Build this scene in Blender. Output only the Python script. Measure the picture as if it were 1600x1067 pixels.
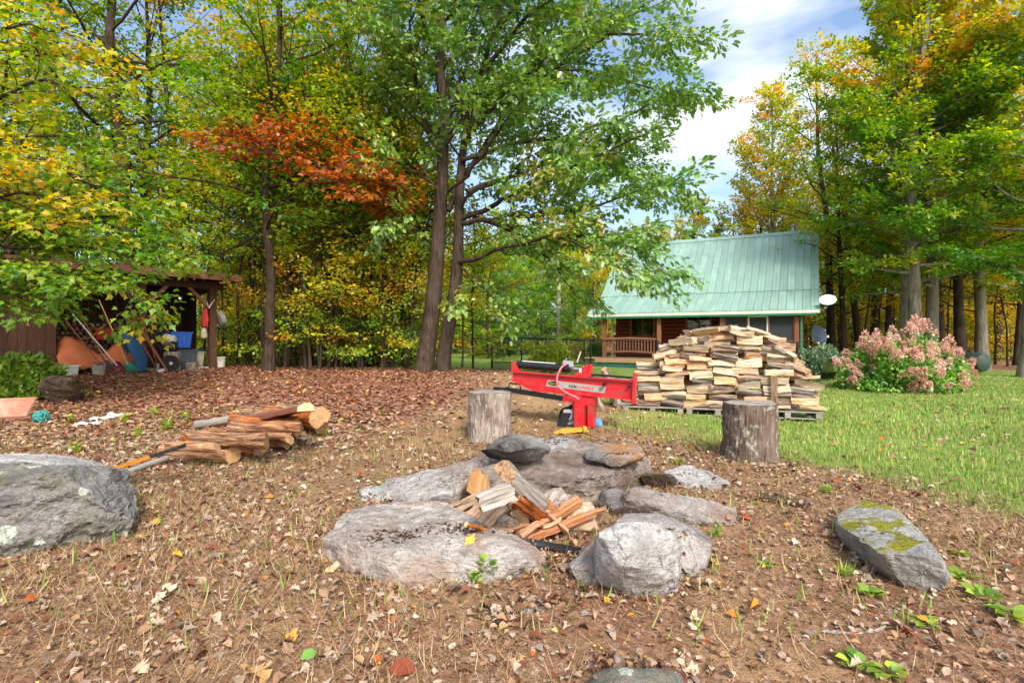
import bpy, bmesh, math, random
import numpy as np
from mathutils import Vector, Matrix, noise as mnoise
for _o in list(bpy.data.objects): bpy.data.objects.remove(_o)
scene = bpy.context.scene
COL = scene.collection
R = math.radians
# ---------------------------------------------------------------- camera
CAM_H = 1.4; F = 880.0; HOR = 530.0
cam_d = bpy.data.cameras.new('camera'); cam = bpy.data.objects.new('camera', cam_d); COL.objects.link(cam)
cam.location = (0, 0, CAM_H); cam.rotation_euler = (R(90), 0, 0)
cam_d.sensor_width = 36; cam_d.lens = F / 1600 * 36; cam_d.shift_y = -0.0022
cam_d.clip_start = 0.05; cam_d.clip_end = 2000
scene.camera = cam
# ---------------------------------------------------------------- light
SUN_EL, SUN_AZ = 42.0, 163.0          # azimuth clockwise from +Y
sv = Vector((math.sin(R(SUN_AZ)) * math.cos(R(SUN_EL)), math.cos(R(SUN_AZ)) * math.cos(R(SUN_EL)), math.sin(R(SUN_EL))))
sun_d = bpy.data.lights.new('sun', 'SUN'); sun = bpy.data.objects.new('sun', sun_d); COL.objects.link(sun)
sun_d.energy = 2.2; sun_d.angle = R(16); sun_d.color = (1.0, 0.95, 0.87)
sun.rotation_euler = (-sv).to_track_quat('-Z', 'Y').to_euler(); sun.location = (0, -10, 40)
world = bpy.data.worlds.new('World'); scene.world = world; world.use_nodes = True
wn = world.node_tree; wn.nodes.clear()
wo = wn.nodes.new('ShaderNodeOutputWorld'); wb = wn.nodes.new('ShaderNodeBackground')
sky = wn.nodes.new('ShaderNodeTexSky'); sky.sky_type = 'NISHITA'; sky.sun_disc = False
sky.sun_elevation = R(SUN_EL); sky.sun_rotation = R(SUN_AZ); sky.air_density = 0.9; sky.dust_density = 2.6; sky.ozone_density = 1.0
wtc = wn.nodes.new('ShaderNodeTexCoord'); wmap = wn.nodes.new('ShaderNodeMapping'); wmap.inputs['Scale'].default_value = (1.0, 1.0, 2.6)
wmap.inputs['Location'].default_value = (0.35, 0.1, 0.42)
wno = wn.nodes.new('ShaderNodeTexNoise'); wno.inputs['Scale'].default_value = 2.6; wno.inputs['Detail'].default_value = 7; wno.inputs['Roughness'].default_value = 0.55
wr = wn.nodes.new('ShaderNodeValToRGB'); wr.color_ramp.elements[0].position = 0.50; wr.color_ramp.elements[1].position = 0.78
wm = wn.nodes.new('ShaderNodeMix'); wm.data_type = 'RGBA'
wm.inputs[7].default_value = (5.2, 5.3, 5.45, 1)
L = wn.links.new
L(wtc.outputs['Generated'], wmap.inputs['Vector']); L(wmap.outputs[0], wno.inputs['Vector']); L(wno.outputs['Fac'], wr.inputs['Fac'])
L(wr.outputs['Color'], wm.inputs[0]); L(sky.outputs['Color'], wm.inputs[6]); L(wm.outputs[2], wb.inputs['Color']); L(wb.outputs[0], wo.inputs['Surface'])
wb.inputs['Strength'].default_value = 0.15
scene.view_settings.view_transform = 'Standard'; scene.view_settings.look = 'None'
scene.view_settings.exposure = 1.0; scene.view_settings.gamma = 1.0; scene.view_settings.use_curve_mapping = False
scene.render.engine = 'CYCLES'
cy = scene.cycles
cy.max_bounces = 6; cy.diffuse_bounces = 4; cy.glossy_bounces = 2; cy.transmission_bounces = 4; cy.transparent_max_bounces = 6
cy.caustics_reflective = False; cy.caustics_refractive = False
cy.use_denoising = True
try: cy.denoising_prefilter = 'ACCURATE'
except Exception: pass
cy.use_adaptive_sampling = False
cy.sample_clamp_indirect = 8

# ---------------------------------------------------------------- ground height and layout
def S(a, b, x):
    t = np.clip((np.asarray(x, float) - a) / (b - a), 0, 1); return t * t * (3 - 2 * t)
def wob(x, y, f, s):
    x = np.asarray(x, float); y = np.asarray(y, float)
    return (np.sin(x * f + s * 1.7 + 1.3 * np.sin(y * f * 0.7 + s)) + np.sin(y * f * 1.3 - s * 2.1 + 1.1 * np.sin(x * f * 0.9 + 2 * s)) + np.sin((x + y) * f * 0.8 + s * 0.6)) / 3
def gz(x, y):
    x = np.asarray(x, float); y = np.asarray(y, float)
    left = 1 - S(-9, -4.5, x)
    hl = 0.5 * S(6.5, 14.5, y) - 0.24 * S(17.3, 19.6, y) * (1 - left)
    z = hl * (1 - S(-1, 7, x))
    z = z + 0.018 * wob(x, y, 1.9, 1.0) * S(1, 4, y) + 0.04 * wob(x, y, 0.5, 4.0) * S(4, 10, y) + 0.006 * wob(x, y, 6.5, 2.0)
    d2 = ((x - 0.28) / 0.7) ** 2 + ((y - 4.95) / 0.5) ** 2
    return z - 0.07 * np.exp(-d2)
def gzf(x, y): return float(gz(x, y))
def gp(px, py, h=0.0):
    "world point at height h above the ground, seen in the direction of photo pixel (px,py)"
    dx = (px - 800) / F; dz = -(py - HOR) / F
    a, b = 0.8, 150.0
    f = lambda t: CAM_H + t * dz - gzf(t * dx, t) - h
    t = a
    while t < b:
        if f(t) <= 0: break
        t += 0.25 + t * 0.02
    lo, hi = max(a, t - 0.25 - t * 0.03), t
    for _ in range(24):
        m = 0.5 * (lo + hi)
        if f(m) > 0: lo = m
        else: hi = m
    t = 0.5 * (lo + hi)
    return Vector((t * dx, t, CAM_H + t * dz))
def at(px, py, Y): return Vector(((px - 800) / F * Y, Y, CAM_H - (py - HOR) / F * Y))
def lawn(x, y):
    x = np.asarray(x, float); y = np.asarray(y, float)
    xb = np.interp(y, [0, 3, 4.65, 5.5, 6.5, 7.7, 8.6, 9.6, 12, 16, 20], [8, 5.6, 4.2, 3.73, 3.3, 2.5, 2.2, 2.1, 1.9, 1.4, -0.7])
    n = 0.30 * wob(x, y, 2.3, 3.0) + 0.16 * wob(x, y, 6.1, 5.0)
    a = S(-0.8, 0.9, x - xb + 1.5 * n) * (y < 20.2)
    yb = np.interp(x, [-40, -8, -3, -0.7, 2], [27, 21.5, 19.9, 20.2, 19])
    b = S(-0.3, 0.5, y - yb + n) * (y >= 19)
    m = np.maximum(a, b)
    far = 1 - S(25.5, 27.5, y + 0.25 * (x - 16) + n) * S(13.0, 14.5, x)
    m = m * far * (1 - S(44, 47, y + n))
    return m

# ---------------------------------------------------------------- materials
def lin(h):
    h = h.lstrip('#'); c = [int(h[i:i + 2], 16) / 255 for i in (0, 2, 4)]
    return tuple((v / 12.92 if v <= 0.04045 else ((v + 0.055) / 1.055) ** 2.4) for v in c) + (1.0,)
MATS = {}
def newmat(name):
    m = bpy.data.materials.new(name); m.use_nodes = True; nt = m.node_tree; nt.nodes.clear()
    out = nt.nodes.new('ShaderNodeOutputMaterial'); MATS[name] = m
    return m, nt, out
def nd(nt, t, **kw):
    n = nt.nodes.new('ShaderNode' + t)
    for k, v in kw.items():
        if k.startswith('_'): setattr(n, k[1:], v)
        else:
            key = k.replace('__', ' ')
            if key.isdigit(): key = int(key)
            n.inputs[key].default_value = v
    return n
def ramp(nt, fac, stops):
    r = nt.nodes.new('ShaderNodeValToRGB'); el = r.color_ramp.elements
    while len(el) < len(stops): el.new(0.5)
    for e, (p, c) in zip(el, stops):
        e.position = p; e.color = c if not isinstance(c, (int, float)) else (c, c, c, 1)
    nt.links.new(fac, r.inputs['Fac']); return r.outputs['Color']
def mixc(nt, fac, a, b, mode='MIX'):
    m = nt.nodes.new('ShaderNodeMix'); m.data_type = 'RGBA'; m.blend_type = mode
    for i, v in ((0, fac), (6, a), (7, b)):
        if hasattr(v, 'is_output'): nt.links.new(v, m.inputs[i])
        elif i == 0: m.inputs[0].default_value = v
        else: m.inputs[i].default_value = v
    return m.outputs[2]
def math_(nt, op, a, b=0.0, c=None):
    m = nt.nodes.new('ShaderNodeMath'); m.operation = op
    for i, v in enumerate((a, b, c)):
        if v is None: continue
        if hasattr(v, 'is_output'): nt.links.new(v, m.inputs[i])
        else: m.inputs[i].default_value = v
    return m.outputs[0]
def coords(nt, scale=(1, 1, 1), kind='Object', offset_rand=True):
    tc = nt.nodes.new('ShaderNodeTexCoord'); mp = nt.nodes.new('ShaderNodeMapping'); mp.inputs['Scale'].default_value = scale
    nt.links.new(tc.outputs[kind], mp.inputs['Vector'])
    if offset_rand:
        oi = nt.nodes.new('ShaderNodeObjectInfo'); m = nt.nodes.new('ShaderNodeMath'); m.operation = 'MULTIPLY'; m.inputs[1].default_value = 37.0
        nt.links.new(oi.outputs['Random'], m.inputs[0]); nt.links.new(m.outputs[0], mp.inputs['Location'])
    return mp.outputs[0]
def noise_(nt, vec, scale, detail=5, rough=0.6, dist=0.0):
    n = nd(nt, 'TexNoise', Scale=scale, Detail=detail, Roughness=rough, Distortion=dist); nt.links.new(vec, n.inputs['Vector']); return n.outputs['Fac']
def finish(nt, out, color, rough=0.8, bump=None, bstr=0.3, bdist=0.02, metallic=0.0, spec=0.3):
    b = nd(nt, 'BsdfPrincipled', Metallic=metallic); b.inputs['Specular IOR Level'].default_value = spec
    if hasattr(color, 'is_output'): nt.links.new(color, b.inputs['Base Color'])
    else: b.inputs['Base Color'].default_value = color
    if hasattr(rough, 'is_output'): nt.links.new(rough, b.inputs['Roughness'])
    else: b.inputs['Roughness'].default_value = rough
    if bump is not None:
        bp = nd(nt, 'Bump', Strength=bstr, Distance=bdist); nt.links.new(bump, bp.inputs['Height']); nt.links.new(bp.outputs[0], b.inputs['Normal'])
    nt.links.new(b.outputs[0], out.inputs['Surface']); return b
def pmat(name, c1, c2, scale=6.0, stretch=(1, 1, 1), rough=0.75, bstr=0.3, bdist=0.01, rand=0.25, metallic=0.0, spec=0.3, detail=6, grime=None, gs=2.5):
    "two-tone noise material with a per-object brightness shift and optional grime patches"
    m, nt, out = newmat(name)
    v = coords(nt, stretch); f = noise_(nt, v, scale, detail, 0.62, 0.3)
    c = ramp(nt, f, [(0.3, lin(c1)), (0.7, lin(c2))])
    if grime:
        g = noise_(nt, coords(nt), gs, 4, 0.65); c = mixc(nt, ramp(nt, g, [(0.48, 0.0), (0.66, 0.8)]), c, lin(grime))
    if rand > 0:
        oi = nt.nodes.new('ShaderNodeObjectInfo'); h = nd(nt, 'HueSaturation')
        nt.links.new(math_(nt, 'MULTIPLY_ADD', oi.outputs['Random'], 2 * rand, 1 - rand), h.inputs['Value']); nt.links.new(c, h.inputs['Color']); c = h.outputs[0]
    finish(nt, out, c, rough, f, bstr, bdist, metallic, spec)
    return m
def attrmat(name, trans=0.0, rough=0.7):
    m, nt, out = newmat(name); a = nd(nt, 'Attribute', _attribute_name='Col')
    if trans > 0:
        d = nd(nt, 'BsdfDiffuse'); t = nd(nt, 'BsdfTranslucent'); mx = nd(nt, 'MixShader', Fac=trans)
        nt.links.new(a.outputs['Color'], d.inputs['Color']); nt.links.new(a.outputs['Color'], t.inputs['Color'])
        nt.links.new(d.outputs[0], mx.inputs[1]); nt.links.new(t.outputs[0], mx.inputs[2]); nt.links.new(mx.outputs[0], out.inputs['Surface'])
    else: finish(nt, out, a.outputs['Color'], rough)
    return m
def leafmat(name, stops, trans=0.42, gloss=0.05):
    "leaf colour = autumn ramp at (leaf value + this tree's shift, held in the object colour)"
    m, nt, out = newmat(name); a = nd(nt, 'Attribute', _attribute_name='Col'); oi = nt.nodes.new('ShaderNodeObjectInfo')
    sa = nd(nt, 'SeparateColor'); so = nd(nt, 'SeparateColor'); nt.links.new(a.outputs['Color'], sa.inputs[0]); nt.links.new(oi.outputs['Color'], so.inputs[0])
    t = math_(nt, 'ADD', sa.outputs[0], so.outputs[0]); c = ramp(nt, math_(nt, 'SUBTRACT', t, 0.5), stops)
    h = nd(nt, 'HueSaturation'); nt.links.new(math_(nt, 'MULTIPLY', sa.outputs[1], math_(nt, 'MULTIPLY', so.outputs[1], 2.0)), h.inputs['Value']); nt.links.new(c, h.inputs['Color'])
    h.inputs['Saturation'].default_value = 1.0
    d = nd(nt, 'BsdfDiffuse'); tr = nd(nt, 'BsdfTranslucent'); g = nd(nt, 'BsdfGlossy', Roughness=0.45)
    h2 = nd(nt, 'HueSaturation', Saturation=1.12, Value=1.25); nt.links.new(h.outputs[0], h2.inputs['Color'])
    m1 = nd(nt, 'MixShader', Fac=trans); m2 = nd(nt, 'MixShader', Fac=gloss)
    nt.links.new(h.outputs[0], d.inputs['Color']); nt.links.new(h2.outputs[0], tr.inputs['Color'])
    nt.links.new(d.outputs[0], m1.inputs[1]); nt.links.new(tr.outputs[0], m1.inputs[2]); nt.links.new(m1.outputs[0], m2.inputs[1]); nt.links.new(g.outputs[0], m2.inputs[2])
    nt.links.new(m2.outputs[0], out.inputs['Surface']); return m
MAPLE_STOPS = [(0.0, lin('#42702a')), (0.25, lin('#6c9a34')), (0.42, lin('#a6b83e')), (0.56, lin('#dcc044')), (0.70, lin('#eda437')), (0.84, lin('#c9683e')), (1.0, lin('#9c4a36'))]
leafmat('maple_leaf', MAPLE_STOPS, 0.55, 0.03)
leafmat('oak_leaf', [(0.0, lin('#3a5f2c')), (0.3, lin('#5f8a3a')), (0.55, lin('#8aa848')), (0.72, lin('#a89a3c')), (0.86, lin('#b8702f')), (1.0, lin('#8c4a2c'))], 0.34, 0.09)
attrmat('litter', 0.12); attrmat('grass_blades', 0.3)
def barkmat(name, c1, c2, c3, sc=1.0, lichen=0.0):
    m, nt, out = newmat(name); v = coords(nt, (9 * sc, 9 * sc, 1.3 * sc)); f = noise_(nt, v, 2.2, 6, 0.65, 0.8)
    g = noise_(nt, coords(nt, (1, 1, 1)), 1.4 * sc, 3)
    c = ramp(nt, f, [(0.32, lin(c1)), (0.52, lin(c2)), (0.72, lin(c3))])
    c = mixc(nt, ramp(nt, g, [(0.4, 0.0), (0.7, 0.5)]), c, lin(c3))
    if lichen:
        n2 = noise_(nt, coords(nt, (1, 1, 1)), 9.5, 7, 0.72, 0.2); c = mixc(nt, ramp(nt, n2, [(0.60 - 0.05 * lichen, 0.0), (0.67 - 0.05 * lichen, 0.8)]), c, ramp(nt, f, [(.35, lin('#8d917c')), (.6, lin('#c3c6b4'))]))
    finish(nt, out, c, 0.95, f, 0.9, 0.03, spec=0.1); return m
barkmat('bark_dark', '#241d18', '#41362d', '#62564a')
barkmat('bark_grey', '#4a443c', '#7a7164', '#a39a8c')
barkmat('bark_stump_pale', '#40372e', '#85776a', '#c2b7a6', 1.9)
barkmat('bark_stump_lichen', '#3a2c24', '#6a5a4e', '#968678', 1.6, 1.0)

# ---------------------------------------------------------------- mesh helpers
def raw_mesh(name, V, groups, cols=None, smooth=False):
    V = np.asarray(V, np.float32); me = bpy.data.meshes.new(name)
    me.vertices.add(len(V)); me.vertices.foreach_set('co', V.ravel())
    loops = np.concatenate([np.asarray(g, np.int32).ravel() for g in groups]); starts = []; o = 0
    for g in groups:
        g = np.asarray(g); k = g.shape[1]; starts.append(np.arange(len(g), dtype=np.int32) * k + o); o += g.size
    starts = np.concatenate(starts)
    me.loops.add(len(loops)); me.loops.foreach_set('vertex_index', loops.astype(np.int32))
    me.polygons.add(len(starts)); me.polygons.foreach_set('loop_start', starts.astype(np.int32))
    if smooth: me.polygons.foreach_set('use_smooth', np.ones(len(starts), bool))
    me.update(calc_edges=True)
    if cols is not None:
        ca = me.color_attributes.new('Col', 'FLOAT_COLOR', 'POINT'); c = np.ones((len(V), 4), np.float32); c[:, :3] = cols; ca.data.foreach_set('color', c.ravel())
    return me
def link(name, me, mats=None, parent=None, loc=(0, 0, 0), rot=(0, 0, 0)):
    o = bpy.data.objects.new(name, me); COL.objects.link(o); o.location = loc; o.rotation_euler = rot
    if parent is not None: o.parent = parent
    if mats is not None and me is not None and len(me.materials) == 0:
        for m in (mats if isinstance(mats, (list, tuple)) else [mats]): me.materials.append(MATS[m])
    return o
def tag(o, label=None, cat=None, group=None, kind=None):
    if label: o['label'] = label
    if cat: o['category'] = cat
    if group: o['group'] = group
    if kind: o['kind'] = kind
    return o
def thing(name, label, cat, loc=(0, 0, 0), rz=0.0, group=None):
    o = bpy.data.objects.new(name, None); COL.objects.link(o); o.location = loc; o.rotation_euler = (0, 0, rz); o.empty_display_size = 0.1
    return tag(o, label, cat, group)
def copy_thing(root):
    c = root.copy(); COL.objects.link(c)
    for ch in root.children:
        d = ch.copy(); COL.objects.link(d); d.parent = c
        for g in ch.children:
            e = g.copy(); COL.objects.link(e); e.parent = d
    return c
class MB:
    def __init__(s): s.V = []; s.Fc = []; s.mi = []; s.cur = 0
    def add(s, V, Fs):
        b = len(s.V); s.V.extend([tuple(v) for v in V]); s.Fc.extend([tuple(b + i for i in f) for f in Fs]); s.mi.extend([s.cur] * len(Fs)); return s
    def box(s, c, d, rot=None, taper=1.0):
        "box with centre c and full size d; rot a Matrix"
        V = []
        for z in (-1, 1):
            k = taper if z > 0 else 1.0
            for x, y in ((-1, -1), (1, -1), (1, 1), (-1, 1)):
                p = Vector((x * d[0] / 2 * k, y * d[1] / 2 * k, z * d[2] / 2))
                if rot is not None: p = rot @ p
                V.append(p + Vector(c))
        return s.add(V, [(3, 2, 1, 0), (4, 5, 6, 7), (0, 1, 5, 4), (1, 2, 6, 5), (2, 3, 7, 6), (3, 0, 4, 7)])
    def bar(s, a, b, w, h, up=(0, 0, 1)):
        "rectangular bar from a to b, width w (sideways) and height h"
        a = Vector(a); b = Vector(b); d = (b - a).normalized(); u = Vector(up)
        if abs(d.dot(u)) > 0.99: u = Vector((1, 0, 0))
        sd = d.cross(u).normalized(); u = sd.cross(d)
        V = [p + sd * (x * w / 2) + u * (z * h / 2) for p in (a, b) for x, z in ((-1, -1), (1, -1), (1, 1), (-1, 1))]
        return s.add(V, [(0, 1, 2, 3), (7, 6, 5, 4), (0, 4, 5, 1), (1, 5, 6, 2), (2, 6, 7, 3), (3, 7, 4, 0)])
    def tube(s, pts, r, n=8, caps=True, seed=None, rough=0.0):
        pts = [Vector(p) for p in pts]; m = len(pts); rs = r if hasattr(r, '__len__') else [r] * m
        V = []; u = None
        rg = random.Random(seed)
        for i, p in enumerate(pts):
            d = (pts[min(i + 1, m - 1)] - pts[max(i - 1, 0)]).normalized()
            if u is None: u = d.orthogonal().normalized()
            else:
                u = u - d * u.dot(d); u = u.normalized() if u.length > 1e-6 else d.orthogonal().normalized()
            w = d.cross(u)
            for k in range(n):
                a = 2 * math.pi * k / n; q = rs[i] * (1 + (rg.uniform(-rough, rough) if rough else 0)); V.append(p + (u * math.cos(a) + w * math.sin(a)) * q)
        Fs = [(i * n + k, i * n + (k + 1) % n, (i + 1) * n + (k + 1) % n, (i + 1) * n + k) for i in range(m - 1) for k in range(n)]
        if caps: Fs += [tuple(range(n - 1, -1, -1)), tuple((m - 1) * n + k for k in range(n))]
        return s.add(V, Fs)
    def lathe(s, prof, n=20, c=(0, 0, 0), rot=None):
        "profile [(r,z)...] turned about z"
        V = []
        for r_, z in prof:
            for k in range(n):
                a = 2 * math.pi * k / n; p = Vector((r_ * math.cos(a), r_ * math.sin(a), z))
                if rot is not None: p = rot @ p
                V.append(p + Vector(c))
        m = len(prof)
        Fs = [(i * n + k, i * n + (k + 1) % n, (i + 1) * n + (k + 1) % n, (i + 1) * n + k) for i in range(m - 1) for k in range(n)]
        Fs += [tuple(range(n - 1, -1, -1)), tuple((m - 1) * n + k for k in range(n))]
        return s.add(V, Fs)
    def prism(s, poly, a, b):
        "extrude: poly is a list of 3d points, moved by vectors a and b"
        n = len(poly); V = [Vector(p) + Vector(a) for p in poly] + [Vector(p) + Vector(b) for p in poly]
        return s.add(V, [tuple(range(n - 1, -1, -1)), tuple(range(n, 2 * n))] + [(k, (k + 1) % n, n + (k + 1) % n, n + k) for k in range(n)])
    def mesh(s, name, smooth=False, bevel=0.0):
        me = bpy.data.meshes.new(name); me.from_pydata([tuple(v) for v in s.V], [], s.Fc); me.polygons.foreach_set('material_index', s.mi)
        bm = bmesh.new(); bm.from_mesh(me); bmesh.ops.recalc_face_normals(bm, faces=bm.faces)
        if bevel: bmesh.ops.bevel(bm, geom=list(bm.edges), offset=bevel, segments=1, affect='EDGES', profile=0.5)
        bm.to_mesh(me); bm.free()
        if smooth:
            me.polygons.foreach_set('use_smooth', [True] * len(me.polygons)); me.set_sharp_from_angle(angle=R(38))
        me.update(); return me
    def build(s, name, mats, parent=None, smooth=False, bevel=0.0, loc=(0, 0, 0), rot=(0, 0, 0)):
        return link(name, s.mesh(name, smooth, bevel), mats, parent, loc, rot)
def fbm(p, oct_=4, H=0.6): 
    v = 0; a = 1; q = Vector(p)
    for _ in range(oct_): v += a * mnoise.noise(q); q = q * 2.03 + Vector((3.1, 1.7, 5.3)); a *= H
    return v
# ================================================================ ground, lawn, litter
def ground_mat():
    m, nt, out = newmat('ground'); a = nd(nt, 'Attribute', _attribute_name='Col'); s = nd(nt, 'SeparateColor'); nt.links.new(a.outputs['Color'], s.inputs[0])
    v = coords(nt, kind='Object', offset_rand=False)
    n1 = noise_(nt, v, 1.3, 6, 0.6); n2 = noise_(nt, v, 22, 5, 0.7); n3 = noise_(nt, v, 90, 3, 0.7); n4 = noise_(nt, v, 5.0, 5, 0.65, 0.4)
    dirt = ramp(nt, n2, [(0.3, lin('#5e4434')), (0.5, lin('#8b694f')), (0.7, lin('#b3916f'))])
    dirt = mixc(nt, ramp(nt, n1, [(0.42, 0.0), (0.62, 0.75)]), dirt, ramp(nt, n3, [(0.35, lin('#93744f')), (0.65, lin('#c9a97e'))]))
    vo = nd(nt, 'TexVoronoi', Scale=17.0); vo.feature = 'F1'; nt.links.new(mixc(nt, 0.08, v, nd(nt, 'TexNoise', Scale=12.0).outputs['Color']), vo.inputs['Vector'])
    sv_ = nd(nt, 'SeparateColor'); nt.links.new(vo.outputs['Color'], sv_.inputs[0])
    lit = ramp(nt, sv_.outputs[0], [(0.0, lin('#5a3a2e')), (0.3, lin('#875a45')), (0.6, lin('#a67a60')), (0.85, lin('#c49f84')), (1.0, lin('#96604a'))])
    lit = mixc(nt, ramp(nt, n2, [(0.35, 0.5), (0.6, 0.0)]), lit, lin('#523a2e'))
    c = mixc(nt, s.outputs[1], dirt, lit)
    gr = ramp(nt, n4, [(0.28, lin('#5f7e36')), (0.5, lin('#8aa34c')), (0.72, lin('#b4b868'))])
    gr = mixc(nt, ramp(nt, n3, [(0.35, 0.55), (0.65, 0.0)]), gr, lin('#45602a'))
    c = mixc(nt, s.outputs[0], c, gr)
    ash = ramp(nt, n2, [(0.3, lin('#3a3431')), (0.6, lin('#8d8883'))]); c = mixc(nt, s.outputs[2], c, ash)
    hb = math_(nt, 'ADD', math_(nt, 'MULTIPLY', n2, 1.0), math_(nt, 'MULTIPLY', n3, 0.5))
    finish(nt, out, c, 0.95, hb, 0.8, 0.03, spec=0.1)
ground_mat()
def pathf(x, y): return np.exp(-((x + 1.5 - (y - 6.5) * 0.35) / 0.8) ** 2) * S(4.3, 6, y) * (1 - S(11, 15, y))
def litter_d(x, y):
    "0..1 how thick the fallen leaves lie"
    forest = S(6.0, 10.5, y - 0.35 * x) * (1 - S(-1.6, 0.6, x + 0.12 * (y - 10)))
    path = np.exp(-((x + 1.5 - (y - 6.5) * 0.35) / 0.85) ** 2) * S(4.5, 6, y) * (1 - S(11, 15, y))
    d = np.maximum(forest, 0.35 * (1 - S(5, 9, y))) * (1 - 0.85 * path)
    d = np.maximum(d, 0.9 * S(13.0, 15.5, x) * S(24, 27, y + 0.25 * (x - 16)))
    d = np.maximum(d, S(-3.2, -5.0, x) * 0 + 0.75 * S(2.4, 4.5, -x) * S(4.5, 6.0, y))
    return np.clip(d, 0, 1) * (1 - 0.8 * lawn(x, y))
def build_ground():
    nx, ny = 300, 330
    u = np.linspace(-1, 1, nx); xs = 9 * u + 391 * np.sign(u) * np.abs(u) ** 5.0
    w = np.linspace(0, 1, ny); ys = -8 + 38 * w + 470 * w ** 6
    X, Y = np.meshgrid(xs, ys); Z = gz(X, Y); V = np.stack([X, Y, Z], -1).reshape(-1, 3)
    i = np.arange(nx - 1)[None, :] + np.arange(ny - 1)[:, None] * nx; Q = np.stack([i, i + 1, i + nx + 1, i + nx], -1).reshape(-1, 4)
    lw = lawn(X, Y); ld = litter_d(X, Y); ash = np.exp(-(((X - 0.30) / 0.75) ** 2 + ((Y - 4.95) / 0.50) ** 2) ** 2)
    C = np.stack([lw, np.maximum(ld, S(40, 48, Y)), ash], -1).reshape(-1, 3)
    o = link('ground', raw_mesh('ground', V, [Q], C, True), 'ground'); tag(o, kind='structure')
build_ground()
# leaf outlines in the (along, across, lift) frame
def T(pts, faces): return np.array(pts, float), faces
LEAF2 = T([(0, 0, 0), (.5, .36, .10), (1, 0, -.04), (.5, -.36, .10)], [(0, 1, 2), (0, 2, 3)])
LEAF4 = T([(0, 0, 0), (.3, .33, .07), (.68, .30, .08), (1, 0, -.10), (.68, -.30, .08), (.3, -.33, .07), (.5, 0, 0)], [(0, 1, 6), (1, 2, 6), (2, 3, 6), (3, 4, 6), (4, 5, 6), (5, 0, 6)])
MAPLE = T([(0, 0, 0), (.05, .28, .05), (.22, .24, .02), (.36, .52, .08), (.55, .22, .02), (1, 0, -.12), (.55, -.22, .02), (.36, -.52, .08), (.22, -.24, .02), (.05, -.28, .05), (.35, 0, .0)],
          [(k, k + 1, 10) for k in range(9)] + [(9, 0, 10)])
OAK = T([(0, 0, 0), (.2, .12, .02), (.28, .30, .06), (.42, .13, .02), (.55, .36, .07), (.68, .14, .0), (.80, .24, .02), (1, 0, -.10), (.80, -.24, .02), (.68, -.14, .0), (.55, -.36, .07), (.42, -.13, .02), (.28, -.30, .06), (.2, -.12, .02), (.5, 0, 0)],
        [(k, k + 1, 14) for k in range(13)] + [(13, 0, 14)])
BLADE = T([(0, .05, 0), (0, -.05, 0), (.55, -.035, .05), (.55, .035, .05), (1, 0, .22)], [(0, 1, 2), (0, 2, 3), (3, 2, 4)])
def nrm(a): return a / np.maximum(np.linalg.norm(a, axis=-1, keepdims=True), 1e-9)
def scatter(tpl, P, fwd, up, size, cols, curl=None):
    "stamp the template at points P; returns V, faces, colours"
    t, fc = tpl; fwd = nrm(fwd); side = nrm(np.cross(up, fwd)); nn = np.cross(fwd, side); s = np.asarray(size)[:, None, None]
    lift = t[None, :, 2, None] * (np.ones((len(P), 1, 1)) if curl is None else np.asarray(curl)[:, None, None])
    V = P[:, None, :] + s * (t[None, :, 0, None] * fwd[:, None, :] + t[None, :, 1, None] * side[:, None, :] + lift * nn[:, None, :])
    k = len(t); Fs = (np.array(fc)[None] + (np.arange(len(P)) * k)[:, None, None]).reshape(-1, len(fc[0]))
    return V.reshape(-1, 3), Fs, np.repeat(cols, k, axis=0)
def join_sc(parts):
    Vs, Fs, Cs, o = [], [], [], 0
    for V, Fq, C in parts: Vs.append(V); Fs.append(Fq + o); Cs.append(C); o += len(V)
    return np.concatenate(Vs), [np.concatenate(Fs)], np.concatenate(Cs)
def pick_points(rg, n, dens, ymin, ymax, fov=1.02, power=1.0):
    "points on the ground thinned by dens(x,y), spread over the ground in view"
    y = ymin + (ymax - ymin) * rg.random(n) ** power; x = rg.uniform(-1, 1, n) * (y * fov + 0.6)
    k = rg.random(n) < dens(x, y); return x[k], y[k]
PAL_L = np.array([lin(c)[:3] for c in ('#b8967a', '#c8ac92', '#d6c2aa', '#9a785e', '#ac8668', '#80604c', '#c09870', '#8a5a46', '#a39080', '#ccb49c')])
PAL_Y = np.array([lin(c)[:3] for c in ('#e3a73a', '#d98a34', '#c9622f', '#e7c45a', '#b5502f')])
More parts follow.
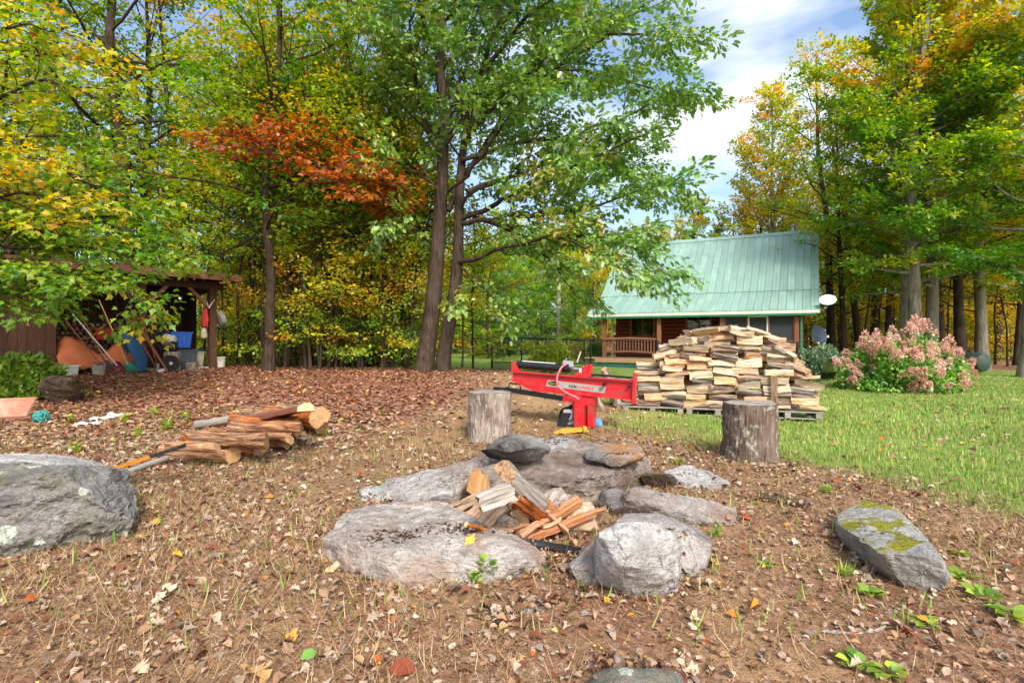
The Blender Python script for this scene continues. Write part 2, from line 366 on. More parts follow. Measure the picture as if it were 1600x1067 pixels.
def litter():
    rg = np.random.default_rng(5); parts = []
    def lay(n, tpl, y0, y1, dens, s0, s1, power, tilt=0.35, pal=PAL_L, bright=1.0, yel=0.025, curl=(0.3, 3.0)):
        x, y = pick_points(rg, n, dens, y0, y1, power=power); k = len(x)
        P = np.stack([x, y, gz(x, y) + 0.006 + 0.02 * rg.random(k)], -1); a = rg.uniform(0, 6.283, k)
        fw = np.stack([np.cos(a), np.sin(a), rg.normal(0, tilt * .6, k)], -1); up = np.stack([rg.normal(0, tilt, k), rg.normal(0, tilt, k), np.ones(k)], -1)
        c = pal[rg.integers(0, len(pal), k)] * rg.uniform(.6, 1.02, (k, 1)) * bright
        redder = litter_d(x, y)[:, None] * S(7, 11, y)[:, None]; c = c * (1 - redder * np.array([0.14, 0.38, 0.46]))
        q = rg.random(k) < yel; c[q] = PAL_Y[rg.integers(0, len(PAL_Y), q.sum())]
        parts.append(scatter(tpl, P, fw, up, rg.uniform(s0, s1, k), c, rg.uniform(curl[0], curl[1], k)))
    fg = lambda x, y: (0.22 + 0.5 * litter_d(x, y)) * (1 - 0.9 * lawn(x, y)) * (0.3 + 0.7 * (wob(x, y, 2.1, 7) > -0.25)) * (1 - 0.75 * np.exp(-((x - 1.6) / 1.1) ** 2) * (1 - S(4.2, 5, y)))
    lay(4500, MAPLE, 1.9, 7.5, fg, 0.025, 0.075, 0.75, tilt=.5, curl=(1, 5))
    lay(7000, OAK, 1.9, 7.5, fg, 0.03, 0.09, 0.75, tilt=.5, curl=(1, 5))
    lay(9000, LEAF4, 1.9, 7.5, fg, 0.03, 0.08, 0.75, tilt=.5, curl=(1, 5))
    lay(26000, LEAF4, 1.9, 8.0, lambda x, y: 0.6 * (1 - 0.85 * lawn(x, y)) * (1 - .8 * pathf(x, y)), 0.015, 0.05, 0.8)
    lay(60000, LEAF2, 1.8, 8.5, lambda x, y: 0.9 * (1 - 0.9 * lawn(x, y)), 0.006, 0.022, 0.8, bright=.72)
    lay(40000, LEAF4, 6.5, 20.0, lambda x, y: 0.06 + 0.94 * litter_d(x, y), 0.05, 0.11, 0.9, yel=0.04)
    lay(22000, LEAF4, 6.5, 14.0, lambda x, y: 0.25 * (1 - lawn(x, y)) * (1 - .8 * pathf(x, y)), 0.02, 0.075, 0.9, yel=0.05)
    lay(1500, LEAF4, 5, 18.0, lambda x, y: lawn(x, y) * 0.35, 0.05, 0.10, 1.0, yel=0.25)
    V, Fs, C = join_sc(parts); o = link('fallen_leaves', raw_mesh('fallen_leaves', V, Fs, C), 'litter')
    tag(o, 'dry tan and rusty fallen leaves strewn over the bare ground', 'leaf litter', kind='stuff')
litter()
def grass():
    rg = np.random.default_rng(9); parts = []
    def lay(n, y0, y1, dens, h0, h1, cols, power, lean, tpl=BLADE, wid=1.0):
        x, y = pick_points(rg, n, dens, y0, y1, power=power); k = len(x)
        P = np.stack([x, y, gz(x, y) - 0.003], -1); a = rg.uniform(0, 6.283, k); ln = rg.uniform(lean[0], lean[1], k)
        fw = np.stack([np.cos(a) * ln, np.sin(a) * ln, np.ones(k)], -1); up = np.stack([np.cos(a + 3.14), np.sin(a + 3.14), ln], -1)
        c = cols[rg.integers(0, len(cols), k)] * rg.uniform(.7, 1.2, (k, 1)) * (1 + 0.25 * wob(x, y, 1.1, 8))[:, None]
        t = (tpl[0] * np.array([1, wid, 1]), tpl[1]); parts.append(scatter(t, P, fw, up, rg.uniform(h0, h1, k), c))
    G = np.array([lin(c)[:3] for c in ('#7a9e42', '#92ae50', '#6c9238', '#acba64', '#c4bc7c', '#86a848', '#b0a86c')])
    D = np.array([lin(c)[:3] for c in ('#c6a880', '#d8be98', '#aa8862', '#bc9a70', '#9c7c5c')])
    lw = lambda x, y: lawn(x, y) * (0.55 + 0.45 * (wob(x, y, 1.7, 11) > -0.3))
    lay(70000, 3.5, 9, lw, 0.04, 0.085, G, 0.8, (0.2, 1.1), wid=1.3)
    lay(95000, 8, 22, lw, 0.05, 0.09, G, 0.9, (0.2, 1.0), wid=2.2)
    edge = lambda x, y: 0.6 * np.clip(1 - np.abs(lawn(x, y) - 0.35) * 1.6, 0, 1) + 0.01
    lay(26000, 2.5, 10, edge, 0.05, 0.13, G, 0.8, (0.4, 1.6), wid=0.8)
    V, Fs, C = join_sc(parts); o = link('lawn_grass', raw_mesh('lawn_grass', V, Fs, C), 'grass_blades'); tag(o, 'short green lawn grass beside the firewood pile', 'grass', kind='stuff')
    parts.clear()
    dry = lambda x, y: (1 - lawn(x, y)) * (1 - .6 * pathf(x, y)) * np.clip(0.16 + 0.9 * S(-.3, .25, wob(x, y, 1.5, 21)) * (1 - S(6.0, 8.5, y)) * (1 - S(0.5, 1.6, x) * (1 - S(2.6, 3.4, x))), 0, 1)
    lay(170000, 1.9, 8.5, dry, 0.04, 0.15, D, 0.75, (1.0, 8.0), wid=0.33)
    V, Fs, C = join_sc(parts); o = link('dry_grass', raw_mesh('dry_grass', V, Fs, C), 'grass_blades'); tag(o, 'flattened dry straw-coloured grass around the fire pit', 'grass', kind='stuff')
grass()
# ================================================================ trees
class TubeSet:
    "collects many tapered tubes as one mesh"
    def __init__(s): s.V = []; s.Q = []; s.n = 0
    def add(s, pts, r, k):
        pts = np.asarray(pts, float); m = len(pts); r = np.asarray(r, float)
        d = np.gradient(pts, axis=0); d = nrm(d); ref = np.array([0.31, 0.17, 0.93]) if abs(d[0, 2]) < 0.9 else np.array([0.95, 0.2, 0.1])
        u = nrm(np.cross(d, ref[None])); w = np.cross(d, u); a = np.arange(k) * 2 * np.pi / k
        ring = pts[:, None, :] + r[:, None, None] * (np.cos(a)[None, :, None] * u[:, None, :] + np.sin(a)[None, :, None] * w[:, None, :])
        s.V.append(ring.reshape(-1, 3)); i = np.arange(m - 1)[:, None] * k; j = np.arange(k)[None, :]; j2 = (j + 1) % k
        s.Q.append((np.stack([i + j, i + j2, i + k + j2, i + k + j], -1).reshape(-1, 4)) + s.n); s.n += m * k
    def mesh(s, name): return raw_mesh(name, np.concatenate(s.V), [np.concatenate(s.Q)], None, True)
def curve(rg, p, d, L_, n, wobble, up):
    pts = [np.array(p, float)]; d = nrm(np.array(d, float))
    for _ in range(n):
        d = nrm(d + rg.normal(0, wobble, 3) + np.array([0, 0, up])); pts.append(pts[-1] + d * L_ / n)
    return np.array(pts)
def path_at(pts, t):
    f = t * (len(pts) - 1); i = min(int(f), len(pts) - 2); k = f - i
    return pts[i] * (1 - k) + pts[i + 1] * k, nrm(pts[i + 1] - pts[i])
def smooth_path(ctrl, n):
    c = np.array(ctrl, float); c = np.vstack([2 * c[0] - c[1], c, 2 * c[-1] - c[-2]]); out = []
    m = len(c) - 3
    for q in np.linspace(0, m - 1e-6, n):
        i = int(q); t = q - i; p0, p1, p2, p3 = c[i:i + 4]
        out.append(0.5 * ((2 * p1) + (-p0 + p2) * t + (2 * p0 - 5 * p1 + 4 * p2 - p3) * t * t + (-p0 + 3 * p1 - 3 * p2 + p3) * t ** 3))
    return np.array(out)
def foliate(rg, ts, limb, r0, sp, tw, base_t, flat=0.25, sub_from=0.25, sub_step=0.45, sub_len=0.45, twig_step=0.28, twig_len=0.42, draw_twigs=False, sub_sides=4, bare=0.0):
    "side branches along a limb, twigs along those; appends (pos, dir, len, colour value) to tw"
    seg = np.linalg.norm(np.diff(limb, axis=0), axis=1).sum(); n = max(2, int(seg * (1 - sub_from) / sub_step)); sgn = 1
    lt = base_t + rg.normal(0, 0.05)
    for j in range(n):
        t = sub_from + (1 - sub_from) * (j + rg.random() * 0.8) / n; p, d = path_at(limb, min(t, 0.99)); sgn = -sgn
        sd = np.cross(d, [0, 0, 1.0]); sd = nrm(sd) if np.linalg.norm(sd) > 0.15 else nrm(rg.normal(0, 1, 3))
        az = rg.uniform(0.5, 1.1); dd = d * math.cos(az) + sgn * sd * math.sin(az) + np.array([0, 0, rg.normal(0.05, flat)])
        Ls = (0.35 + (1 - t) * seg * sub_len) * rg.uniform(0.7, 1.25)
        sb = curve(rg, p, dd, Ls, 5, 0.13, 0.03); rr = max(0.006, r0 * (1 - t) * 0.45)
        ts.add(sb, np.linspace(rr, 0.004, 6), sub_sides)
        st = lt + rg.normal(0, 0.07)
        if rg.random() < bare: continue
        m = max(2, int(Ls / twig_step))
        for q in range(m):
            tt = (q + rg.random()) / m; pp, d2 = path_at(sb, min(tt, .99)); s2 = np.cross(d2, [0, 0, 1.0]); s2 = nrm(s2) if np.linalg.norm(s2) > .1 else nrm(rg.normal(0, 1, 3))
            d3 = nrm(d2 * 0.7 + s2 * (1 if q % 2 else -1) * rg.uniform(.4, 1.0) + np.array([0, 0, rg.normal(0, flat)])); l3 = twig_len * rg.uniform(.6, 1.3)
            tw.append((pp, d3, l3, st + rg.normal(0, .035)))
            if draw_twigs: ts.add(np.array([pp, pp + d3 * l3 * .9]), [0.005, 0.002], 3)
        tw.append((sb[-1], nrm(sb[-1] - sb[-2]), twig_len, st))
    tw.append((limb[-1], nrm(limb[-1] - limb[-2]), twig_len, lt))
def leaf_mesh(rg, name, tw, per, size, tpl=LEAF2, droop=0.35, spread=0.10, tjit=0.06, lvar=0.18):
    P0 = np.array([t[0] for t in tw]); D = np.array([t[1] for t in tw]); Ln = np.array([t[2] for t in tw]); Tv = np.array([t[3] for t in tw])
    idx = np.repeat(np.arange(len(tw)), per); k = len(idx); s = rg.random(k) * 1.1
    off = rg.normal(0, spread, (k, 3)) * np.array([1, 1, .55])
    P = P0[idx] + D[idx] * (Ln[idx] * s)[:, None] + off
    out = nrm(off + D[idx] * .12 + 1e-6); fw = nrm(out * 0.8 + D[idx] * .5 + rg.normal(0, .35, (k, 3)) + np.array([0, 0, -droop]))
    up = np.array([0, 0, 1.0]) + rg.normal(0, .42, (k, 3)); sz = size * rg.uniform(.65, 1.3, k)
    t = Tv[idx] + rg.normal(0, tjit, k); v = np.clip(1 + rg.normal(0, lvar, k), .5, 1.6)
    V, Fq, C = scatter(tpl, P, fw, up, sz, np.stack([t, v, np.zeros(k)], -1), rg.uniform(.3, 2.2, k))
    return raw_mesh(name, V, [Fq], C)
def tree_meshes(seed, H=15, r=0.2, cb=0.3, CR=3.5, nl=26, per=12, leaf=0.11, tpl=LEAF2, flat=0.22, lean=0.3, sub_step=.5, twig_step=.3, shape=1.0, lowang=80, topang=30, fork=False, sides=9, limb_r=.36, tgrad=0.12, sub_len=.42, sub_from=.25, bare=.0):
    rg = np.random.default_rng(seed); ts = TubeSet(); tw = []
    tr = curve(rg, (0, 0, -0.25), (rg.normal(0, .02), rg.normal(0, .02), 1), H, 14, 0.035 * lean * 3, 0.05)
    q = np.linspace(0, 1, 15); rad = r * (1 - q) ** .75 * .95 + 0.012; rad[0] *= 1.55; rad[1] *= 1.08
    trunk = smooth_path(tr, 40); ts.add(trunk, np.interp(np.linspace(0, 1, 40), q, rad), sides)
    ga = rg.uniform(0, 6)
    for k in range(nl):
        f = (k + rg.random() * .7) / nl; t = cb + (0.985 - cb) * f; p, d = path_at(trunk, t); ga += 2.399 + rg.normal(0, .3)
        prof = (math.sin(math.pi * min(1, (0.18 + 0.82 * f) ** shape)) * .85 + .22)
        Lm = CR * prof * rg.uniform(.72, 1.15); an = R(lowang + (topang - lowang) * f + rg.normal(0, 8))
        dd = np.array([math.cos(ga) * math.sin(an), math.sin(ga) * math.sin(an), math.cos(an)])
        lb = curve(rg, p, dd, Lm, 8, .09, .035 if f > .3 else -.005); rr = np.interp(t, q, rad) * limb_r + .008
        ts.add(lb, np.linspace(rr, .006, 9), 6)
        foliate(rg, ts, lb, rr, None, tw, 0.5 + tgrad * (f - .5) + rg.normal(0, .05), flat=flat, sub_step=sub_step, twig_step=twig_step, sub_len=sub_len, sub_from=sub_from, bare=bare)
    return ts.mesh('trunk'), leaf_mesh(rg, 'crown', tw, per, leaf, tpl)
ARCH = {}
def arch(key, bark, leafm, **kw):
    t, c = tree_meshes(**kw); t.materials.append(MATS[bark]); c.materials.append(MATS[leafm]); ARCH[key] = (t, c)
arch('maple1', 'bark_dark', 'maple_leaf', seed=1, H=17, r=.24, cb=.26, CR=4.4, nl=28, per=14, leaf=.15, sub_step=.37, twig_step=.24, sub_len=.5, bare=.38, sub_from=.35)
arch('maple2', 'bark_dark', 'maple_leaf', seed=2, H=15, r=.19, cb=.22, CR=4.0, nl=26, per=14, leaf=.15, sub_step=.37, twig_step=.24, sub_len=.5, bare=.38, sub_from=.35)
arch('maple_thin', 'bark_dark', 'maple_leaf', seed=22, H=15, r=.14, cb=.27, CR=3.8, nl=26, per=13, leaf=.15, lean=.6, sub_step=.37, twig_step=.24, sub_len=.5, bare=.38, sub_from=.35)
arch('maple3', 'bark_dark', 'maple_leaf', seed=3, H=18, r=.28, cb=.30, CR=4.8, nl=28, per=14, leaf=.15, lean=.5, sub_step=.37, twig_step=.24, sub_len=.5, bare=.38, sub_from=.35)
arch('sap1', 'bark_dark', 'maple_leaf', seed=4, H=7.5, r=.032, cb=.48, CR=2.0, nl=20, per=7, leaf=.13, bare=.2, flat=.10, lean=.5, sub_step=.26, twig_step=.2, sides=6, lowang=85, topang=40)
arch('sap2', 'bark_dark', 'maple_leaf', seed=5, H=9.5, r=.042, cb=.52, CR=2.2, nl=22, per=7, leaf=.13, bare=.2, flat=.10, lean=.6, sub_step=.28, twig_step=.2, sides=6, lowang=85, topang=40)
arch('sap3', 'bark_dark', 'maple_leaf', seed=6, H=5.2, r=.032, cb=.14, CR=1.9, nl=22, per=9, leaf=.12, flat=.08, lean=.6, sub_step=.25, twig_step=.2, sides=6, lowang=88, topang=45)
arch('pole', 'bark_dark', 'maple_leaf', seed=14, H=11, r=.036, cb=.42, CR=1.8, nl=20, per=6, leaf=.13, flat=.08, lean=.5, sub_step=.3, twig_step=.22, sides=6, lowang=88, topang=40, bare=.3)
arch('under', 'bark_dark', 'maple_leaf', seed=7, H=3.0, r=.02, cb=.08, CR=1.5, nl=20, per=8, leaf=.11, flat=.08, sub_step=.24, twig_step=.2, sides=5, lowang=85, topang=40)
arch('full', 'bark_dark', 'maple_leaf', seed=8, H=13, r=.2, cb=.06, CR=3.9, nl=36, per=11, leaf=.22, sub_step=.48, twig_step=.32, sub_len=.5)
arch('full2', 'bark_dark', 'maple_leaf', seed=9, H=12, r=.2, cb=.05, CR=3.4, nl=38, per=14, leaf=.22, sub_step=.48, twig_step=.32, shape=.8, sub_len=.5)
arch('edge1', 'bark_grey', 'maple_leaf', seed=10, H=19, r=.27, cb=.20, CR=3.9, nl=46, per=17, leaf=.17, tgrad=.20, flat=.14, sub_step=.34, twig_step=.22, lowang=88, topang=28, sub_len=.5, bare=.12)
arch('edge2', 'bark_grey', 'maple_leaf', seed=11, H=18, r=.25, cb=.22, CR=3.7, nl=44, per=17, leaf=.17, tgrad=.20, flat=.14, sub_step=.34, twig_step=.22, lowang=92, topang=28, sub_len=.5, bare=.12)
arch('wispy', 'bark_grey', 'maple_leaf', seed=12, H=19, r=.22, cb=.20, CR=4.2, nl=52, per=12, leaf=.2, sub_step=.34, twig_step=.28, lowang=60, topang=22, tgrad=.05)
arch('poplar', 'bark_grey', 'maple_leaf', seed=13, H=12, r=.10, cb=.10, CR=2.0, nl=34, per=11, leaf=.22, sub_step=.4, twig_step=.3, lowang=50, topang=20)
GENERIC = ('maple of the dense green and yellow forest behind the woodshed', 'thin dark-stemmed maple sapling along the leaf-covered forest edge', 'knee-high to head-high leafy maple seedling under the forest edge', 'leafy tree closing the view deep behind the forest edge', 'leafy understory maple among the forest trunks', 'pale green poplar at the far side of the lawn', 'maple of the green and golden forest right of the cabin', 'leafy tree closing the view behind the cabin and right forest', 'thin maple sapling in the forest right of the cabin', 'golden undergrowth bush in the forest right of the cabin')
def put_tree(key, x, y, shift, val=0.5, s=1.0, rz=None, label=None, cat='tree', group=None, name='maple_tree', lean=(0, 0)):
    "shift moves the tree along the autumn ramp, val its brightness (0.5 = as is)"
    rg = random.Random(hash((round(x * 100), round(y * 100))) & 0xffff)
    rz = rg.uniform(0, 6.28) if rz is None else rz
    o = thing(name, label, cat, (x, y, gzf(x, y) - .02), rz, group); o.scale = (s, s, s * rg.uniform(.94, 1.06)); o.rotation_euler = (lean[0], lean[1], rz)
    shift -= .13 if x < 3 else .06
    if not label or label in GENERIC:
        px = 800 + F * x / y; dp = 'at the forest edge' if y < 21 else 'deeper in' if y < 34 else 'far back'
        nm = {'sap1': 'slim', 'sap2': 'tall thin', 'pole': 'bare-stemmed', 'sap3': 'short thin', 'under': 'waist-high', 'maple1': 'tall broad', 'maple2': 'medium', 'maple3': 'tallest', 'full': 'full-crowned', 'full2': 'dense rounded', 'poplar': 'narrow'}.get(key, 'tall')
        o['label'] = f"{nm} {tint(shift)} {name.replace('_', ' ').replace('maple tree', 'maple')} {where(px)}, {dp}"; o['group'] = 'forest trees ' + where(px)
    t, c = ARCH[key]; a = link('trunk', t, None, o); b = link('crown', c, None, o); b.color = (shift, val, 0, 1)
    return o
# ---- guided trees: trunk and limbs follow given paths
def guided_tree(name, label, seed, base, trunks, limbs, mats, size, per, tpl, shift, val=.5, rnd_limbs=0, leaf_kw={}, fol_kw={}, tshift=None, sides=12, group=None):
    rg = np.random.default_rng(seed); ts = TubeSet(); tw = []; paths = []
    for ctrl, rad in trunks:
        p = smooth_path(ctrl, 36); ts.add(p, np.interp(np.linspace(0, 1, 36), np.linspace(0, 1, len(rad)), rad), sides); paths.append(p)
    for li in limbs:
        ctrl, r0 = li[0], li[1]; kw = dict(fol_kw); kw.update(li[2] if len(li) > 2 else {}); bt = kw.pop('t', 0.5)
        p = smooth_path(ctrl, 14); p[2:-1] += rg.normal(0, .04, (11, 3)); ts.add(p, np.linspace(r0, .006, 14), 7)
        foliate(rg, ts, p, r0, None, tw, bt, **kw)
    for _ in range(rnd_limbs):
        pt = paths[rg.integers(0, len(paths))]; p, d = path_at(pt, rg.uniform(.5, .97)); a = rg.uniform(0, 6.28); an = R(rg.uniform(25, 75))
        lb = curve(rg, p, (math.cos(a) * math.sin(an), math.sin(a) * math.sin(an), math.cos(an)), rg.uniform(1.8, 3.6), 8, .1, .03)
        ts.add(lb, np.linspace(.035, .006, 9), 6); foliate(rg, ts, lb, .035, None, tw, .5, **fol_kw)
    o = thing(name, label, 'tree', base, 0, group); b = np.array(base)
    tm = ts.mesh('trunk'); tm.transform(Matrix.Translation(-Vector(base))); link('trunk', tm, mats[0], o)
    cm = leaf_mesh(rg, 'crown', tw, per, size, tpl, **leaf_kw); cm.transform(Matrix.Translation(-Vector(base))); c = link('crown', cm, mats[1], o); c.color = (shift, val, 0, 1)
    return o
def pth(Ys, *pp): return [tuple(at(px, py, y)) for (px, py), y in zip(pp, Ys)]
def const(Y, *pp): return [tuple(at(px, py, Y)) for px, py in pp]
# the double-trunked oak that stands over the clearing
def big_oak():
    b = gp(682, 581); Y = b.y; bx = tuple(b)
    low = lambda px, dz=-.25: (at(px, 580, Y).x, Y, b.z + dz)
    t1 = [low(660), tuple(at(667, 545, Y)), tuple(at(677, 470, Y)), tuple(at(684, 380, Y)), tuple(at(690, 290, Y)), tuple(at(693, 190, Y)), tuple(at(687, 90, Y)), tuple(at(692, -40, Y)), tuple(at(700, -230, Y)), tuple(at(705, -420, Y))]
    t2 = [low(691), tuple(at(695, 545, Y)), tuple(at(707, 480, Y)), tuple(at(715, 410, Y)), tuple(at(717, 335, Y)), tuple(at(722, 250, Y + .2)), tuple(at(735, 170, Y + .4)), tuple(at(765, 70, Y + .6)), tuple(at(800, -60, Y + .6)), tuple(at(830, -260, Y + .5))]
    r1 = [.30, .235, .215, .195, .165, .14, .125, .09, .06, .02]; r2 = [.24, .19, .17, .155, .13, .11, .085, .065, .04, .02]
    Lb = []
    def lim(r, d, *pp, **kw):
        n = len(pp); Lb.append(([tuple(at(px, py, Y + d * k / (n - 1))) for k, (px, py) in enumerate(pp)], r * .68, kw))
    lim(.12, -2.2, (716, 345), (765, 320), (810, 300), (880, 268), (960, 232), (1050, 185))
    lim(.11, -3.0, (718, 350), (760, 345), (830, 335), (900, 330), (985, 300), (1085, 280))
    lim(.10, -3.6, (712, 412), (750, 400), (800, 385), (860, 370), (930, 395), (985, 430))
    lim(.09, -3.4, (760, 345), (850, 375), (930, 370), (1000, 395), (1040, 425))
    lim(.09, -1.0, (740, 340), (790, 350), (850, 400), (890, 450), (925, 475))
    lim(.13, 1.5, (700, 330), (735, 260), (790, 180), (860, 100), (960, 40), (1060, -10))
    lim(.12, -2.5, (728, 215), (790, 150), (860, 110), (950, 60), (1040, 55), (1085, 60))
    lim(.12, 1.0, (735, 170), (810, 120), (900, 110), (990, 130), (1060, 160))
    lim(.10, -2.6, (722, 250), (800, 230), (880, 215), (960, 190), (1040, 150), (1095, 150))
    lim(.10, 2.6, (730, 300), (800, 270), (880, 250), (960, 260), (1030, 290), (1080, 320))
    lim(.10, -3.0, (735, 160), (790, 60), (860, 0), (950, -60), (1040, -60))
    lim(.10, -1.0, (775, 50), (850, -50), (930, -110), (1010, -120))
    lim(.11, 0.0, (688, 250), (660, 170), (630, 90), (605, 20), (585, -60))
    lim(.10, -2.0, (690, 235), (655, 150), (640, 70), (650, 0), (655, -70))
    lim(.10, 2.0, (692, 200), (730, 100), (745, 20), (770, -80))
    lim(.09, -2.5, (690, 90), (660, 20), (640, -60), (600, -140))
    lim(.08, -2.6, (690, 40), (740, -20), (790, -90), (820, -150))
    lim(.08, -2.8, (700, 300), (730, 270), (770, 220), (800, 170), (850, 150))
    lim(.08, -2.0, (716, 330), (740, 300), (800, 270), (850, 200), (900, 150))
    lim(.07, -1.5, (690, 300), (650, 270), (610, 250), (580, 255))
    lim(.06, -1.2, (684, 380), (650, 360), (625, 345), (600, 350), t=.62)
    lim(.06, -1.0, (711, 410), (740, 430), (770, 470), (790, 500), t=.6)
    guided_tree('oak_tree', 'big green oak with two dark trunks joined at the base beside the fence corner', 21, bx, [(t1, r1), (t2, r2)], Lb, ('bark_dark', 'oak_leaf'), .155, 19, OAK, 0.46, .58,
                rnd_limbs=26, leaf_kw=dict(spread=.09, tjit=.07), fol_kw=dict(bare=.12, flat=.35, sub_step=.30, twig_step=.21, sub_len=.38, sub_from=.26, draw_twigs=True))
big_oak()
# red-orange maple whose spray hangs before the forest
def red_maple():
    Y = 17.7; x0 = at(671, 580, Y).x; base = Vector((x0, Y, gzf(x0, Y)))
    tr = [(x0, Y, base.z - .2), tuple(at(674, 480, Y)), tuple(at(680, 400, Y)), tuple(at(686, 320, Y)), tuple(at(690, 240, Y)), tuple(at(693, 150, Y))]
    Lb = []
    def lim(r, d, *pp, **kw):
        n = len(pp); kw.setdefault('sub_from', .30); Lb.append(([tuple(at(px, py, Y + d * k / (n - 1))) for k, (px, py) in enumerate(pp)], r, kw))
    lim(.045, -4.6, (683, 350), (630, 312), (560, 268), (470, 234), (390, 216), (308, 210))
    lim(.045, -5.2, (682, 360), (630, 328), (570, 292), (500, 262), (420, 240), (335, 224))
    lim(.04, -4.2, (684, 335), (620, 290), (540, 245), (470, 215), (400, 200))
    lim(.04, -4.8, (681, 375), (640, 345), (590, 312), (540, 290), (490, 276))
    lim(.035, -4.4, (680, 390), (645, 360), (615, 330), (585, 312), (550, 306))
    lim(.035, -4.0, (684, 340), (650, 310), (615, 285), (580, 268), (540, 256))
    lim(.03, -4.5, (682, 365), (650, 330), (620, 300), (600, 282), (575, 272))
    guided_tree('red_maple_tree', 'maple behind the oak stretching out a spray of rusty orange-red leaves', 31, tuple(base), [(tr, [.13, .10, .09, .07, .05, .02])], Lb, ('bark_dark', 'maple_leaf'), .135, 5, MAPLE, 0.85, .42,
                leaf_kw=dict(spread=.07, tjit=.07), fol_kw=dict(flat=.05, sub_step=.2, twig_step=.18, sub_len=.17, twig_len=.3, draw_twigs=True), sides=8)
red_maple()
# maple at the left edge whose low yellow-green boughs hang over the shed
def shed_maple():
    Y = 10.5; x0 = at(-190, 600, Y).x; base = Vector((x0, Y, gzf(x0, Y)))
    tr = [(x0, Y, base.z - .2), (x0 + .1, Y, base.z + 1.5), (x0 + .15, Y + .1, base.z + 4), (x0 + .3, Y, base.z + 7), (x0 + .3, Y, base.z + 10)]
    Lb = []
    def lim(r, y0, y1, *pp, **kw):
        n = len(pp); Lb.append(([tuple(at(px, py, y0 + (y1 - y0) * k / (n - 1))) for k, (px, py) in enumerate(pp)], r, kw))
    lim(.06, Y, 10.0, (-185, 420), (-60, 400), (60, 385), (180, 392), (260, 415), t=.46)
    lim(.06, Y, 11.2, (-185, 400), (-60, 370), (80, 362), (200, 375), (300, 400), t=.5)
    lim(.05, Y, 9.4, (-185, 430), (-60, 420), (40, 425), (120, 440), t=.40)
    lim(.05, Y, 9.6, (-185, 440), (-20, 430), (100, 430), (190, 448), (215, 470), t=.42)
    lim(.06, Y, 9.6, (-185, 360), (-60, 320), (40, 300), (130, 322), t=.58)
    lim(.06, Y, 10.8, (-185, 350), (-40, 300), (60, 275), (160, 290), (225, 320), t=.54)
    lim(.05, Y, 9.3, (-185, 330), (-80, 270), (0, 240), (80, 250), t=.62)
    lim(.06, Y, 11.5, (-185, 320), (-40, 250), (90, 215), (200, 235), t=.52)
    lim(.06, Y, 10.5, (-185, 250), (-60, 170), (60, 130), (170, 140), t=.62)
    lim(.06, Y, 11.5, (-185, 230), (-60, 120), (80, 85), (190, 110), t=.64)
    lim(.06, Y, 10.0, (-185, 200), (-80, 80), (20, 40), (120, 60), t=.6)
    lim(.05, Y, 9.7, (-185, 390), (-40, 350), (60, 345), (150, 360), t=.55)
    lim(.05, Y, 11.8, (-185, 390), (0, 345), (120, 340), (230, 350), (290, 375), t=.5)
    lim(.04, Y, 9.6, (-185, 450), (-60, 448), (20, 458), (85, 474), t=.42)
    lim(.04, Y, 9.3, (-185, 470), (-90, 470), (-10, 478), (50, 492), t=.42)
    lim(.04, Y, 10.4, (150, 400), (190, 440), (205, 480), (212, 510), t=.56)
    guided_tree('maple_tree', 'maple with low yellow-green boughs hanging over the woodshed roof', 41, tuple(base), [(tr, [.3, .2, .17, .12, .05])], Lb, ('bark_dark', 'maple_leaf'), .125, 7, MAPLE, 0.36, .52,
                leaf_kw=dict(spread=.08, tjit=.08), fol_kw=dict(flat=.10, sub_step=.24, twig_step=.2, sub_len=.32, sub_from=.15, twig_len=.34, draw_twigs=True), sides=9)
shed_maple()
def tint(sh): return 'green' if sh < .44 else 'yellow-green' if sh < .51 else 'yellowing' if sh < .57 else 'golden'
LMARK = [(40, 'behind the plank wall of the woodshed'), (150, 'behind the left bay of the woodshed'), (290, 'behind the right bay of the woodshed'), (385, 'just right of the woodshed'), (425, 'beside the dark curved maple trunk'), (480, 'between the curved and thick maple trunks'), (530, 'beside the thick dark-trunked maple'), (580, 'between thick maple and double oak'), (650, 'close left of the double oak'), (770, 'right behind the double oak'), (850, 'beyond the fence corner'), (940, 'left of the cabin porch'), (1060, 'behind the left gable of the cabin'), (1150, 'behind the middle of the cabin roof'), (1275, 'behind the stove pipe end of the cabin'), (1340, 'just right of the satellite dish'), (1400, 'left of the three big maples'), (1470, 'behind the three big maples'), (1530, 'behind the right half of the hydrangea'), (1590, 'beyond the dark green tank'), (9999, 'at the lawn end past the tank')]
def where(px): return next(t for q, t in LMARK if px < q)
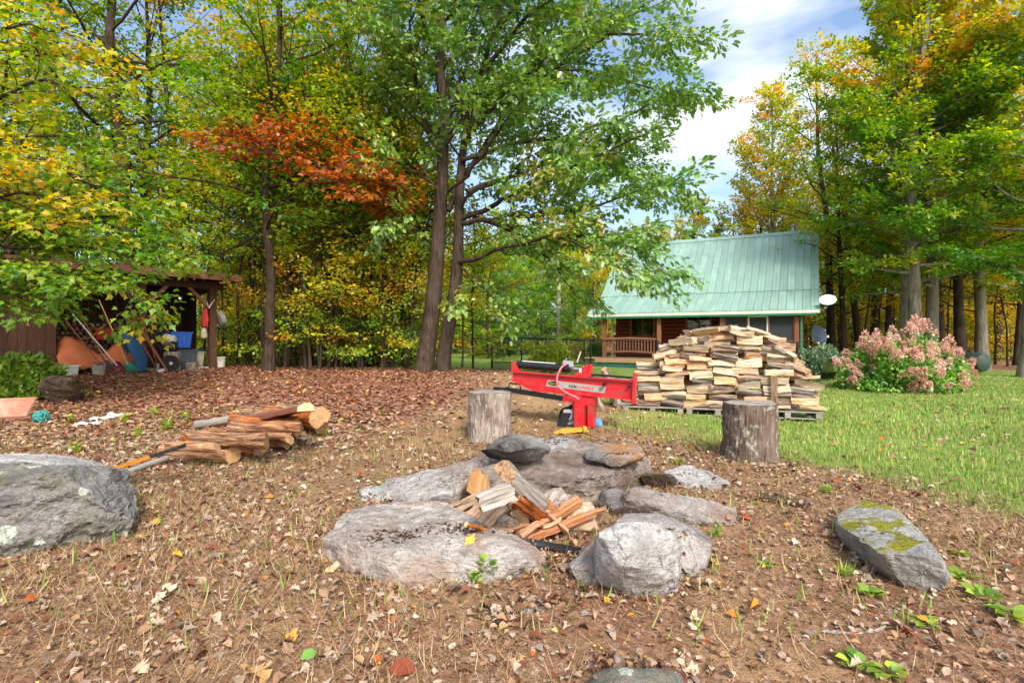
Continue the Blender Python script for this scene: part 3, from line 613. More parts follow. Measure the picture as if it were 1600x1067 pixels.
def forest():
    rg = random.Random(3)
    def P(px, y): return (px - 800) / F * y
    LF = 'trees of the forest behind the shed'; SP = 'saplings along the forest edge'
    # the trunks one can tell apart on the left
    put_tree('maple_thin', P(418, 15.7), 15.7, .46, .5, .95, 2.0, 'tall maple with a dark curved trunk between the shed and the oak', group=LF)
    put_tree('maple1', P(516, 18.2), 18.2, .47, .5, 1.0, .6, 'thick dark-trunked maple among saplings with yellowing lower boughs', group=LF)
    put_tree('maple2', P(585, 19.0), 19.0, .44, .5, 1.0, 4.0, 'dark maple trunk close to the left of the double-trunked oak', group=LF)
    put_tree('maple3', P(182, 19.5), 19.5, .46, .5, 1.05, 1.1, 'very thick dark maple trunk rising behind the middle of the woodshed', group=LF)
    put_tree('maple1', P(230, 21.5), 21.5, .38, .5, 1.0, 3.1, 'dark maple standing just behind the right bay of the woodshed', group=LF)
    put_tree('maple2', P(40, 17.5), 17.5, .62, .52, 1.1, 5.2, 'golden-yellow maple rising behind the left end of the woodshed', group=LF)
    put_tree('maple1', P(-60, 18.5), 18.5, .58, .5, 1.1, 2.2, 'yellow maple beyond the plank wall end of the woodshed', group=LF)
    fl = 'maple of the dense green and yellow forest behind the woodshed'
    for px, y, sh, k in ((120, 25, .55, 'maple2'), (300, 23, .60, 'maple2'), (470, 24, .46, 'maple2'),
                         (250, 32, .45, 'maple1'), (100, 33, .5, 'maple2'), (-40, 28, .5, 'maple1'), (180, 40, .55, 'maple3'), (690, 44, .5, 'full'), (-120, 24, .55, 'maple3')):
        put_tree(k, P(px, y), y, sh, .5, rg.uniform(.85, 1.1), label=fl, group='maples deep in the forest')
    sl = 'thin dark-stemmed maple sapling along the leaf-covered forest edge'
    spots = [(398, 18.2), (446, 16.6), (478, 16.8), (512, 16.9), (531, 17.3), (566, 17.0), (604, 17.2), (634, 17.2), (384, 20.0), (462, 18.2), (522, 19), (582, 18.5), (352, 20.2), (372, 19.6), (390, 20), (436, 16.9), (452, 19.5), (470, 17.6), (487, 18.9), (500, 16.6), (536, 17.5), (548, 20), (560, 16.9), (574, 17.6), (596, 16.6), (612, 17.4), (628, 18.4), (645, 20), (365, 22), (440, 23), (530, 23), (600, 22), (405, 24), (570, 25), (480, 26), (340, 24), (315, 20), (265, 20.5), (130, 20), (90, 21)]
    for i, (px, y) in enumerate(spots):
        put_tree(('sap1', 'sap2', 'sap2', 'sap1')[i % 4], P(px, y), y, .45 + .16 * rg.random(), .5, rg.uniform(.85, 1.15), label=sl, group=SP, name='maple_sapling', lean=(rg.gauss(0, .03), rg.gauss(0, .03)))
    ul = 'knee-high to head-high leafy maple seedling under the forest edge'
    for px, y in ((600, 18.6), (455, 22), (580, 22), (400, 22), (345, 22), (490, 24), (560, 24), (640, 23), (420, 26), (380, 25)):
        put_tree('under', P(px, y), y, .44 + .2 * rg.random(), .5, rg.uniform(.75, 1.2), label=ul, group='maple seedlings under the forest', name='maple_seedling')
    bl = 'leafy tree closing the view deep behind the forest edge'
    for i in range(22):
        px = -140 + i * 42 + rg.uniform(-10, 10); y = rg.uniform(33, 56)
        put_tree(('full', 'full2')[i % 2], P(px, y), y, .47 + .13 * rg.random(), .74, rg.uniform(.5, .8), label=bl, group='leafy trees deep behind the forest edge')  # leaf colour brightened so these rear trees look lit from behind
    for i in range(18):
        px = -60 + i * 41 + rg.uniform(-8, 8); y = rg.uniform(21, 32)
        put_tree(('sap2', 'under', 'sap1')[i % 3], P(px, y), y, .44 + .2 * rg.random(), .52, rg.uniform(.9, 1.5), label='leafy understory maple among the forest trunks', group='understory maples among the forest trunks', name='maple_sapling')
    for px, y in ((446, 16.8), (498, 16.6), (552, 16.9), (600, 16.6), (636, 16.8)):
        put_tree('sap3', P(px, y), y, .50 + .12 * rg.random(), .6, rg.uniform(.6, .95), name='maple_seedling')
    for i in range(26):
        px = 338 + i * 12 + rg.uniform(-6, 6); y = rg.uniform(17.5, 25)
        if px < 395: y += 3
        put_tree(('sap3', 'under')[i % 2], P(px, y), y, .50 + .13 * rg.random(), .64, rg.uniform(.7, 1.05), name='maple_seedling')  # raised leaf value paints brightness into the dark zone among the stems
    for i in range(24):
        px = 345 + i * 12.6 + rg.uniform(-5, 5); y = rg.uniform(16.4, 21)
        if px < 395: y += 3.5
        put_tree('pole', P(px, y), y, .46 + .16 * rg.random(), .55, rg.uniform(.8, 1.1), name='maple_sapling', lean=(rg.gauss(0, .025), rg.gauss(0, .025)))
    # thin trees right of the oak
    put_tree('sap1', P(722, 16.9), 16.9, .50, .5, .8, 1.0, 'slim two-toned sapling right beside the double oak trunk', name='maple_sapling')
    put_tree('sap3', P(738, 17.6), 17.6, .60, .5, .9, 2.4, 'short orange-tinted sapling between the oak and the fence corner post', name='maple_sapling')
    put_tree('full2', P(765, 33), 33, .40, .45, .62, .3, 'dark green bushy tree beyond the fence corner', group='trees beyond the fenced lawn')
    # far side of the fenced lawn
    fy = 'pale green poplar at the far side of the lawn'
    for px, y, s in ((805, 54, 1.0), (828, 58, 1.05), (848, 52, .92), (870, 60, 1.1), (893, 55, 1.0), (915, 57, 1.05), (785, 60, 1.0), (760, 56, 1.0), (938, 58, 1.1), (818, 50, .8), (880, 49, .75)):
        put_tree('poplar', P(px, y), y, .36 + .07 * rg.random(), .66, s, label=fy, group='poplars beyond the lawn', name='poplar_tree')
    for i in range(12):
        px = 700 + i * 24 + rg.uniform(-6, 6); y = rg.uniform(62, 68)
        put_tree(('full', 'full2')[i % 2], P(px, y), y, .40 + .08 * rg.random(), .66, rg.uniform(.85, 1.15), group='pale trees of the far treeline')
    for px, y, sh, s, lb in ((930, 50, .60, .72, 'orange maple just left of the cabin roof'), (800, 47, .30, .40, 'low dark green tree left of the utility pole'), (848, 46, .33, .38, 'low green tree beside the utility pole'), (900, 47, .36, .45, 'bushy green tree right of the utility pole'),
                         (745, 50, .5, .6, 'yellow-green tree seen between oak trunks and fence'), (712, 52, .55, .7, 'yellowish tree far behind the oak trunks')):
        put_tree('full', P(px, y), y, sh, .55, s, label=lb)
    # behind the cabin
    put_tree('wispy', P(1213, 39), 39, .52, .55, 1.0, 1.0, 'tall sparse tree with brownish-yellow leaves rising behind the cabin roof', name='ash_tree')
    for px, y, sh, s, k, lb in ((1045, 47, .42, .80, 'full', 'green tree behind the left part of the cabin ridge'), (1085, 46, .46, 1.05, 'full2', 'rounded green tree peeking over the cabin ridge'), (1145, 44, .54, .98, 'full', 'golden tree peeking over the middle of the cabin roof'),
                              (1190, 43, .50, 1.05, 'full2', 'yellow-green tree behind the cabin roof below the sparse tree'), (1262, 42, .52, 1.05, 'full', 'green tree behind the stove pipe of the cabin'), (985, 48, .5, .7, 'full2', 'yellow-green tree behind the left gable of the cabin'), (1000, 56, .5, 1.0, 'full', 'tall tree far behind the left end of the cabin')):
        put_tree(k, P(px, y), y, sh, .52, s, label=lb, group='trees behind the cabin')
    # the forest on the right
    RG = 'trees of the forest right of the cabin'
    put_tree('edge1', P(1412, 23.5), 23.5, .49, .5, .92, 3.4, 'left trunk of the three big maples behind the pink hydrangea', group=RG)
    put_tree('edge2', P(1434, 22.6), 22.6, .42, .5, 1.05, 2.0, 'thick middle trunk of the three big maples behind the pink hydrangea', group=RG)
    put_tree('edge1', P(1456, 24.0), 24.0, .46, .5, 1.0, 4.2, 'pale leaning right trunk of the three big maples behind the pink hydrangea', group=RG, lean=(0, .04))
    put_tree('maple2', P(1322, 28), 28, .50, .5, .85, 5.0, 'pale grey maple trunk standing right of the satellite dish', group=RG)
    put_tree('edge2', P(1535, 25.5), 25.5, .50, .5, 1.0, 3.0, 'leafy maple standing between the three big maples and the tank', group=RG)
    put_tree('edge1', P(1605, 21), 21, .40, .48, .95, 1.7, 'dark green maple at the end of the lawn beside the tank', group=RG)
    put_tree('maple1', P(1500, 27), 27, .46, .5, 1.0, label='dark maple trunk right behind the pink hydrangea', group=RG)
    put_tree('maple2', P(1507, 29), 29, .60, .5, 1.0, label='slim yellow maple behind the right side of the pink hydrangea', group=RG)
    rl = 'maple of the green and golden forest right of the cabin'
    for px, y, sh, k in ((1300, 33, .48, 'maple1'), (1345, 31, .55, 'maple2'), (1362, 36, .5, 'maple3'), (1385, 33, .45, 'maple2'), (1470, 34, .58, 'maple1'), (1530, 33, .62, 'maple2'), (1560, 36, .60, 'maple1'), (1590, 30, .64, 'maple2'), (1640, 27, .5, 'maple3'), (1680, 24, .5, 'maple1'),
                         (1330, 45, .5, 'full'), (1390, 47, .54, 'full2'), (1450, 46, .54, 'full'), (1510, 45, .58, 'full2'), (1570, 44, .57, 'full'), (1630, 42, .55, 'full2'), (1420, 40, .5, 'sap2'), (1545, 40, .57, 'full'), (1480, 40, .54, 'full2'), (1300, 52, .55, 'full')):
        put_tree(k, P(px, y), y, sh, .52, rg.uniform(.88, 1.1), label=rl, group='maples deep in the right forest')
    for i in range(22):
        px = 960 + i * 34 + rg.uniform(-10, 10); y = rg.uniform(50, 62)
        put_tree(('full', 'full2')[i % 2], P(px, y), y, .38 + .16 * rg.random(), .55, rg.uniform(.7, .95) if px < 1280 else rg.uniform(.9, 1.2), label='leafy tree closing the view behind the cabin and right forest', group='leafy trees far behind the cabin')
    for i, (px, y) in enumerate(((1312, 30), (1352, 29), (1372, 30), (1520, 30), (1555, 31), (1575, 29), (1480, 31), (1395, 31), (1338, 34))):
        put_tree(('sap2', 'sap1')[i % 2], P(px, y), y, .5 + .14 * rg.random(), .5, rg.uniform(.9, 1.2), label='thin maple sapling in the forest right of the cabin', group='saplings right of the cabin', name='maple_sapling')
    for px, y in ((1310, 36), (1350, 38), (1400, 38), (1440, 37), (1500, 38), (1540, 37), (1580, 36), (1600, 33), (1620, 38)):
        put_tree('under', P(px, y), y, .56 + .1 * rg.random(), .5, rg.uniform(1, 1.5), label='golden undergrowth bush in the forest right of the cabin', group='undergrowth right of the cabin', name='maple_seedling')
forest()
# ================================================================ log cabin
def sided(name, c1, c2, **kw): return pmat(name, c1, c2, **kw)
pmat('log_wall', '#4e2219', '#7a3a2a', 5, (1, 8, 8), .6, .3, .01, .18)
pmat('post_wood', '#6a4230', '#8c5e42', 5, (8, 8, 1), .7, .3, .01, .12)
pmat('deck_wood', '#8a6a50', '#b09070', 5, (1, 8, 8), .8, .3, .01, .15)
pmat('rail_wood', '#6e4535', '#94654e', 5, (1, 8, 8), .75, .3, .01, .15)
pmat('roof_metal', '#7c9c8e', '#8aa99b', 1.6, (3, .6, .6), .4, .05, .004, .07, 0.0, .5, grime='#98b8ab', gs=.7)
pmat('trim_pale', '#c9c4b6', '#dcd8cc', 4, (1, 1, 1), .6, .05, .004, .05)
pmat('trim_green', '#1f6a4c', '#2c8060', 4, (1, 1, 1), .5, .05, .004, .05)
pmat('soffit', '#4a3a30', '#5a483c', 4, (1, 1, 1), .8, .05, .004, .05)
pmat('lattice_teal', '#2f6e66', '#458a80', 6, (1, 1, 1), .7, .1, .004, .1)
pmat('white_paint', '#d6d6d2', '#e8e8e6', 6, (1, 1, 1), .5, .05, .004, .05)
pmat('steel', '#8f9294', '#b9bcbe', 8, (1, 1, 1), .35, .05, .004, .05, .9, .5)
pmat('dark_navy', '#20283a', '#303a50', 5, (1, 1, 1), .6, .1, .004, .1)
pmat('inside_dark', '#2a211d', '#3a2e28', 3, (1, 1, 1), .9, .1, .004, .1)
pmat('inside_wood', '#8d6138', '#a87848', 3, (1, 1, 6), .9, .1, .004, .1)
def glass_mat(name, tint, rough, alpha):
    m, nt, out = newmat(name); g = nd(nt, 'BsdfGlossy', Roughness=rough); t = nd(nt, 'BsdfTransparent', Color=tint); mx = nd(nt, 'MixShader'); fr = nd(nt, 'Fresnel', IOR=1.5)
    nt.links.new(math_(nt, 'ADD', fr.outputs[0], alpha), mx.inputs[0]); nt.links.new(t.outputs[0], mx.inputs[1]); nt.links.new(g.outputs[0], mx.inputs[2]); nt.links.new(mx.outputs[0], out.inputs['Surface'])
glass_mat('window_glass', (.7, .75, .75, 1), .02, .06)
def screen_mat():
    m, nt, out = newmat('insect_screen'); d = nd(nt, 'BsdfDiffuse', Color=lin('#4a4c50')); t = nd(nt, 'BsdfTransparent', Color=(.8, .8, .8, 1)); mx = nd(nt, 'MixShader', Fac=.62)
    nt.links.new(t.outputs[0], mx.inputs[1]); nt.links.new(d.outputs[0], mx.inputs[2]); nt.links.new(mx.outputs[0], out.inputs['Surface'])
screen_mat()
HX = Vector((0.885, -0.465, 0)).normalized(); HANG = math.atan2(HX.y, HX.x)
def cabin():
    Lh = 9.98; O = Vector((3.72, 27.64, 0)); z0 = gzf(6.5, 27)
    h = thing('log_cabin', 'dark red log cabin with green metal roof and covered front porch', 'cabin', (O.x, O.y, z0), HANG)
    E, B, Rg, Bk = (0.0, 2.62), (2.1, 3.58), (5.6, 6.78), (11.2, 3.4)   # eave, break, ridge, back eave as (y, z)
    n = 32; w = Lh / n
    # roof panels: a flat pan with a raised seam along one side, shared meshes
    def panel(A, Bp, name):
        dy, dz = Bp[0] - A[0], Bp[1] - A[1]; ln = math.hypot(dy, dz); nx = (0, -dz / ln, dy / ln); m = MB()
        prof = [(0, 0), (.02, .035), (.045, .035), (.065, 0), (w * .5 - .02, 0), (w * .5 - .01, .012), (w * .5 + .01, .012), (w * .5 + .02, 0), (w - .001, 0)]
        V = [];
        for (yy, zz) in (A, Bp):
            for x, u in prof: V.append((x, yy + nx[1] * u, zz + nx[2] * u))
        for (yy, zz) in (A, Bp):
            for x, u in prof: V.append((x, yy - nx[1] * .02, zz - nx[2] * .02))
        k = len(prof); Fs = []
        for i in range(k - 1):
            Fs.append((i, i + 1, k + i + 1, k + i)); Fs.append((2 * k + i + 1, 2 * k + i, 3 * k + i, 3 * k + i + 1))
            Fs.append((i + 1, i, 2 * k + i, 2 * k + i + 1)); Fs.append((k + i, k + i + 1, 3 * k + i + 1, 3 * k + i))
        Fs += [(0, k, 3 * k, 2 * k), (k - 1, 3 * k - 1, 4 * k - 1, 2 * k - 1)]
        m.add(V, Fs); return m.mesh(name)
    roof = MB().prism([(0, E[0] + .03, E[1] - .06), (0, B[0], B[1] - .06), (0, Rg[0], Rg[1] - .08), (0, Bk[0], Bk[1] - .06), (0, Bk[0], Bk[1] - .16), (0, Rg[0], Rg[1] - .22), (0, B[0], B[1] - .2), (0, E[0] + .03, E[1] - .15)], (.04, 0, 0), (Lh - .04, 0, 0)).build('roof', 'soffit', h)
    lowm = panel(E, (B[0] + .06, B[1] + .02), 'lower_roof_panel'); upm = panel((B[0] - .02, B[1] + .012), Rg, 'upper_roof_panel'); bkm = panel(Bk, Rg, 'back_roof_panel')
    for i in range(n):
        for me, nm in ((lowm, 'roof_panel'), (upm, 'roof_panel'), (bkm, 'roof_panel')): link(nm, me, 'roof_metal', roof, (i * w, 0, 0))
    MB().prism([(0, Rg[0] - .18, Rg[1] - .12), (0, Rg[0], Rg[1] + .06), (0, Rg[0] + .18, Rg[1] - .06), (0, Rg[0], Rg[1] + .04)], (-.02, 0, 0), (Lh + .02, 0, 0)).build('ridge_cap', 'roof_metal', roof)
    MB().bar((-.02, E[0] - .02, E[1] - .09), (Lh + .02, E[0] - .02, E[1] - .09), .03, .13).build('fascia', 'trim_pale', h)
    MB().bar((.1, E[0] + .02, E[1] - .2), (Lh - .1, E[0] + .02, E[1] - .2), .07, .08).build('porch_beam', 'trim_green', h)
    for x in (-.015, Lh + .015):
        m = MB()
        for a, b in ((E, B), (B, Rg), (Rg, Bk)): m.bar((x, a[0], a[1] - .07), (x, b[0], b[1] - .07), .03, .16)
        m.build('rake_board', 'roof_metal', h)
    p = MB().tube([(8.9, 5.9, 6.2), (8.9, 5.9, 7.1)], .09, 10).build('stove_pipe', 'steel', h, True); MB().lathe([(.15, 7.12), (.15, 7.17), (.05, 7.24)], 12, (8.9, 5.9, 0)).build('pipe_cap', 'steel', p, True)
    # log wall of the front: each course is a log; openings for windows and door
    yw = 2.3; wl, wr_ = .72, 9.3; zf = .48
    op = [(1.55, 2.68, 1.55, 2.45), (4.3, 5.4, .5, 2.5), (6.9, 8.3, 1.35, 2.45)]
    course = .19; logm = {}
    zz = zf + .02
    while zz < 3.35:
        segs = [(wl, wr_)]
        for a, b, z1, z2 in op:
            if z1 - .02 < zz + course / 2 < z2 + .02:
                segs = [q for s_ in segs for q in (((s_[0], a), (b, s_[1])) if s_[0] < a and s_[1] > b else (s_,))]
        for a, b in segs:
            key = round(b - a, 3)
            if key not in logm:
                logm[key] = MB().tube([(0, 0, 0), (key, 0, 0)], course * .52, 10).mesh('wall_log', True)
            link('wall_log', logm[key], 'log_wall', h, (a, yw + .05, zz + course / 2))
        zz += course
    for x in (wl - .02, wr_): 
        m = MB(); m.prism([(x, yw + .02, zf - .3), (x, Bk[0] - .9, zf - .3), (x, Bk[0] - .9, 3.9), (x, Rg[0], Rg[1] - .3), (x, yw + .02, 3.5)], (0, 0, 0), (.1, 0, 0)); m.build('gable_wall', 'log_wall', h)
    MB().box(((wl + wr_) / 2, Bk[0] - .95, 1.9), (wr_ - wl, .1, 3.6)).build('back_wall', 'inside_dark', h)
    MB().box(((wl + wr_) / 2, yw + 3.2, 1.7), (wr_ - wl - .3, .06, 2.6)).build('inner_wall', 'inside_wood', h)
    MB().box(((wl + wr_) / 2, 6.2, zf - .02), (wr_ - wl - .3, 7.4, .05)).build('inner_floor', 'inside_wood', h)
    for i, (a, b, z1, z2) in enumerate(op):
        wd = MB(); t = .07
        for c, d in ((((a + b) / 2, yw, z1 - t / 2), (b - a + 2 * t, .16, t)), (((a + b) / 2, yw, z2 + t / 2), (b - a + 2 * t, .16, t)), ((a - t / 2, yw, (z1 + z2) / 2), (t, .157, z2 - z1)), ((b + t / 2, yw, (z1 + z2) / 2), (t, .157, z2 - z1)), (((a + b) / 2, yw - .01, (z1 + z2) / 2), (.05, .10, z2 - z1))): wd.box(c, d)
        o = wd.build('door' if i == 1 else 'window', 'rail_wood', h)
        for sx in (0, 1):
            xa = a + (b - a) * sx / 2 + (.03 if sx else 0); xb = xa + (b - a) / 2 - .03
            MB().box(((xa + xb) / 2, yw + .03, (z1 + z2) / 2), (xb - xa, .012, z2 - z1)).build('pane', 'window_glass', o)
    # porch floor of single boards, front rim, lattice skirt
    nb = 16
    bm_ = MB().box((0, 0, 0), (9.0, .108, .04)).mesh('deck_board')
    for i in range(nb): link('deck_board', bm_, 'deck_wood', h, (4.85, .28 + i * .118, zf - .02))
    MB().bar((.3, .2, zf - .12), (9.35, .2, zf - .12), .05, .2).build('deck_rim', 'deck_wood', h)
    MB().box((.0, 1.2, zf - .03), (.7, 1.5, .06)).build('porch_step', 'deck_wood', h)
    lt = MB(); x = .4
    while x < 9.3:
        for s_ in (1, -1): lt.bar((x, .24 + .008 * s_, .0), (x + .3 * s_, .24 + .008 * s_, zf - .2), .008, .03, (1, 0, 0))
        x += .1
    tag(lt.build('lattice', 'lattice_teal', h), kind='stuff')
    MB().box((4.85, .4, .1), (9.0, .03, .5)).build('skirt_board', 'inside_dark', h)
    for x in (.75, 3.4, 6.18, 9.15): MB().box((x, .33, (zf + 2.45) / 2 - .2), (.17, .17, 2.45 - zf + .4)).build('porch_post', 'post_wood', h)
    MB().box((.62, 2.0, 1.5), (.09, .09, 2.2)).build('downspout', 'white_paint', h)
    MB().box((9.33, .25, 1.25), (.08, .07, 2.3)).build('downspout', 'trim_green', h)
    bal = MB().box((0, 0, 0), (.045, .045, .62)).mesh('baluster')
    for a, b in ((.84, 3.31),):
        r_ = MB(); r_.tube([(a, .33, zf + .92), ((a + b) / 2, .33, zf + .95), (b, .33, zf + .9)], .05, 7); r_.tube([(a, .33, zf + .28), ((a + b) / 2, .33, zf + .31), (b, .33, zf + .25)], .04, 7); r_.build('railing', 'rail_wood', h, True)
        k = int((b - a) / .14)
        for j in range(1, k): link('baluster', bal, 'rail_wood', h, (a + (b - a) * j / k, .33, zf + .6))
    # insect screens of the right part of the porch
    xs = [6.27, 7.25, 8.05, 9.06]
    for a, b in zip(xs, xs[1:]):
        f = MB(); z1, z2 = zf + .02, 2.36
        for c, d in ((((a + b) / 2, .33, z1 + .03), (b - a, .06, .06)), (((a + b) / 2, .33, z2), (b - a, .06, .06)), (((a + b) / 2, .33, 1.3), (b - a, .055, .05)), ((a + .03, .33, (z1 + z2) / 2), (.05, .062, z2 - z1)), ((b - .03, .33, (z1 + z2) / 2), (.05, .062, z2 - z1))): f.box(c, d)
        o = f.build('screen_frame', 'trim_pale' if a < 8 and a > 7 else 'rail_wood', h); MB().box(((a + b) / 2, .34, (z1 + z2) / 2), (b - a - .06, .004, z2 - z1 - .06)).build('screen', 'insect_screen', o)
    # items fixed to or standing by the cabin
    MW = Matrix.Translation((O.x, O.y, z0)) @ Matrix.Rotation(HANG, 4, 'Z')
    def dish(loc, rx, rz, mat, label, r=.36, flat=.8):
        d = thing('satellite_dish', label, 'satellite dish', MW @ Vector(loc), rz)
        m = MB(); rot = Matrix.Rotation(rx, 3, 'X'); prof = [(.001, .0), (r * .4, .012), (r * .75, .045), (r, .085), (r + .008, .08), (r * .75, .03), (r * .4, -.004), (.001, -.014)]
        m.lathe(prof, 28, (0, 0, 0), rot @ Matrix.Diagonal((1, flat, 1))); m.build('reflector', mat, d, True)
        MB().tube([(0, 0, 0), (0, .12, -.1), (-.05, .2, -.32)], .02, 6).build('mount_arm', 'steel', d, True)
        f = MB().tube([rot @ Vector((0, -r * .7, .05)), rot @ Vector((0, -r * .45, .42))], .012, 5); f.box(rot @ Vector((0, -r * .42, .43)), (.07, .07, .09)); f.build('receiver_arm', 'trim_pale', d)
        return d
    dish((Lh + .30, .05, 2.95), R(62), R(-30), 'white_paint', 'white oval satellite dish mounted at the right roof corner of the cabin', .31, .78)
    dish((Lh - .05, .45, 1.55), R(75), R(20), 'dark_navy', 'dark round dish mounted low at the right corner of the cabin porch', .40, 1.0)
cabin()
# ================================================================ chain-link fence
pmat('black_metal', '#15161a', '#24262a', 9, (1, 1, 1), .5, .1, .003, .08)
def fence():
    A = Vector((-.73, 20.6, 0)); f = thing('chain_link_fence', 'black chain-link fence round the lawn before the cabin', 'fence', (A.x, A.y, gzf(A.x, A.y)))
    b0 = Vector((A.x, A.y, gzf(A.x, A.y)))
    du = Vector((3.41, -1.4, 0)); posts = [A + du * t for t in (0, .48, 1, 1.6, 2.15, 2.71)]; dv = Vector((.465, .885, 0)); back = [A + dv * s for s in (2.4, 4.8, 7.2, 9.6)]
    hgt = 1.22
    def P(v, z): return Vector((v.x, v.y, gzf(v.x, v.y) + z)) - b0
    for i, v in enumerate(posts + back):
        r_ = .042 if i in (0, 3, 5) else .03; q = P(v, 0)
        o = MB().tube([q + Vector((0, 0, -.1)), q + Vector((0, 0, hgt + (.06 if r_ > .03 else 0)))], r_, 8).build('post', 'black_metal', f, True); MB().lathe([(r_ + .006, 0), (r_ * .8, .03), (.004, .05)], 8, q + Vector((0, 0, hgt + (.06 if r_ > .03 else 0)))).build('post_cap', 'black_metal', o, True)
    mesh = MB()
    for run in (posts, [A] + back):
        for a, b in zip(run, run[1:]):
            pa, pb = P(a, 0), P(b, 0)
            MB().tube([pa + Vector((0, 0, hgt)), pb + Vector((0, 0, hgt))], .018, 6).build('top_rail', 'black_metal', f, True)
            ln = (pb - pa).length; step = .075; k = int(ln / step); dd = (pb - pa) / ln
            for j in range(-int(hgt / step), k):
                for s_ in (1, -1):
                    t0, t1 = j * step, j * step + hgt
                    z0, z1 = (0.04, hgt) if s_ > 0 else (hgt, .04)
                    c0, c1 = max(t0, 0), min(t1, ln)
                    if c1 - c0 < .02: continue
                    za = z0 + (z1 - z0) * (c0 - t0) / hgt; zb = z0 + (z1 - z0) * (c1 - t0) / hgt
                    mesh.bar(pa + dd * c0 + Vector((0, 0, za)), pa + dd * c1 + Vector((0, 0, zb)), .0035, .0035)
    tag(mesh.build('wire_mesh', 'black_metal', f), kind='stuff')
fence()
# ================================================================ utility pole and its wires
pmat('pole_wood', '#9a948a', '#b8b2a8', 5, (8, 8, 1), .9, .3, .01, .05)
def utility_pole():
    P0 = at(873, 528, 49); x, y = P0.x, P0.y; z = gzf(x, y)
    p = thing('utility_pole', 'grey wooden utility pole standing beyond the fenced lawn', 'utility pole', (x, y, z))
    MB().tube([(0, 0, -.3), (0, 0, 5), (0, 0, 9)], [.22, .2, .16], 10).build('pole', 'pole_wood', p, True)
    MB().bar((-1.1, 0, 8.3), (1.1, 0, 8.3), .1, .12).build('crossarm', 'pole_wood', p)
    for zt, dz in ((4.2, 0), (3.5, .0)):
        m = MB(); pts = [(-16 + 2 * k, .3 * k, zt + .0022 * (k - 8) ** 2 * 2 - .28) for k in range(17)]; m.tube(pts, .03, 5); tag(m.build('overhead_wire', 'white_paint', None, True, 0, (x, y, z)), 'pale overhead wire strung past the utility pole beyond the lawn', 'wire', 'overhead wires beyond the lawn')
utility_pole()
# ================================================================ woodshed and what stands in it
pmat('shed_wood', '#3f2b21', '#5e4232', 4, (8, 8, 1), .85, .4, .01, .2)
pmat('shed_edge', '#7c5142', '#9a6a58', 4, (1, 1, 1), .85, .3, .01, .1)
pmat('shed_dark', '#33251d', '#4a372b', 4, (8, 8, 1), .9, .3, .01, .2)
pmat('shingle', '#3c3430', '#544a44', 12, (1, 1, 1), .95, .4, .01, .1)
pmat('blue_plastic', '#274f9e', '#3160b4', 3, (1, 1, 1), .45, .05, .003, .05)
pmat('blue_tub', '#22486e', '#2f5c88', 4, (1, 1, 1), .5, .1, .004, .05, grime='#40566a')
pmat('grey_plastic', '#3b4148', '#4d545c', 3, (1, 1, 1), .55, .05, .003, .05)
pmat('beige_plastic', '#a09880', '#b8b09a', 3, (1, 1, 1), .55, .05, .003, .05)
pmat('white_plastic', '#c8c6bc', '#dcdacf', 3, (1, 1, 1), .5, .05, .003, .05)
pmat('orange_tarp', '#b8623c', '#d07a50', 3, (1, 1, 1), .8, .3, .01, .05)
pmat('tool_wood', '#b58f5c', '#d0aa74', 5, (6, 6, 1), .7, .1, .003, .15)
pmat('tool_brown', '#6e4030', '#8c5640', 5, (6, 6, 1), .7, .1, .003, .15)
pmat('tool_steel', '#b8b4b4', '#d2cecf', 6, (1, 1, 1), .4, .05, .003, .1, .5)
pmat('green_rake', '#1f6a54', '#2d8468', 5, (1, 1, 1), .5, .05, .003, .05)
pmat('maroon', '#5a2430', '#74323e', 5, (1, 1, 1), .6, .1, .004, .05)
pmat('red_plastic', '#a02c2c', '#ba3a36', 5, (1, 1, 1), .5, .05, .003, .05)
pmat('rubber', '#1d1d1e', '#2c2c2c', 9, (1, 1, 1), .85, .2, .004, .05)
pmat('grey_cloth', '#8f8d8a', '#b8b6b2', 6, (1, 1, 1), .95, .4, .01, .05)
pmat('black_bag', '#1c1c1e', '#2c2c30', 4, (1, 1, 1), .4, .4, .02, .05)
pmat('split_dark', '#6b4a36', '#98705a', 5, (1, 6, 6), .9, .3, .01, .3)
pmat('concrete', '#8f8a80', '#a8a298', 6, (1, 1, 1), .95, .3, .01, .05)
SX = Vector((.625, .781, 0)).normalized(); SANG = math.atan2(SX.y, SX.x)
SA = Vector((-11.4, 13.9, 0)); SZ = gzf(-10.2, 15.4)
SHM = Matrix.Translation((SA.x, SA.y, SZ)) @ Matrix.Rotation(SANG, 4, 'Z')
def SW(x, y, z=None):
    "shed frame to world; z None = on the ground"
    v = SHM @ Vector((x, y, 0 if z is None else z))
    if z is None: v.z = gzf(v.x, v.y)
    return v
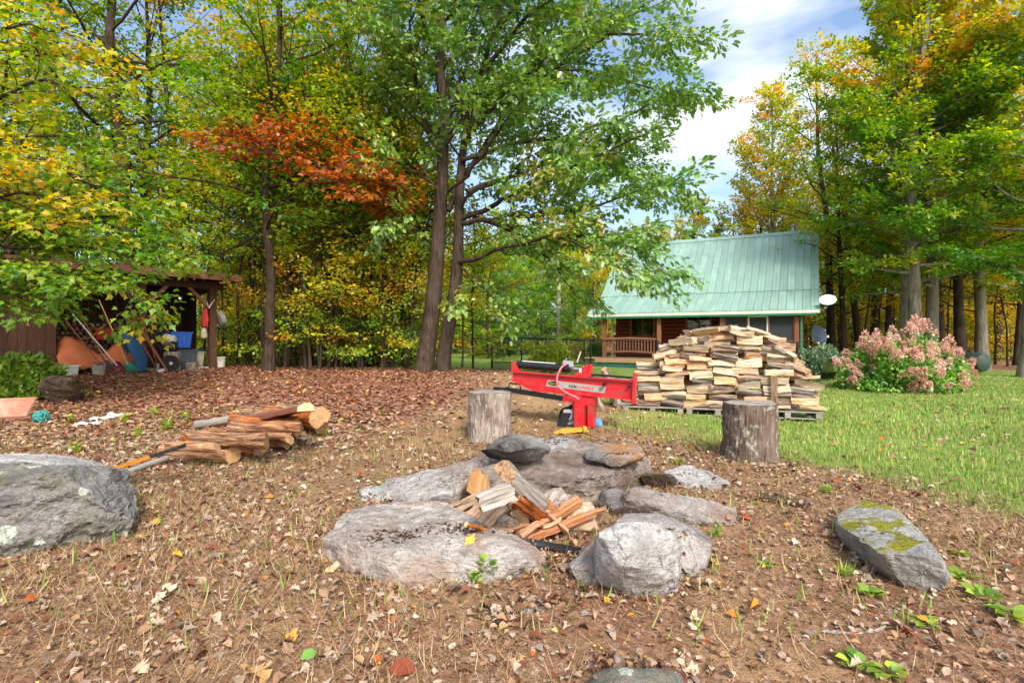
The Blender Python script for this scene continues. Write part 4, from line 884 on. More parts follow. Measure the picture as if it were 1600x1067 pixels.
def shed():
    s = thing('woodshed', 'open-fronted brown timber woodshed under the trees', 'shed', (SA.x, SA.y, SZ), SANG)
    Hh = 2.42; Lr = 3.84; D = 2.2
    for x, y in ((0, 0), (1.98, 0), (Lr, 0)): MB().box((x, y, Hh / 2 - .15), (.19, .19, Hh + .3)).build('post', 'shed_wood', s)
    for x in (0, Lr): MB().box((x, D, Hh / 2 - .25), (.15, .15, Hh)).build('post', 'shed_dark', s)
    MB().bar((-2.6, 0, Hh + .06), (Lr + .35, 0, Hh + .06), .14, .2).build('header_beam', 'shed_wood', s)
    for x0, x1 in ((.08, .62), (2.06, 2.62), (Lr - .08, Lr - .66)): MB().bar((x0, -.01, Hh - .62), (x1, -.01, Hh - .02), .08, .09).build('brace', 'shed_edge', s)
    # low-pitched roof
    rf = MB(); rf.prism([(0, -.55, Hh + .36), (0, D + .4, Hh - .02), (0, D + .4, Hh - .12), (0, -.55, Hh + .26)], (-2.9, 0, 0), (Lr + .62, 0, 0)); r_ = rf.build('roof', 'shed_dark', s)
    MB().bar((-2.92, -.57, Hh + .29), (Lr + .64, -.57, Hh + .29), .04, .2).build('fascia', 'shed_edge', r_)
    sm = MB().box((0, 0, 0), (.98, .32, .025)).mesh('shingle_strip')
    for i in range(7):
        for j in range(9):
            t = (j + .5) / 9; link('roof_sheet', sm, 'shingle', r_, (-2.4 + i * 1.0, -.5 + t * (D + .9), Hh + .385 - t * .38), (R(-7), 0, 0))
    for x in (-2.2, -1.1, .5, 1.4, 2.6, 3.4): MB().bar((x, -.5, Hh + .2), (x, D + .3, Hh - .17), .05, .13).build('rafter', 'shed_dark', s)
    # plank walls, each plank a piece
    pm = MB().box((0, 0, 0), (.165, .025, Hh + .1)).mesh('plank'); rg = random.Random(2)
    for i in range(15): link('plank', pm, 'shed_wood', s, (-.18 - i * .172, .03 + rg.uniform(-.006, .006), Hh / 2 - .1))
    for i in range(37): link('plank', pm, 'shed_dark', s, (-2.5 + i * .172, D + .06 + rg.uniform(-.006, .006), Hh / 2 - .2))
    pm2 = MB().box((0, 0, 0), (.025, .165, Hh + .05)).mesh('plank_side')
    for i in range(6): link('plank', pm2, 'shed_dark', s, (Lr + .02, D - .1 - i * .172, Hh / 2 - .15))
    for i in range(12): link('plank', pm2, 'shed_dark', s, (.02, D - .1 - i * .172, Hh / 2 - .15))
    MB().box((2.95, .16, -.02), (2.0, .34, .16)).build('sill', 'concrete', s)
shed()
def handle_tool(kind, head, foot, top, label, hmat='tool_wood', hdmat='green_rake', r=.014):
    "a long-handled tool standing head-down at foot with its handle leaning to top"
    f = Vector(foot); t = Vector(top); d = (t - f).normalized(); o = thing(kind, label, head, f)
    MB().tube([d * .25, t - f], r, 7).build('handle', hmat, o, True)
    sd = d.cross(Vector((.3, -1, 0))).normalized(); nn = sd.cross(d)
    if head == 'rake':
        m = MB()
        for k in range(11):
            a = (k - 5) / 5; e = d * -.02 + sd * (.23 * a) + nn * .02; m.bar(d * .34 + sd * .012 * a, e, .016, .006, nn); 
        m.bar(d * .12 + sd * -.16, d * .12 + sd * .16, .012, .012); m.build('tines', hdmat, o)
    elif head == 'shovel':
        m = MB(); n = 6; V = []
        for i, (q, wd) in enumerate(((.36, .05), (.30, .11), (.14, .12), (.04, .09), (-.02, .02))):
            for k in range(n): 
                a = (k / (n - 1) - .5) * 2; V.append(d * q + sd * wd * a + nn * (.03 * a * a))
        m.add(V, [(i * n + k, i * n + k + 1, (i + 1) * n + k + 1, (i + 1) * n + k) for i in range(4) for k in range(n - 1)])
        m.add([v - nn * .006 for v in V], [(i * n + k, (i + 1) * n + k, (i + 1) * n + k + 1, i * n + k + 1) for i in range(4) for k in range(n - 1)]); m.build('blade', hdmat, o, True)
    else:
        m = MB(); m.box(d * .15, (.05, .05, .2)); m.bar(d * .03 - sd * .18, d * .03 + sd * .18, .07, .10, nn); m.build('broom_head', hdmat, o)
    return o
def bin_(name, label, cat, loc, rz, w, d, h, mat, lid=None, rim=True):
    o = thing(name, label, cat, loc, rz); k = .86; t = .012
    m = MB(); a, b = w / 2, d / 2
    def ring(q, z): return [(-a * q, -b * q, z), (a * q, -b * q, z), (a * q, b * q, z), (-a * q, b * q, z)]
    V = ring(k, 0) + ring(1, h) + ring(.96, h) + ring(k * .95, .02); m.add(V, [(3, 2, 1, 0)] + [(i, (i + 1) % 4, 4 + (i + 1) % 4, 4 + i) for i in range(4)] + [(4 + i, 4 + (i + 1) % 4, 8 + (i + 1) % 4, 8 + i) for i in range(4)] + [(8 + i, 8 + (i + 1) % 4, 12 + (i + 1) % 4, 12 + i) for i in range(4)] + [(12, 13, 14, 15)])
    m.build('body', mat, o, False, .006)
    if rim:
        r_ = MB()
        for c, s_ in (((0, -b, h - .02), (w + .05, .03, .035)), ((0, b, h - .02), (w + .05, .03, .035)), ((-a, 0, h - .02), (.03, d - .02, .034)), ((a, 0, h - .02), (.03, d - .02, .034))): r_.box(c, s_)
        r_.build('rim', mat, o)
        g = MB()
        for i in range(5): g.bar((-a * .8 + i * a * .4, -b * .905, .06), (-a * .8 + i * a * .4, -b * .975, h - .07), .03, .02, (1, 0, 0))
        g.build('rib_panel', mat, o)
    if lid: MB().box((0, 0, h + .018), (w + .06, d + .06, .035)).build('lid', lid, o, False, .008)
    return o
def make_stump(name, label, loc, r, h, bark, seed, group=None, tilt=0.0, cat='stump'):
    n, m = 110, 30; V = []; rg = random.Random(seed)
    for i in range(m + 1):
        z = h * i / m
        for k in range(n):
            a = 2 * math.pi * k / n; c, s = math.cos(a), math.sin(a)
            q = r * (1 + .05 * fbm((c * 1.2 + seed, s * 1.2, z * .6), 3) + .10 * (1 - i / m) ** 4) + .034 * (abs(fbm((c * r * 34 + seed, s * r * 34, z * 3.0), 4)) - .35)
            V.append((q * c, q * s, z - .02))
    Q = [(i * n + k, i * n + (k + 1) % n, (i + 1) * n + (k + 1) % n, (i + 1) * n + k) for i in range(m) for k in range(n)]
    o = thing(name, label, cat, loc, rg.uniform(0, 6), group); o.rotation_euler = (tilt, tilt * .5, rg.uniform(0, 6))
    link('bark', raw_mesh('bark', V, [np.array(Q)], None, True), bark, o)
    T_ = [(x * .985, y * .985, h - .02 + .006 * fbm((x * 9, y * 9, seed), 2)) for x, y, z in V[-n:]]; rings = [T_] 
    for f in (.75, .5, .25): rings.append([(x * f, y * f, h - .018 + .006 * fbm((x * f * 9, y * f * 9, seed), 2)) for x, y, z in T_])
    W = [p for g in rings for p in g] + [(0, 0, h - .016)]; Fq = [(i * n + k, i * n + (k + 1) % n, (i + 1) * n + (k + 1) % n, (i + 1) * n + k) for i in range(3) for k in range(n)]
    tri = [(3 * n + k, 3 * n + (k + 1) % n, 4 * n) for k in range(n)]
    link('cut_face', raw_mesh('cut_face', W, [np.array(Fq), np.array(tri)], None, True), 'stump_top', o); return o
def ringmat(name, c1, c2, grime):
    m, nt, out = newmat(name); v = coords(nt, (1, 1, 1), offset_rand=False); wv = nd(nt, 'TexWave', Scale=13.0, Distortion=3.0, Detail=3.0); wv.wave_type = 'RINGS'; wv.rings_direction = 'Z'; nt.links.new(v, wv.inputs['Vector'])
    c = ramp(nt, wv.outputs['Fac'], [(0, lin(c1)), (1, lin(c2))]); g = noise_(nt, v, 6, 5); c = mixc(nt, ramp(nt, g, [(.4, 0.), (.65, .85)]), c, lin(grime)); finish(nt, out, c, .9, g, .4, .01, spec=.15)
ringmat('stump_top', '#8d857b', '#b3aca2', '#6a6058')
ringmat('fresh_cut', '#c8925c', '#e2b27c', '#b88450')
def shed_things():
    rg = random.Random(8)
    # firewood stacked in the left bay: each piece its own thing
    meshes = []
    for i in range(6):
        m = MB(); n = 7; poly = [(0, rg.uniform(.045, .075) * math.cos(2 * math.pi * k / n), rg.uniform(.04, .07) * math.sin(2 * math.pi * k / n)) for k in range(n)]; m.prism([(p[1], 0, p[2]) for p in poly], (0, -.2, 0), (0, .2, 0)); meshes.append(m.mesh('shed_log'))
    for row in range(11):
        for c in range(13):
            x = .22 + c * .132 + (.06 if row % 2 else 0) + rg.uniform(-.01, .01)
            if x > 1.82: continue
            o = link('firewood_log', meshes[rg.randrange(6)], 'split_dark', None, SW(x, 1.25 + rg.uniform(-.05, .05), .1 + row * .118 + rg.uniform(-.008, .008)), (0, rg.uniform(0, 6), SANG + rg.uniform(-.06, .06)))
            tag(o, 'dark split firewood log stacked inside the left bay of the woodshed', 'firewood', 'firewood stacked inside the woodshed')
    # tools
    handle_tool('shovel', 'shovel', SW(1.00, -.75), SW(.28, -.15, 1.35), 'brown-handled shovel leaning furthest towards the plank wall of the woodshed', 'tool_brown', 'tool_brown')
    handle_tool('snow_shovel', 'shovel', SW(1.35, -.72), SW(.42, -.12, 1.52), 'shovel with a bright metal handle and maroon blade leaning in the woodshed', 'tool_steel', 'maroon', .016)
    handle_tool('leaf_rake', 'rake', SW(1.50, -.80), SW(.98, -.1, 1.90), 'green-tined leaf rake with the tallest pale handle in the woodshed', 'tool_wood', 'green_rake')
    handle_tool('leaf_rake', 'rake', SW(1.68, -.74), SW(1.06, -.1, 1.52), 'green-tined leaf rake with a brown handle behind the wheelbarrow', 'tool_brown', 'green_rake')
    handle_tool('broom', 'broom', SW(1.20, -.62), SW(.78, .2, 1.15), 'worn broom with a yellow handle among the shed tools', 'tool_wood', 'tool_brown')
    handle_tool('garden_hoe', 'broom', SW(2.22, -.62), SW(1.85, -.12, 1.75), 'brown-handled hoe leaning on the middle post of the woodshed', 'tool_brown', 'tool_steel')
    handle_tool('shovel', 'shovel', SW(1.12, -.50), SW(.62, .1, 1.62), 'dark shovel leaning behind the bright-handled one in the woodshed', 'tool_brown', 'grey_plastic')
    # wheelbarrow tipped up against the shed
    wb_ = thing('wheelbarrow', 'blue wheelbarrow tipped up on its nose before the woodshed', 'wheelbarrow', SW(1.95, -.55), SANG); wb_.scale = (1.2, 1.2, 1.2)
    tub = MB(); V = []; rot = Matrix.Rotation(R(68), 3, 'Y') @ Matrix.Rotation(R(8), 3, 'X'); cen = Vector((-.12, 0, .52))
    for q, z in ((.55, 0), (.9, .12), (1.0, .26), (1.05, .27), (.96, .255), (.86, .12), (.5, .02)):
        for k in range(20):
            a = 2 * math.pi * k / 20; cx, cy_ = math.copysign(abs(math.cos(a)) ** .55, math.cos(a)), math.copysign(abs(math.sin(a)) ** .55, math.sin(a))
            V.append(rot @ Vector((.52 * q * cx, .34 * q * cy_, -z)) + cen)
    tub.add(V, [(i * 20 + k, i * 20 + (k + 1) % 20, (i + 1) * 20 + (k + 1) % 20, (i + 1) * 20 + k) for i in range(6) for k in range(20)] + [tuple(range(20)), tuple(6 * 20 + k for k in range(20))]); tub.build('tub', 'blue_tub', wb_, True)
    for s_ in (-1, 1): MB().bar((.28, .26 * s_ - .05, .03), (-.42, .24 * s_, 1.32), .04, .045).build('handle', 'tool_brown', wb_)
    fr = MB(); fr.bar((.0, -.26, .62), (.32, -.2, .95), .03, .03); fr.bar((.0, .26, .62), (.32, .2, .95), .028, .028); fr.bar((.32, -.22, .95), (.32, .22, .95), .03, .03); fr.build('leg', 'black_metal', wb_); MB().bar((.1, -.05, .3), (.42, -.05, .2), .03, .03).build('axle_strut', 'black_metal', wb_)
    wh = MB().lathe([(.09, -.05), (.17, -.06), (.19, -.03), (.19, .03), (.17, .06), (.09, .05)], 22, (.42, -.1, .19), Matrix.Rotation(R(90), 3, 'X')).build('wheel', 'rubber', wb_, True); MB().lathe([(.02, -.055), (.1, -.03), (.1, .03), (.02, .055)], 16, (.42, -.1, .19), Matrix.Rotation(R(90), 3, 'X')).build('rim', 'tool_steel', wh, True)
    # orange board / tarp sheet
    tp = MB(); n = 14; V = []
    for i in range(n + 1):
        for k in range(7):
            x = .1 + i / n * 1.65; t = k / 6; V.append((x, -.45 + .7 * t + .02 * math.sin(x * 9 + t * 3), .16 + .8 * t * (0.72 + .28 * math.sin(i * .55)) + .03 * math.sin(i * 1.3 + k)))
    tp.add(V, [(i * 7 + k, (i + 1) * 7 + k, (i + 1) * 7 + k + 1, i * 7 + k + 1) for i in range(n) for k in range(6)]); me = tp.mesh('tarp', True)
    o = link('tarp', me, 'orange_tarp', None, SW(0, 0, 0), (0, 0, SANG)); so = o.modifiers.new('t', 'SOLIDIFY'); so.thickness = .012; tag(o, 'faded orange tarp draped low over things at the front of the woodshed', 'tarp')
    bin_('planter_box', 'white slatted planter box by the front post of the woodshed', 'box', SW(.22, -.42), SANG, .48, .26, .26, 'white_plastic')
    b = thing('bucket', 'small grey-green metal bucket before the orange tarp', 'bucket', SW(.80, -.75), 0); MB().lathe([(.12, 0), (.155, .24), (.165, .245), (.15, .24), (.11, .02)], 20).build('body', 'concrete', b, True); MB().tube([(-.16, 0, .23), (-.1, 0, .34), (0, 0, .38), (.1, 0, .34), (.16, 0, .23)], .006, 5).build('bail_handle', 'steel', b, True)
    make_stump('chopping_stump', 'bark-covered stump standing beside the wheelbarrow wheel', SW(2.62, -.35), .19, .56, 'bark_stump_pale', 3)
    make_stump('firewood_round', 'short wood round on the ground before the dark storage bin', SW(3.12, -.36), .14, .24, 'bark_stump_pale', 4)
    bin_('storage_bin', 'dark grey plastic storage bin under the blue recycling box', 'bin', SW(3.05, .12), SANG, .68, .5, .56, 'grey_plastic', 'grey_plastic')
    bin_('recycling_box', 'bright blue recycling box on top of the dark storage bin', 'bin', SW(2.98, .12, .63) , SANG, .55, .42, .46, 'blue_plastic')
    bin_('storage_tote', 'beige storage tote with blue lid at the right post of the woodshed', 'bin', SW(3.5, .62), SANG, .6, .45, .5, 'beige_plastic', 'blue_tub')
    bin_('milk_crate', 'red plastic crate sitting on the stacked firewood in the woodshed', 'crate', SW(1.32, .92, .86), SANG, .36, .34, .3, 'red_plastic')
    # rubbish bag and folded cloth on the stump
    def lump(name, label, cat, loc, sx, sy, sz, mat, seed):
        bm = bmesh.new(); bmesh.ops.create_icosphere(bm, subdivisions=4, radius=1)
        for v in bm.verts:
            q = 1 + .22 * fbm(v.co * 2.2 + Vector((seed, 0, 0)), 4); v.co = Vector((v.co.x * sx * q, v.co.y * sy * q, max(-.55, v.co.z) * sz * q + sz * .5))
        me = bpy.data.meshes.new(name); bm.to_mesh(me); bm.free(); me.polygons.foreach_set('use_smooth', [True] * len(me.polygons)); o = link(name, me, mat, None, loc); tag(o, label, cat); return o
    globals()['lump'] = lump
    lump('rubbish_bag', 'black plastic bag heaped on the stump beside the recycling box', 'bag', SW(2.58, -.12, .56), .26, .2, .2, 'black_bag', 1)
    lump('cloth_bundle', 'crumpled grey cloth bundle lying on the black plastic bag', 'cloth', SW(2.58, -.08, .80), .28, .2, .14, 'grey_cloth', 2)
    lump('hanging_vest', 'red vest hanging on the right post of the woodshed', 'clothing', SW(3.62, -.03, 1.25), .11, .06, .36, 'red_plastic', 3)
    lump('mesh_bag', 'tan mesh bag hanging below the red vest on the shed post', 'bag', SW(3.60, -.02, .92), .09, .06, .2, 'beige_plastic', 5)
    pan = thing('hanging_basin', 'grey metal basin hanging outside the right post of the woodshed', 'basin', SW(4.02, -.06, 1.48), SANG); MB().lathe([(.02, 0), (.18, .01), (.24, .10), (.25, .10), (.19, -.01), (.02, -.02)], 22, (0, 0, 0), Matrix.Rotation(R(70), 3, 'Y')).build('body', 'concrete', pan, True); MB().tube([(0, 0, .22), (-.06, 0, .34)], .006, 5).build('hook', 'steel', pan)
    sk = thing('plastic_pail', 'white plastic pail on the ground outside the right post of the woodshed', 'pail', SW(4.12, .1), 0); MB().lathe([(.13, 0), (.155, .3), (.165, .3), (.165, .33), (.145, .33), (.12, .02)], 20).build('body', 'white_plastic', sk, True); MB().tube([(-.16, 0, .28), (-.17, 0, .18), (0, -.17, .12), (.17, 0, .18), (.16, 0, .28)], .005, 5).build('bail_handle', 'steel', sk, True)
    st = thing('antler', 'pale forked antler fixed near the top of the shed post', 'antler', SW(3.70, -.13, 1.80), SANG); MB().tube([(0, 0, 0), (.05, -.03, .12), (.14, -.05, .26)], [.016, .014, .006], 6).build('beam', 'white_paint', st, True); MB().tube([(.0, 0, .02), (-.06, -.04, .12), (-.08, -.05, .18)], [.013, .011, .005], 6).build('tine', 'white_paint', st, True)
shed_things()
# ================================================================ rocks
def rockmat(name, c1, c2, c3, stain=None, stain_amt=.0, lichen=0.0, moss=0.0, soot=0.0, soot_at=(0, 0, 0), vein=.35):
    m, nt, out = newmat(name); v = coords(nt, offset_rand=True); g = coords(nt, offset_rand=False)
    n1 = noise_(nt, v, 2.2, 6, .62, .3); n2 = noise_(nt, v, 14, 6, .7, .2); n3 = noise_(nt, v, 60, 4, .7)
    st = nt.nodes.new('ShaderNodeMapping'); st.inputs['Scale'].default_value = (2.0, 2.0, 9.0); st.inputs['Rotation'].default_value = (.35, .25, .4); nt.links.new(v, st.inputs['Vector']); n4 = noise_(nt, st.outputs[0], 2.2, 5, .65, .6)
    c = ramp(nt, n1, [(.32, lin(c1)), (.5, lin(c2)), (.68, lin(c3))]); c = mixc(nt, ramp(nt, n2, [(.38, .75), (.58, 0.)]), c, lin(c1)); c = mixc(nt, ramp(nt, n4, [(.5, 0.), (.72, vein)]), c, lin(c3))
    c = mixc(nt, ramp(nt, n3, [(.36, .5), (.5, 0.)]), c, lin('#5a5754'))
    if stain: c = mixc(nt, ramp(nt, noise_(nt, v, 1.7, 5, .6, .5), [(.62 - .25 * stain_amt, 0.), (.75 - .2 * stain_amt, .8)]), c, lin(stain))
    if lichen:
        vo = nd(nt, 'TexVoronoi', Scale=6.5); dv = nd(nt, 'TexNoise', Scale=9.0, Detail=3.0); mv = nt.nodes.new('ShaderNodeMixRGB'); mv.inputs[0].default_value = .10; nt.links.new(v, mv.inputs[1]); nt.links.new(v, dv.inputs['Vector']); nt.links.new(dv.outputs['Color'], mv.inputs[2]); nt.links.new(mv.outputs[0], vo.inputs['Vector'])
        sp = nd(nt, 'SeparateColor'); nt.links.new(vo.outputs['Color'], sp.inputs[0]); rad = math_(nt, 'MULTIPLY', sp.outputs[0], .42 * lichen)
        on = math_(nt, 'LESS_THAN', vo.outputs['Distance'], rad); onb = math_(nt, 'MULTIPLY', on, math_(nt, 'GREATER_THAN', sp.outputs[1], .45)); lc = ramp(nt, n2, [(.4, lin('#a9b5a0')), (.6, lin('#d5d9cc'))]); c = mixc(nt, math_(nt, 'MULTIPLY', onb, .85), c, lc)
    if moss:
        ge = nt.nodes.new('ShaderNodeNewGeometry'); sx = nd(nt, 'SeparateXYZ'); nt.links.new(ge.outputs['Normal'], sx.inputs[0]); up = ramp(nt, sx.outputs[2], [(.75, 0.), (.92, 1.)])
        mm = ramp(nt, noise_(nt, v, 3.0, 5, .6, .3), [(.66 - .25 * moss, 0.), (.70 - .25 * moss, 1.)]); c = mixc(nt, math_(nt, 'MULTIPLY', up, mm), c, ramp(nt, n3, [(.35, lin('#6b6a1e')), (.65, lin('#a09a35'))]))
    if soot:
        vd = nt.nodes.new('ShaderNodeVectorMath'); vd.operation = 'DISTANCE'; nt.links.new(g, vd.inputs[0]); vd.inputs[1].default_value = soot_at
        sd = math_(nt, 'ADD', vd.outputs['Value'], math_(nt, 'MULTIPLY', n2, .5)); c = mixc(nt, ramp(nt, math_(nt, 'MULTIPLY', sd, 1 / soot), [(.55, .9), (.95, 0.)]), c, ramp(nt, n2, [(.35, lin('#241d1a')), (.65, lin('#5c4438'))]))
    ck = nd(nt, 'TexVoronoi', Scale=4.5); ck.feature = 'DISTANCE_TO_EDGE'; cm_ = nt.nodes.new('ShaderNodeMixRGB'); cm_.inputs[0].default_value = .22; cn = nd(nt, 'TexNoise', Scale=5.0, Detail=6.0); nt.links.new(v, cn.inputs['Vector']); nt.links.new(v, cm_.inputs[1]); nt.links.new(cn.outputs['Color'], cm_.inputs[2]); nt.links.new(cm_.outputs[0], ck.inputs['Vector'])
    cr = math_(nt, 'MULTIPLY', ramp(nt, ck.outputs['Distance'], [(.0, 1.), (.022, 0.)]), ramp(nt, n1, [(.45, 0.), (.6, .8)])); c = mixc(nt, cr, c, lin('#3c3733'))
    hb = math_(nt, 'ADD', math_(nt, 'MULTIPLY', n2, 1.), math_(nt, 'ADD', math_(nt, 'MULTIPLY', n3, .35), math_(nt, 'MULTIPLY', n4, .8)))
    finish(nt, out, c, .9, hb, 1.0, .035, spec=.2); return m
PIT = (0.3, 5.75, 0.15)
rockmat('rock_grey', '#93908b', '#b8b5b0', '#d8d5d0', '#93806f', .3, vein=.5)
rockmat('rock_dark', '#6a6763', '#8f8b86', '#b2aea8', '#77745a', .3, .75, .2)
rockmat('rock_pink', '#8c8279', '#b4aaa0', '#d6cec4', '#a08068', .45, .25, vein=.6)
rockmat('rock_slab', '#837d78', '#a39c96', '#c4bdb4', '#7d5b48', .5, .2, vein=.6)
rockmat('rock_rust', '#7d7873', '#9b958d', '#b9b2a8', '#b07a48', .9, .5)
rockmat('rock_moss', '#8b8982', '#aaa79f', '#c5c1b7', '#8a8268', .3, .2, .55)
rockmat('rock_brown', '#4f4238', '#6b5b4e', '#85766a', '#5b5a34', .6, .3, .3)
def rock(name, label, pts, mat, seed, disp=.035, dig=.12, bev=.05, target=.026, soot=0.0):
    "angular stone: the hull of pts (world), chamfered, finely divided and roughened"
    P = [Vector(p) for p in pts]; P += [Vector((p.x, p.y, gzf(p.x, p.y) - dig)) for p in P if p.z < gzf(p.x, p.y) + .06]
    c = sum(P, Vector()) / len(P); base = Vector((c.x, c.y, gzf(c.x, c.y))); bm = bmesh.new()
    for p in P: q = p - base; bm.verts.new((q.x * 1.09, q.y * 1.09, q.z * 1.03 if q.z > 0 else q.z))
    r_ = bmesh.ops.convex_hull(bm, input=bm.verts); bmesh.ops.delete(bm, geom=list({g for g in r_['geom_interior'] + r_['geom_unused'] if isinstance(g, bmesh.types.BMVert)}), context='VERTS')
    bmesh.ops.dissolve_limit(bm, angle_limit=R(7), verts=bm.verts, edges=bm.edges)
    bmesh.ops.bevel(bm, geom=list(bm.edges), offset=bev * .55, segments=1, affect='EDGES', profile=.5, clamp_overlap=True); bmesh.ops.remove_doubles(bm, verts=bm.verts, dist=.004)
    bmesh.ops.triangulate(bm, faces=bm.faces)
    for _ in range(7):
        le = [e for e in bm.edges if e.calc_length() > target * 1.6]
        if not le or len(bm.verts) > 16000: break
        bmesh.ops.subdivide_edges(bm, edges=le, cuts=1); bmesh.ops.triangulate(bm, faces=[f for f in bm.faces if len(f.verts) > 3])
    bm.normal_update(); so = Vector((seed * 7.3, seed * 3.1, seed)); rr = random.Random(seed)
    # break the surface into flat facets with crisp edges
    co = np.array([v.co[:] for v in bm.verts]); ctr = co.mean(0)
    for k in range(34):
        n = np.array([rr.gauss(0, 1), rr.gauss(0, 1), rr.gauss(0, .8) + .25]); n /= np.linalg.norm(n); pr = (co - ctr) @ n; d = pr.max() * (rr.uniform(.86, .97) if abs(n[2]) < .8 else rr.uniform(.92, .985)); ov = np.maximum(pr - d, 0); co = co - ov[:, None] * n
    for v, p in zip(bm.verts, co): v.co = p
    bm.normal_update()
    for _ in range(0): bmesh.ops.smooth_vert(bm, verts=bm.verts, factor=.35, use_axis_x=True, use_axis_y=True, use_axis_z=True)
    disp *= .62; bm.normal_update(); nv = [(v, v.normal.copy(), v.co.copy()) for v in bm.verts]
    for v, n, q in nv:
        big = fbm(q * 3.0 + so, 3); mid = abs(fbm(q * 7.5 + so * 2, 4)); strat = abs(mnoise.noise(Vector((q.x * 2.2, q.y * 2.2, q.z * 11 + q.x * 2.5)) + so)); fine = fbm(q * 30 + so, 3)
        ce = mnoise.cell_vector(q * 5 + so + Vector((fine, fine, fine)) * .1).x
        v.co = q + n * (disp * (.55 * big - .8 * mid - 1.0 * strat + .35 * fine + .6 * (ce - .5)) + .3 * disp)
    me = bpy.data.meshes.new(name); bm.to_mesh(me); bm.free(); me.polygons.foreach_set('use_smooth', [True] * len(me.polygons)); me.set_sharp_from_angle(angle=R(26))
    o = link(name, me, mat, None, base); tag(o, label, 'rock'); return o
def G(*pp): return [gp(*p) for p in pp]
def rocks():
    rock('boulder', 'large dark grey boulder with pale lichen spots beside the charred plank', G((-150, 745, .42), (0, 738, .46), (110, 728, .5), (188, 736, .47), (202, 778, .36), (110, 800, .42), (0, 795, .45), (-140, 800, .4), (203, 812, .05), (150, 850, .0), (70, 866, .0), (-50, 868, 0), (-160, 860, 0), (-150, 730, .0), (190, 742, 0)), 'rock_dark', 1, .05, bev=.06)
    rock('slab', 'pale grey slab lying behind the lichen-spotted boulder', G((-60, 722, .22), (20, 716, .25), (100, 722, .2), (190, 730, .12), (-60, 740, 0), (190, 740, 0), (100, 712, .0), (-40, 708, 0)), 'rock_grey', 2, .03)
    rock('hearth_rock', 'broad flat pinkish slab at the front of the fire pit with dark debris on it', G((497, 838, .10), (550, 803, .15), (640, 782, .17), (700, 790, .16), (770, 838, .15), (892, 888, .04), (820, 862, .11), (745, 893, .09), (650, 885, .12), (560, 862, .17), (500, 862, 0), (610, 905, 0), (690, 912, 0), (780, 916, 0), (888, 899, 0), (690, 800, .0), (560, 800, 0)), 'rock_pink', 3, .032, bev=.04)
    rock('slab', 'pinkish low slab under the pale grey block at the fire pit', G((893, 880, .12), (930, 835, .22), (965, 803, .26), (1020, 800, .27), (1108, 848, .16), (1095, 880, .03), (898, 902, 0), (1070, 912, 0), (1000, 915, 0), (960, 830, 0), (1100, 830, 0)), 'rock_slab', 4, .03)
    rock('boulder', 'pale grey squarish block leaning on the slab at the front of the fire pit', G((938, 822, .42), (1005, 812, .44), (1055, 830, .40), (1062, 872, .24), (1040, 888, .22), (928, 868, .26), (985, 880, .25), (925, 890, .02), (985, 922, 0), (1048, 914, 0), (1060, 895, .05), (945, 850, .1), (1050, 850, .1)), 'rock_grey', 5, .028, bev=.06)
    rock('ledge_rock', 'sooty brown ledge forming the back wall of the fire pit', G((725, 735, .20), (775, 715, .27), (880, 700, .30), (960, 705, .28), (1010, 728, .24), (985, 752, .19), (800, 775, .05), (880, 785, .02), (960, 782, .02), (790, 745, .24), (900, 738, .26), (1015, 740, 0), (760, 705, 0), (1000, 705, 0), (880, 685, .1)), 'rock_ledge', 6, .05)
    rock('slab', 'long grey slab sloping into the fire pit on the left side', G((600, 752, .10), (680, 730, .20), (745, 715, .30), (762, 735, .26), (740, 770, .08), (660, 790, .04), (580, 778, .03), (598, 758, 0), (740, 722, 0), (690, 790, 0)), 'rock_slab', 7, .03)
    rock('rock', 'small angular stone wedged between the left slab and the hearth slab', G((668, 782, .12), (700, 772, .16), (722, 785, .12), (705, 800, .04), (672, 800, 0), (720, 800, 0), (690, 770, 0)), 'rock_slab', 31, .02, bev=.02)
    rock('rock', 'dark stone filling the gap between the ledge and the layered slab', G((935, 772, .16), (965, 762, .2), (985, 772, .16), (975, 790, .03), (940, 792, 0), (985, 790, 0), (955, 758, 0)), 'rock_soot', 32, .02, bev=.02)
    rock('slab', 'small pale slab outside the left edge of the fire pit', G((552, 765, .05), (600, 755, .08), (622, 775, .05), (560, 782, .0), (615, 785, 0)), 'rock_grey', 8, .015)
    rock('boulder', 'black-faced rock perched on the back ledge of the fire pit', G((748, 703, .40), (768, 690, .50), (805, 676, .54), (850, 688, .49), (866, 704, .40), (838, 724, .28), (790, 726, .28), (758, 714, .33), (800, 698, .56), (840, 698, .52)), 'rock_soot', 9, .025, bev=.03)
    rock('flat_rock', 'flat rock with an orange-brown edge resting on the back ledge', G((904, 712, .31), (935, 698, .39), (985, 690, .41), (1008, 702, .39), (1004, 722, .29), (960, 732, .27), (918, 722, .29), (1000, 713, .38), (950, 714, .38)), 'rock_rust', 10, .02, bev=.03)
    rock('flat_rock', 'grey flat rock lying behind the perched black-faced rock', G((845, 690, .30), (880, 682, .34), (915, 692, .34), (905, 704, .27), (850, 704, .27)), 'rock_grey', 11, .015, bev=.02)
    rock('rock', 'small brown block wedged between the ledge and a flat slab', G((1000, 742, .16), (1010, 736, .20), (1055, 738, .18), (1060, 748, .10), (1020, 756, .02), (1058, 756, .0), (1000, 752, 0)), 'rock_brown', 12, .02, bev=.02)
    rock('slab', 'flat pale slab set in the grass right of the fire pit', G((1030, 732, .07), (1080, 727, .08), (1150, 750, .04), (1130, 762, .03), (1050, 752, .05), (1155, 756, 0), (1040, 756, 0)), 'rock_grey', 13, .014)
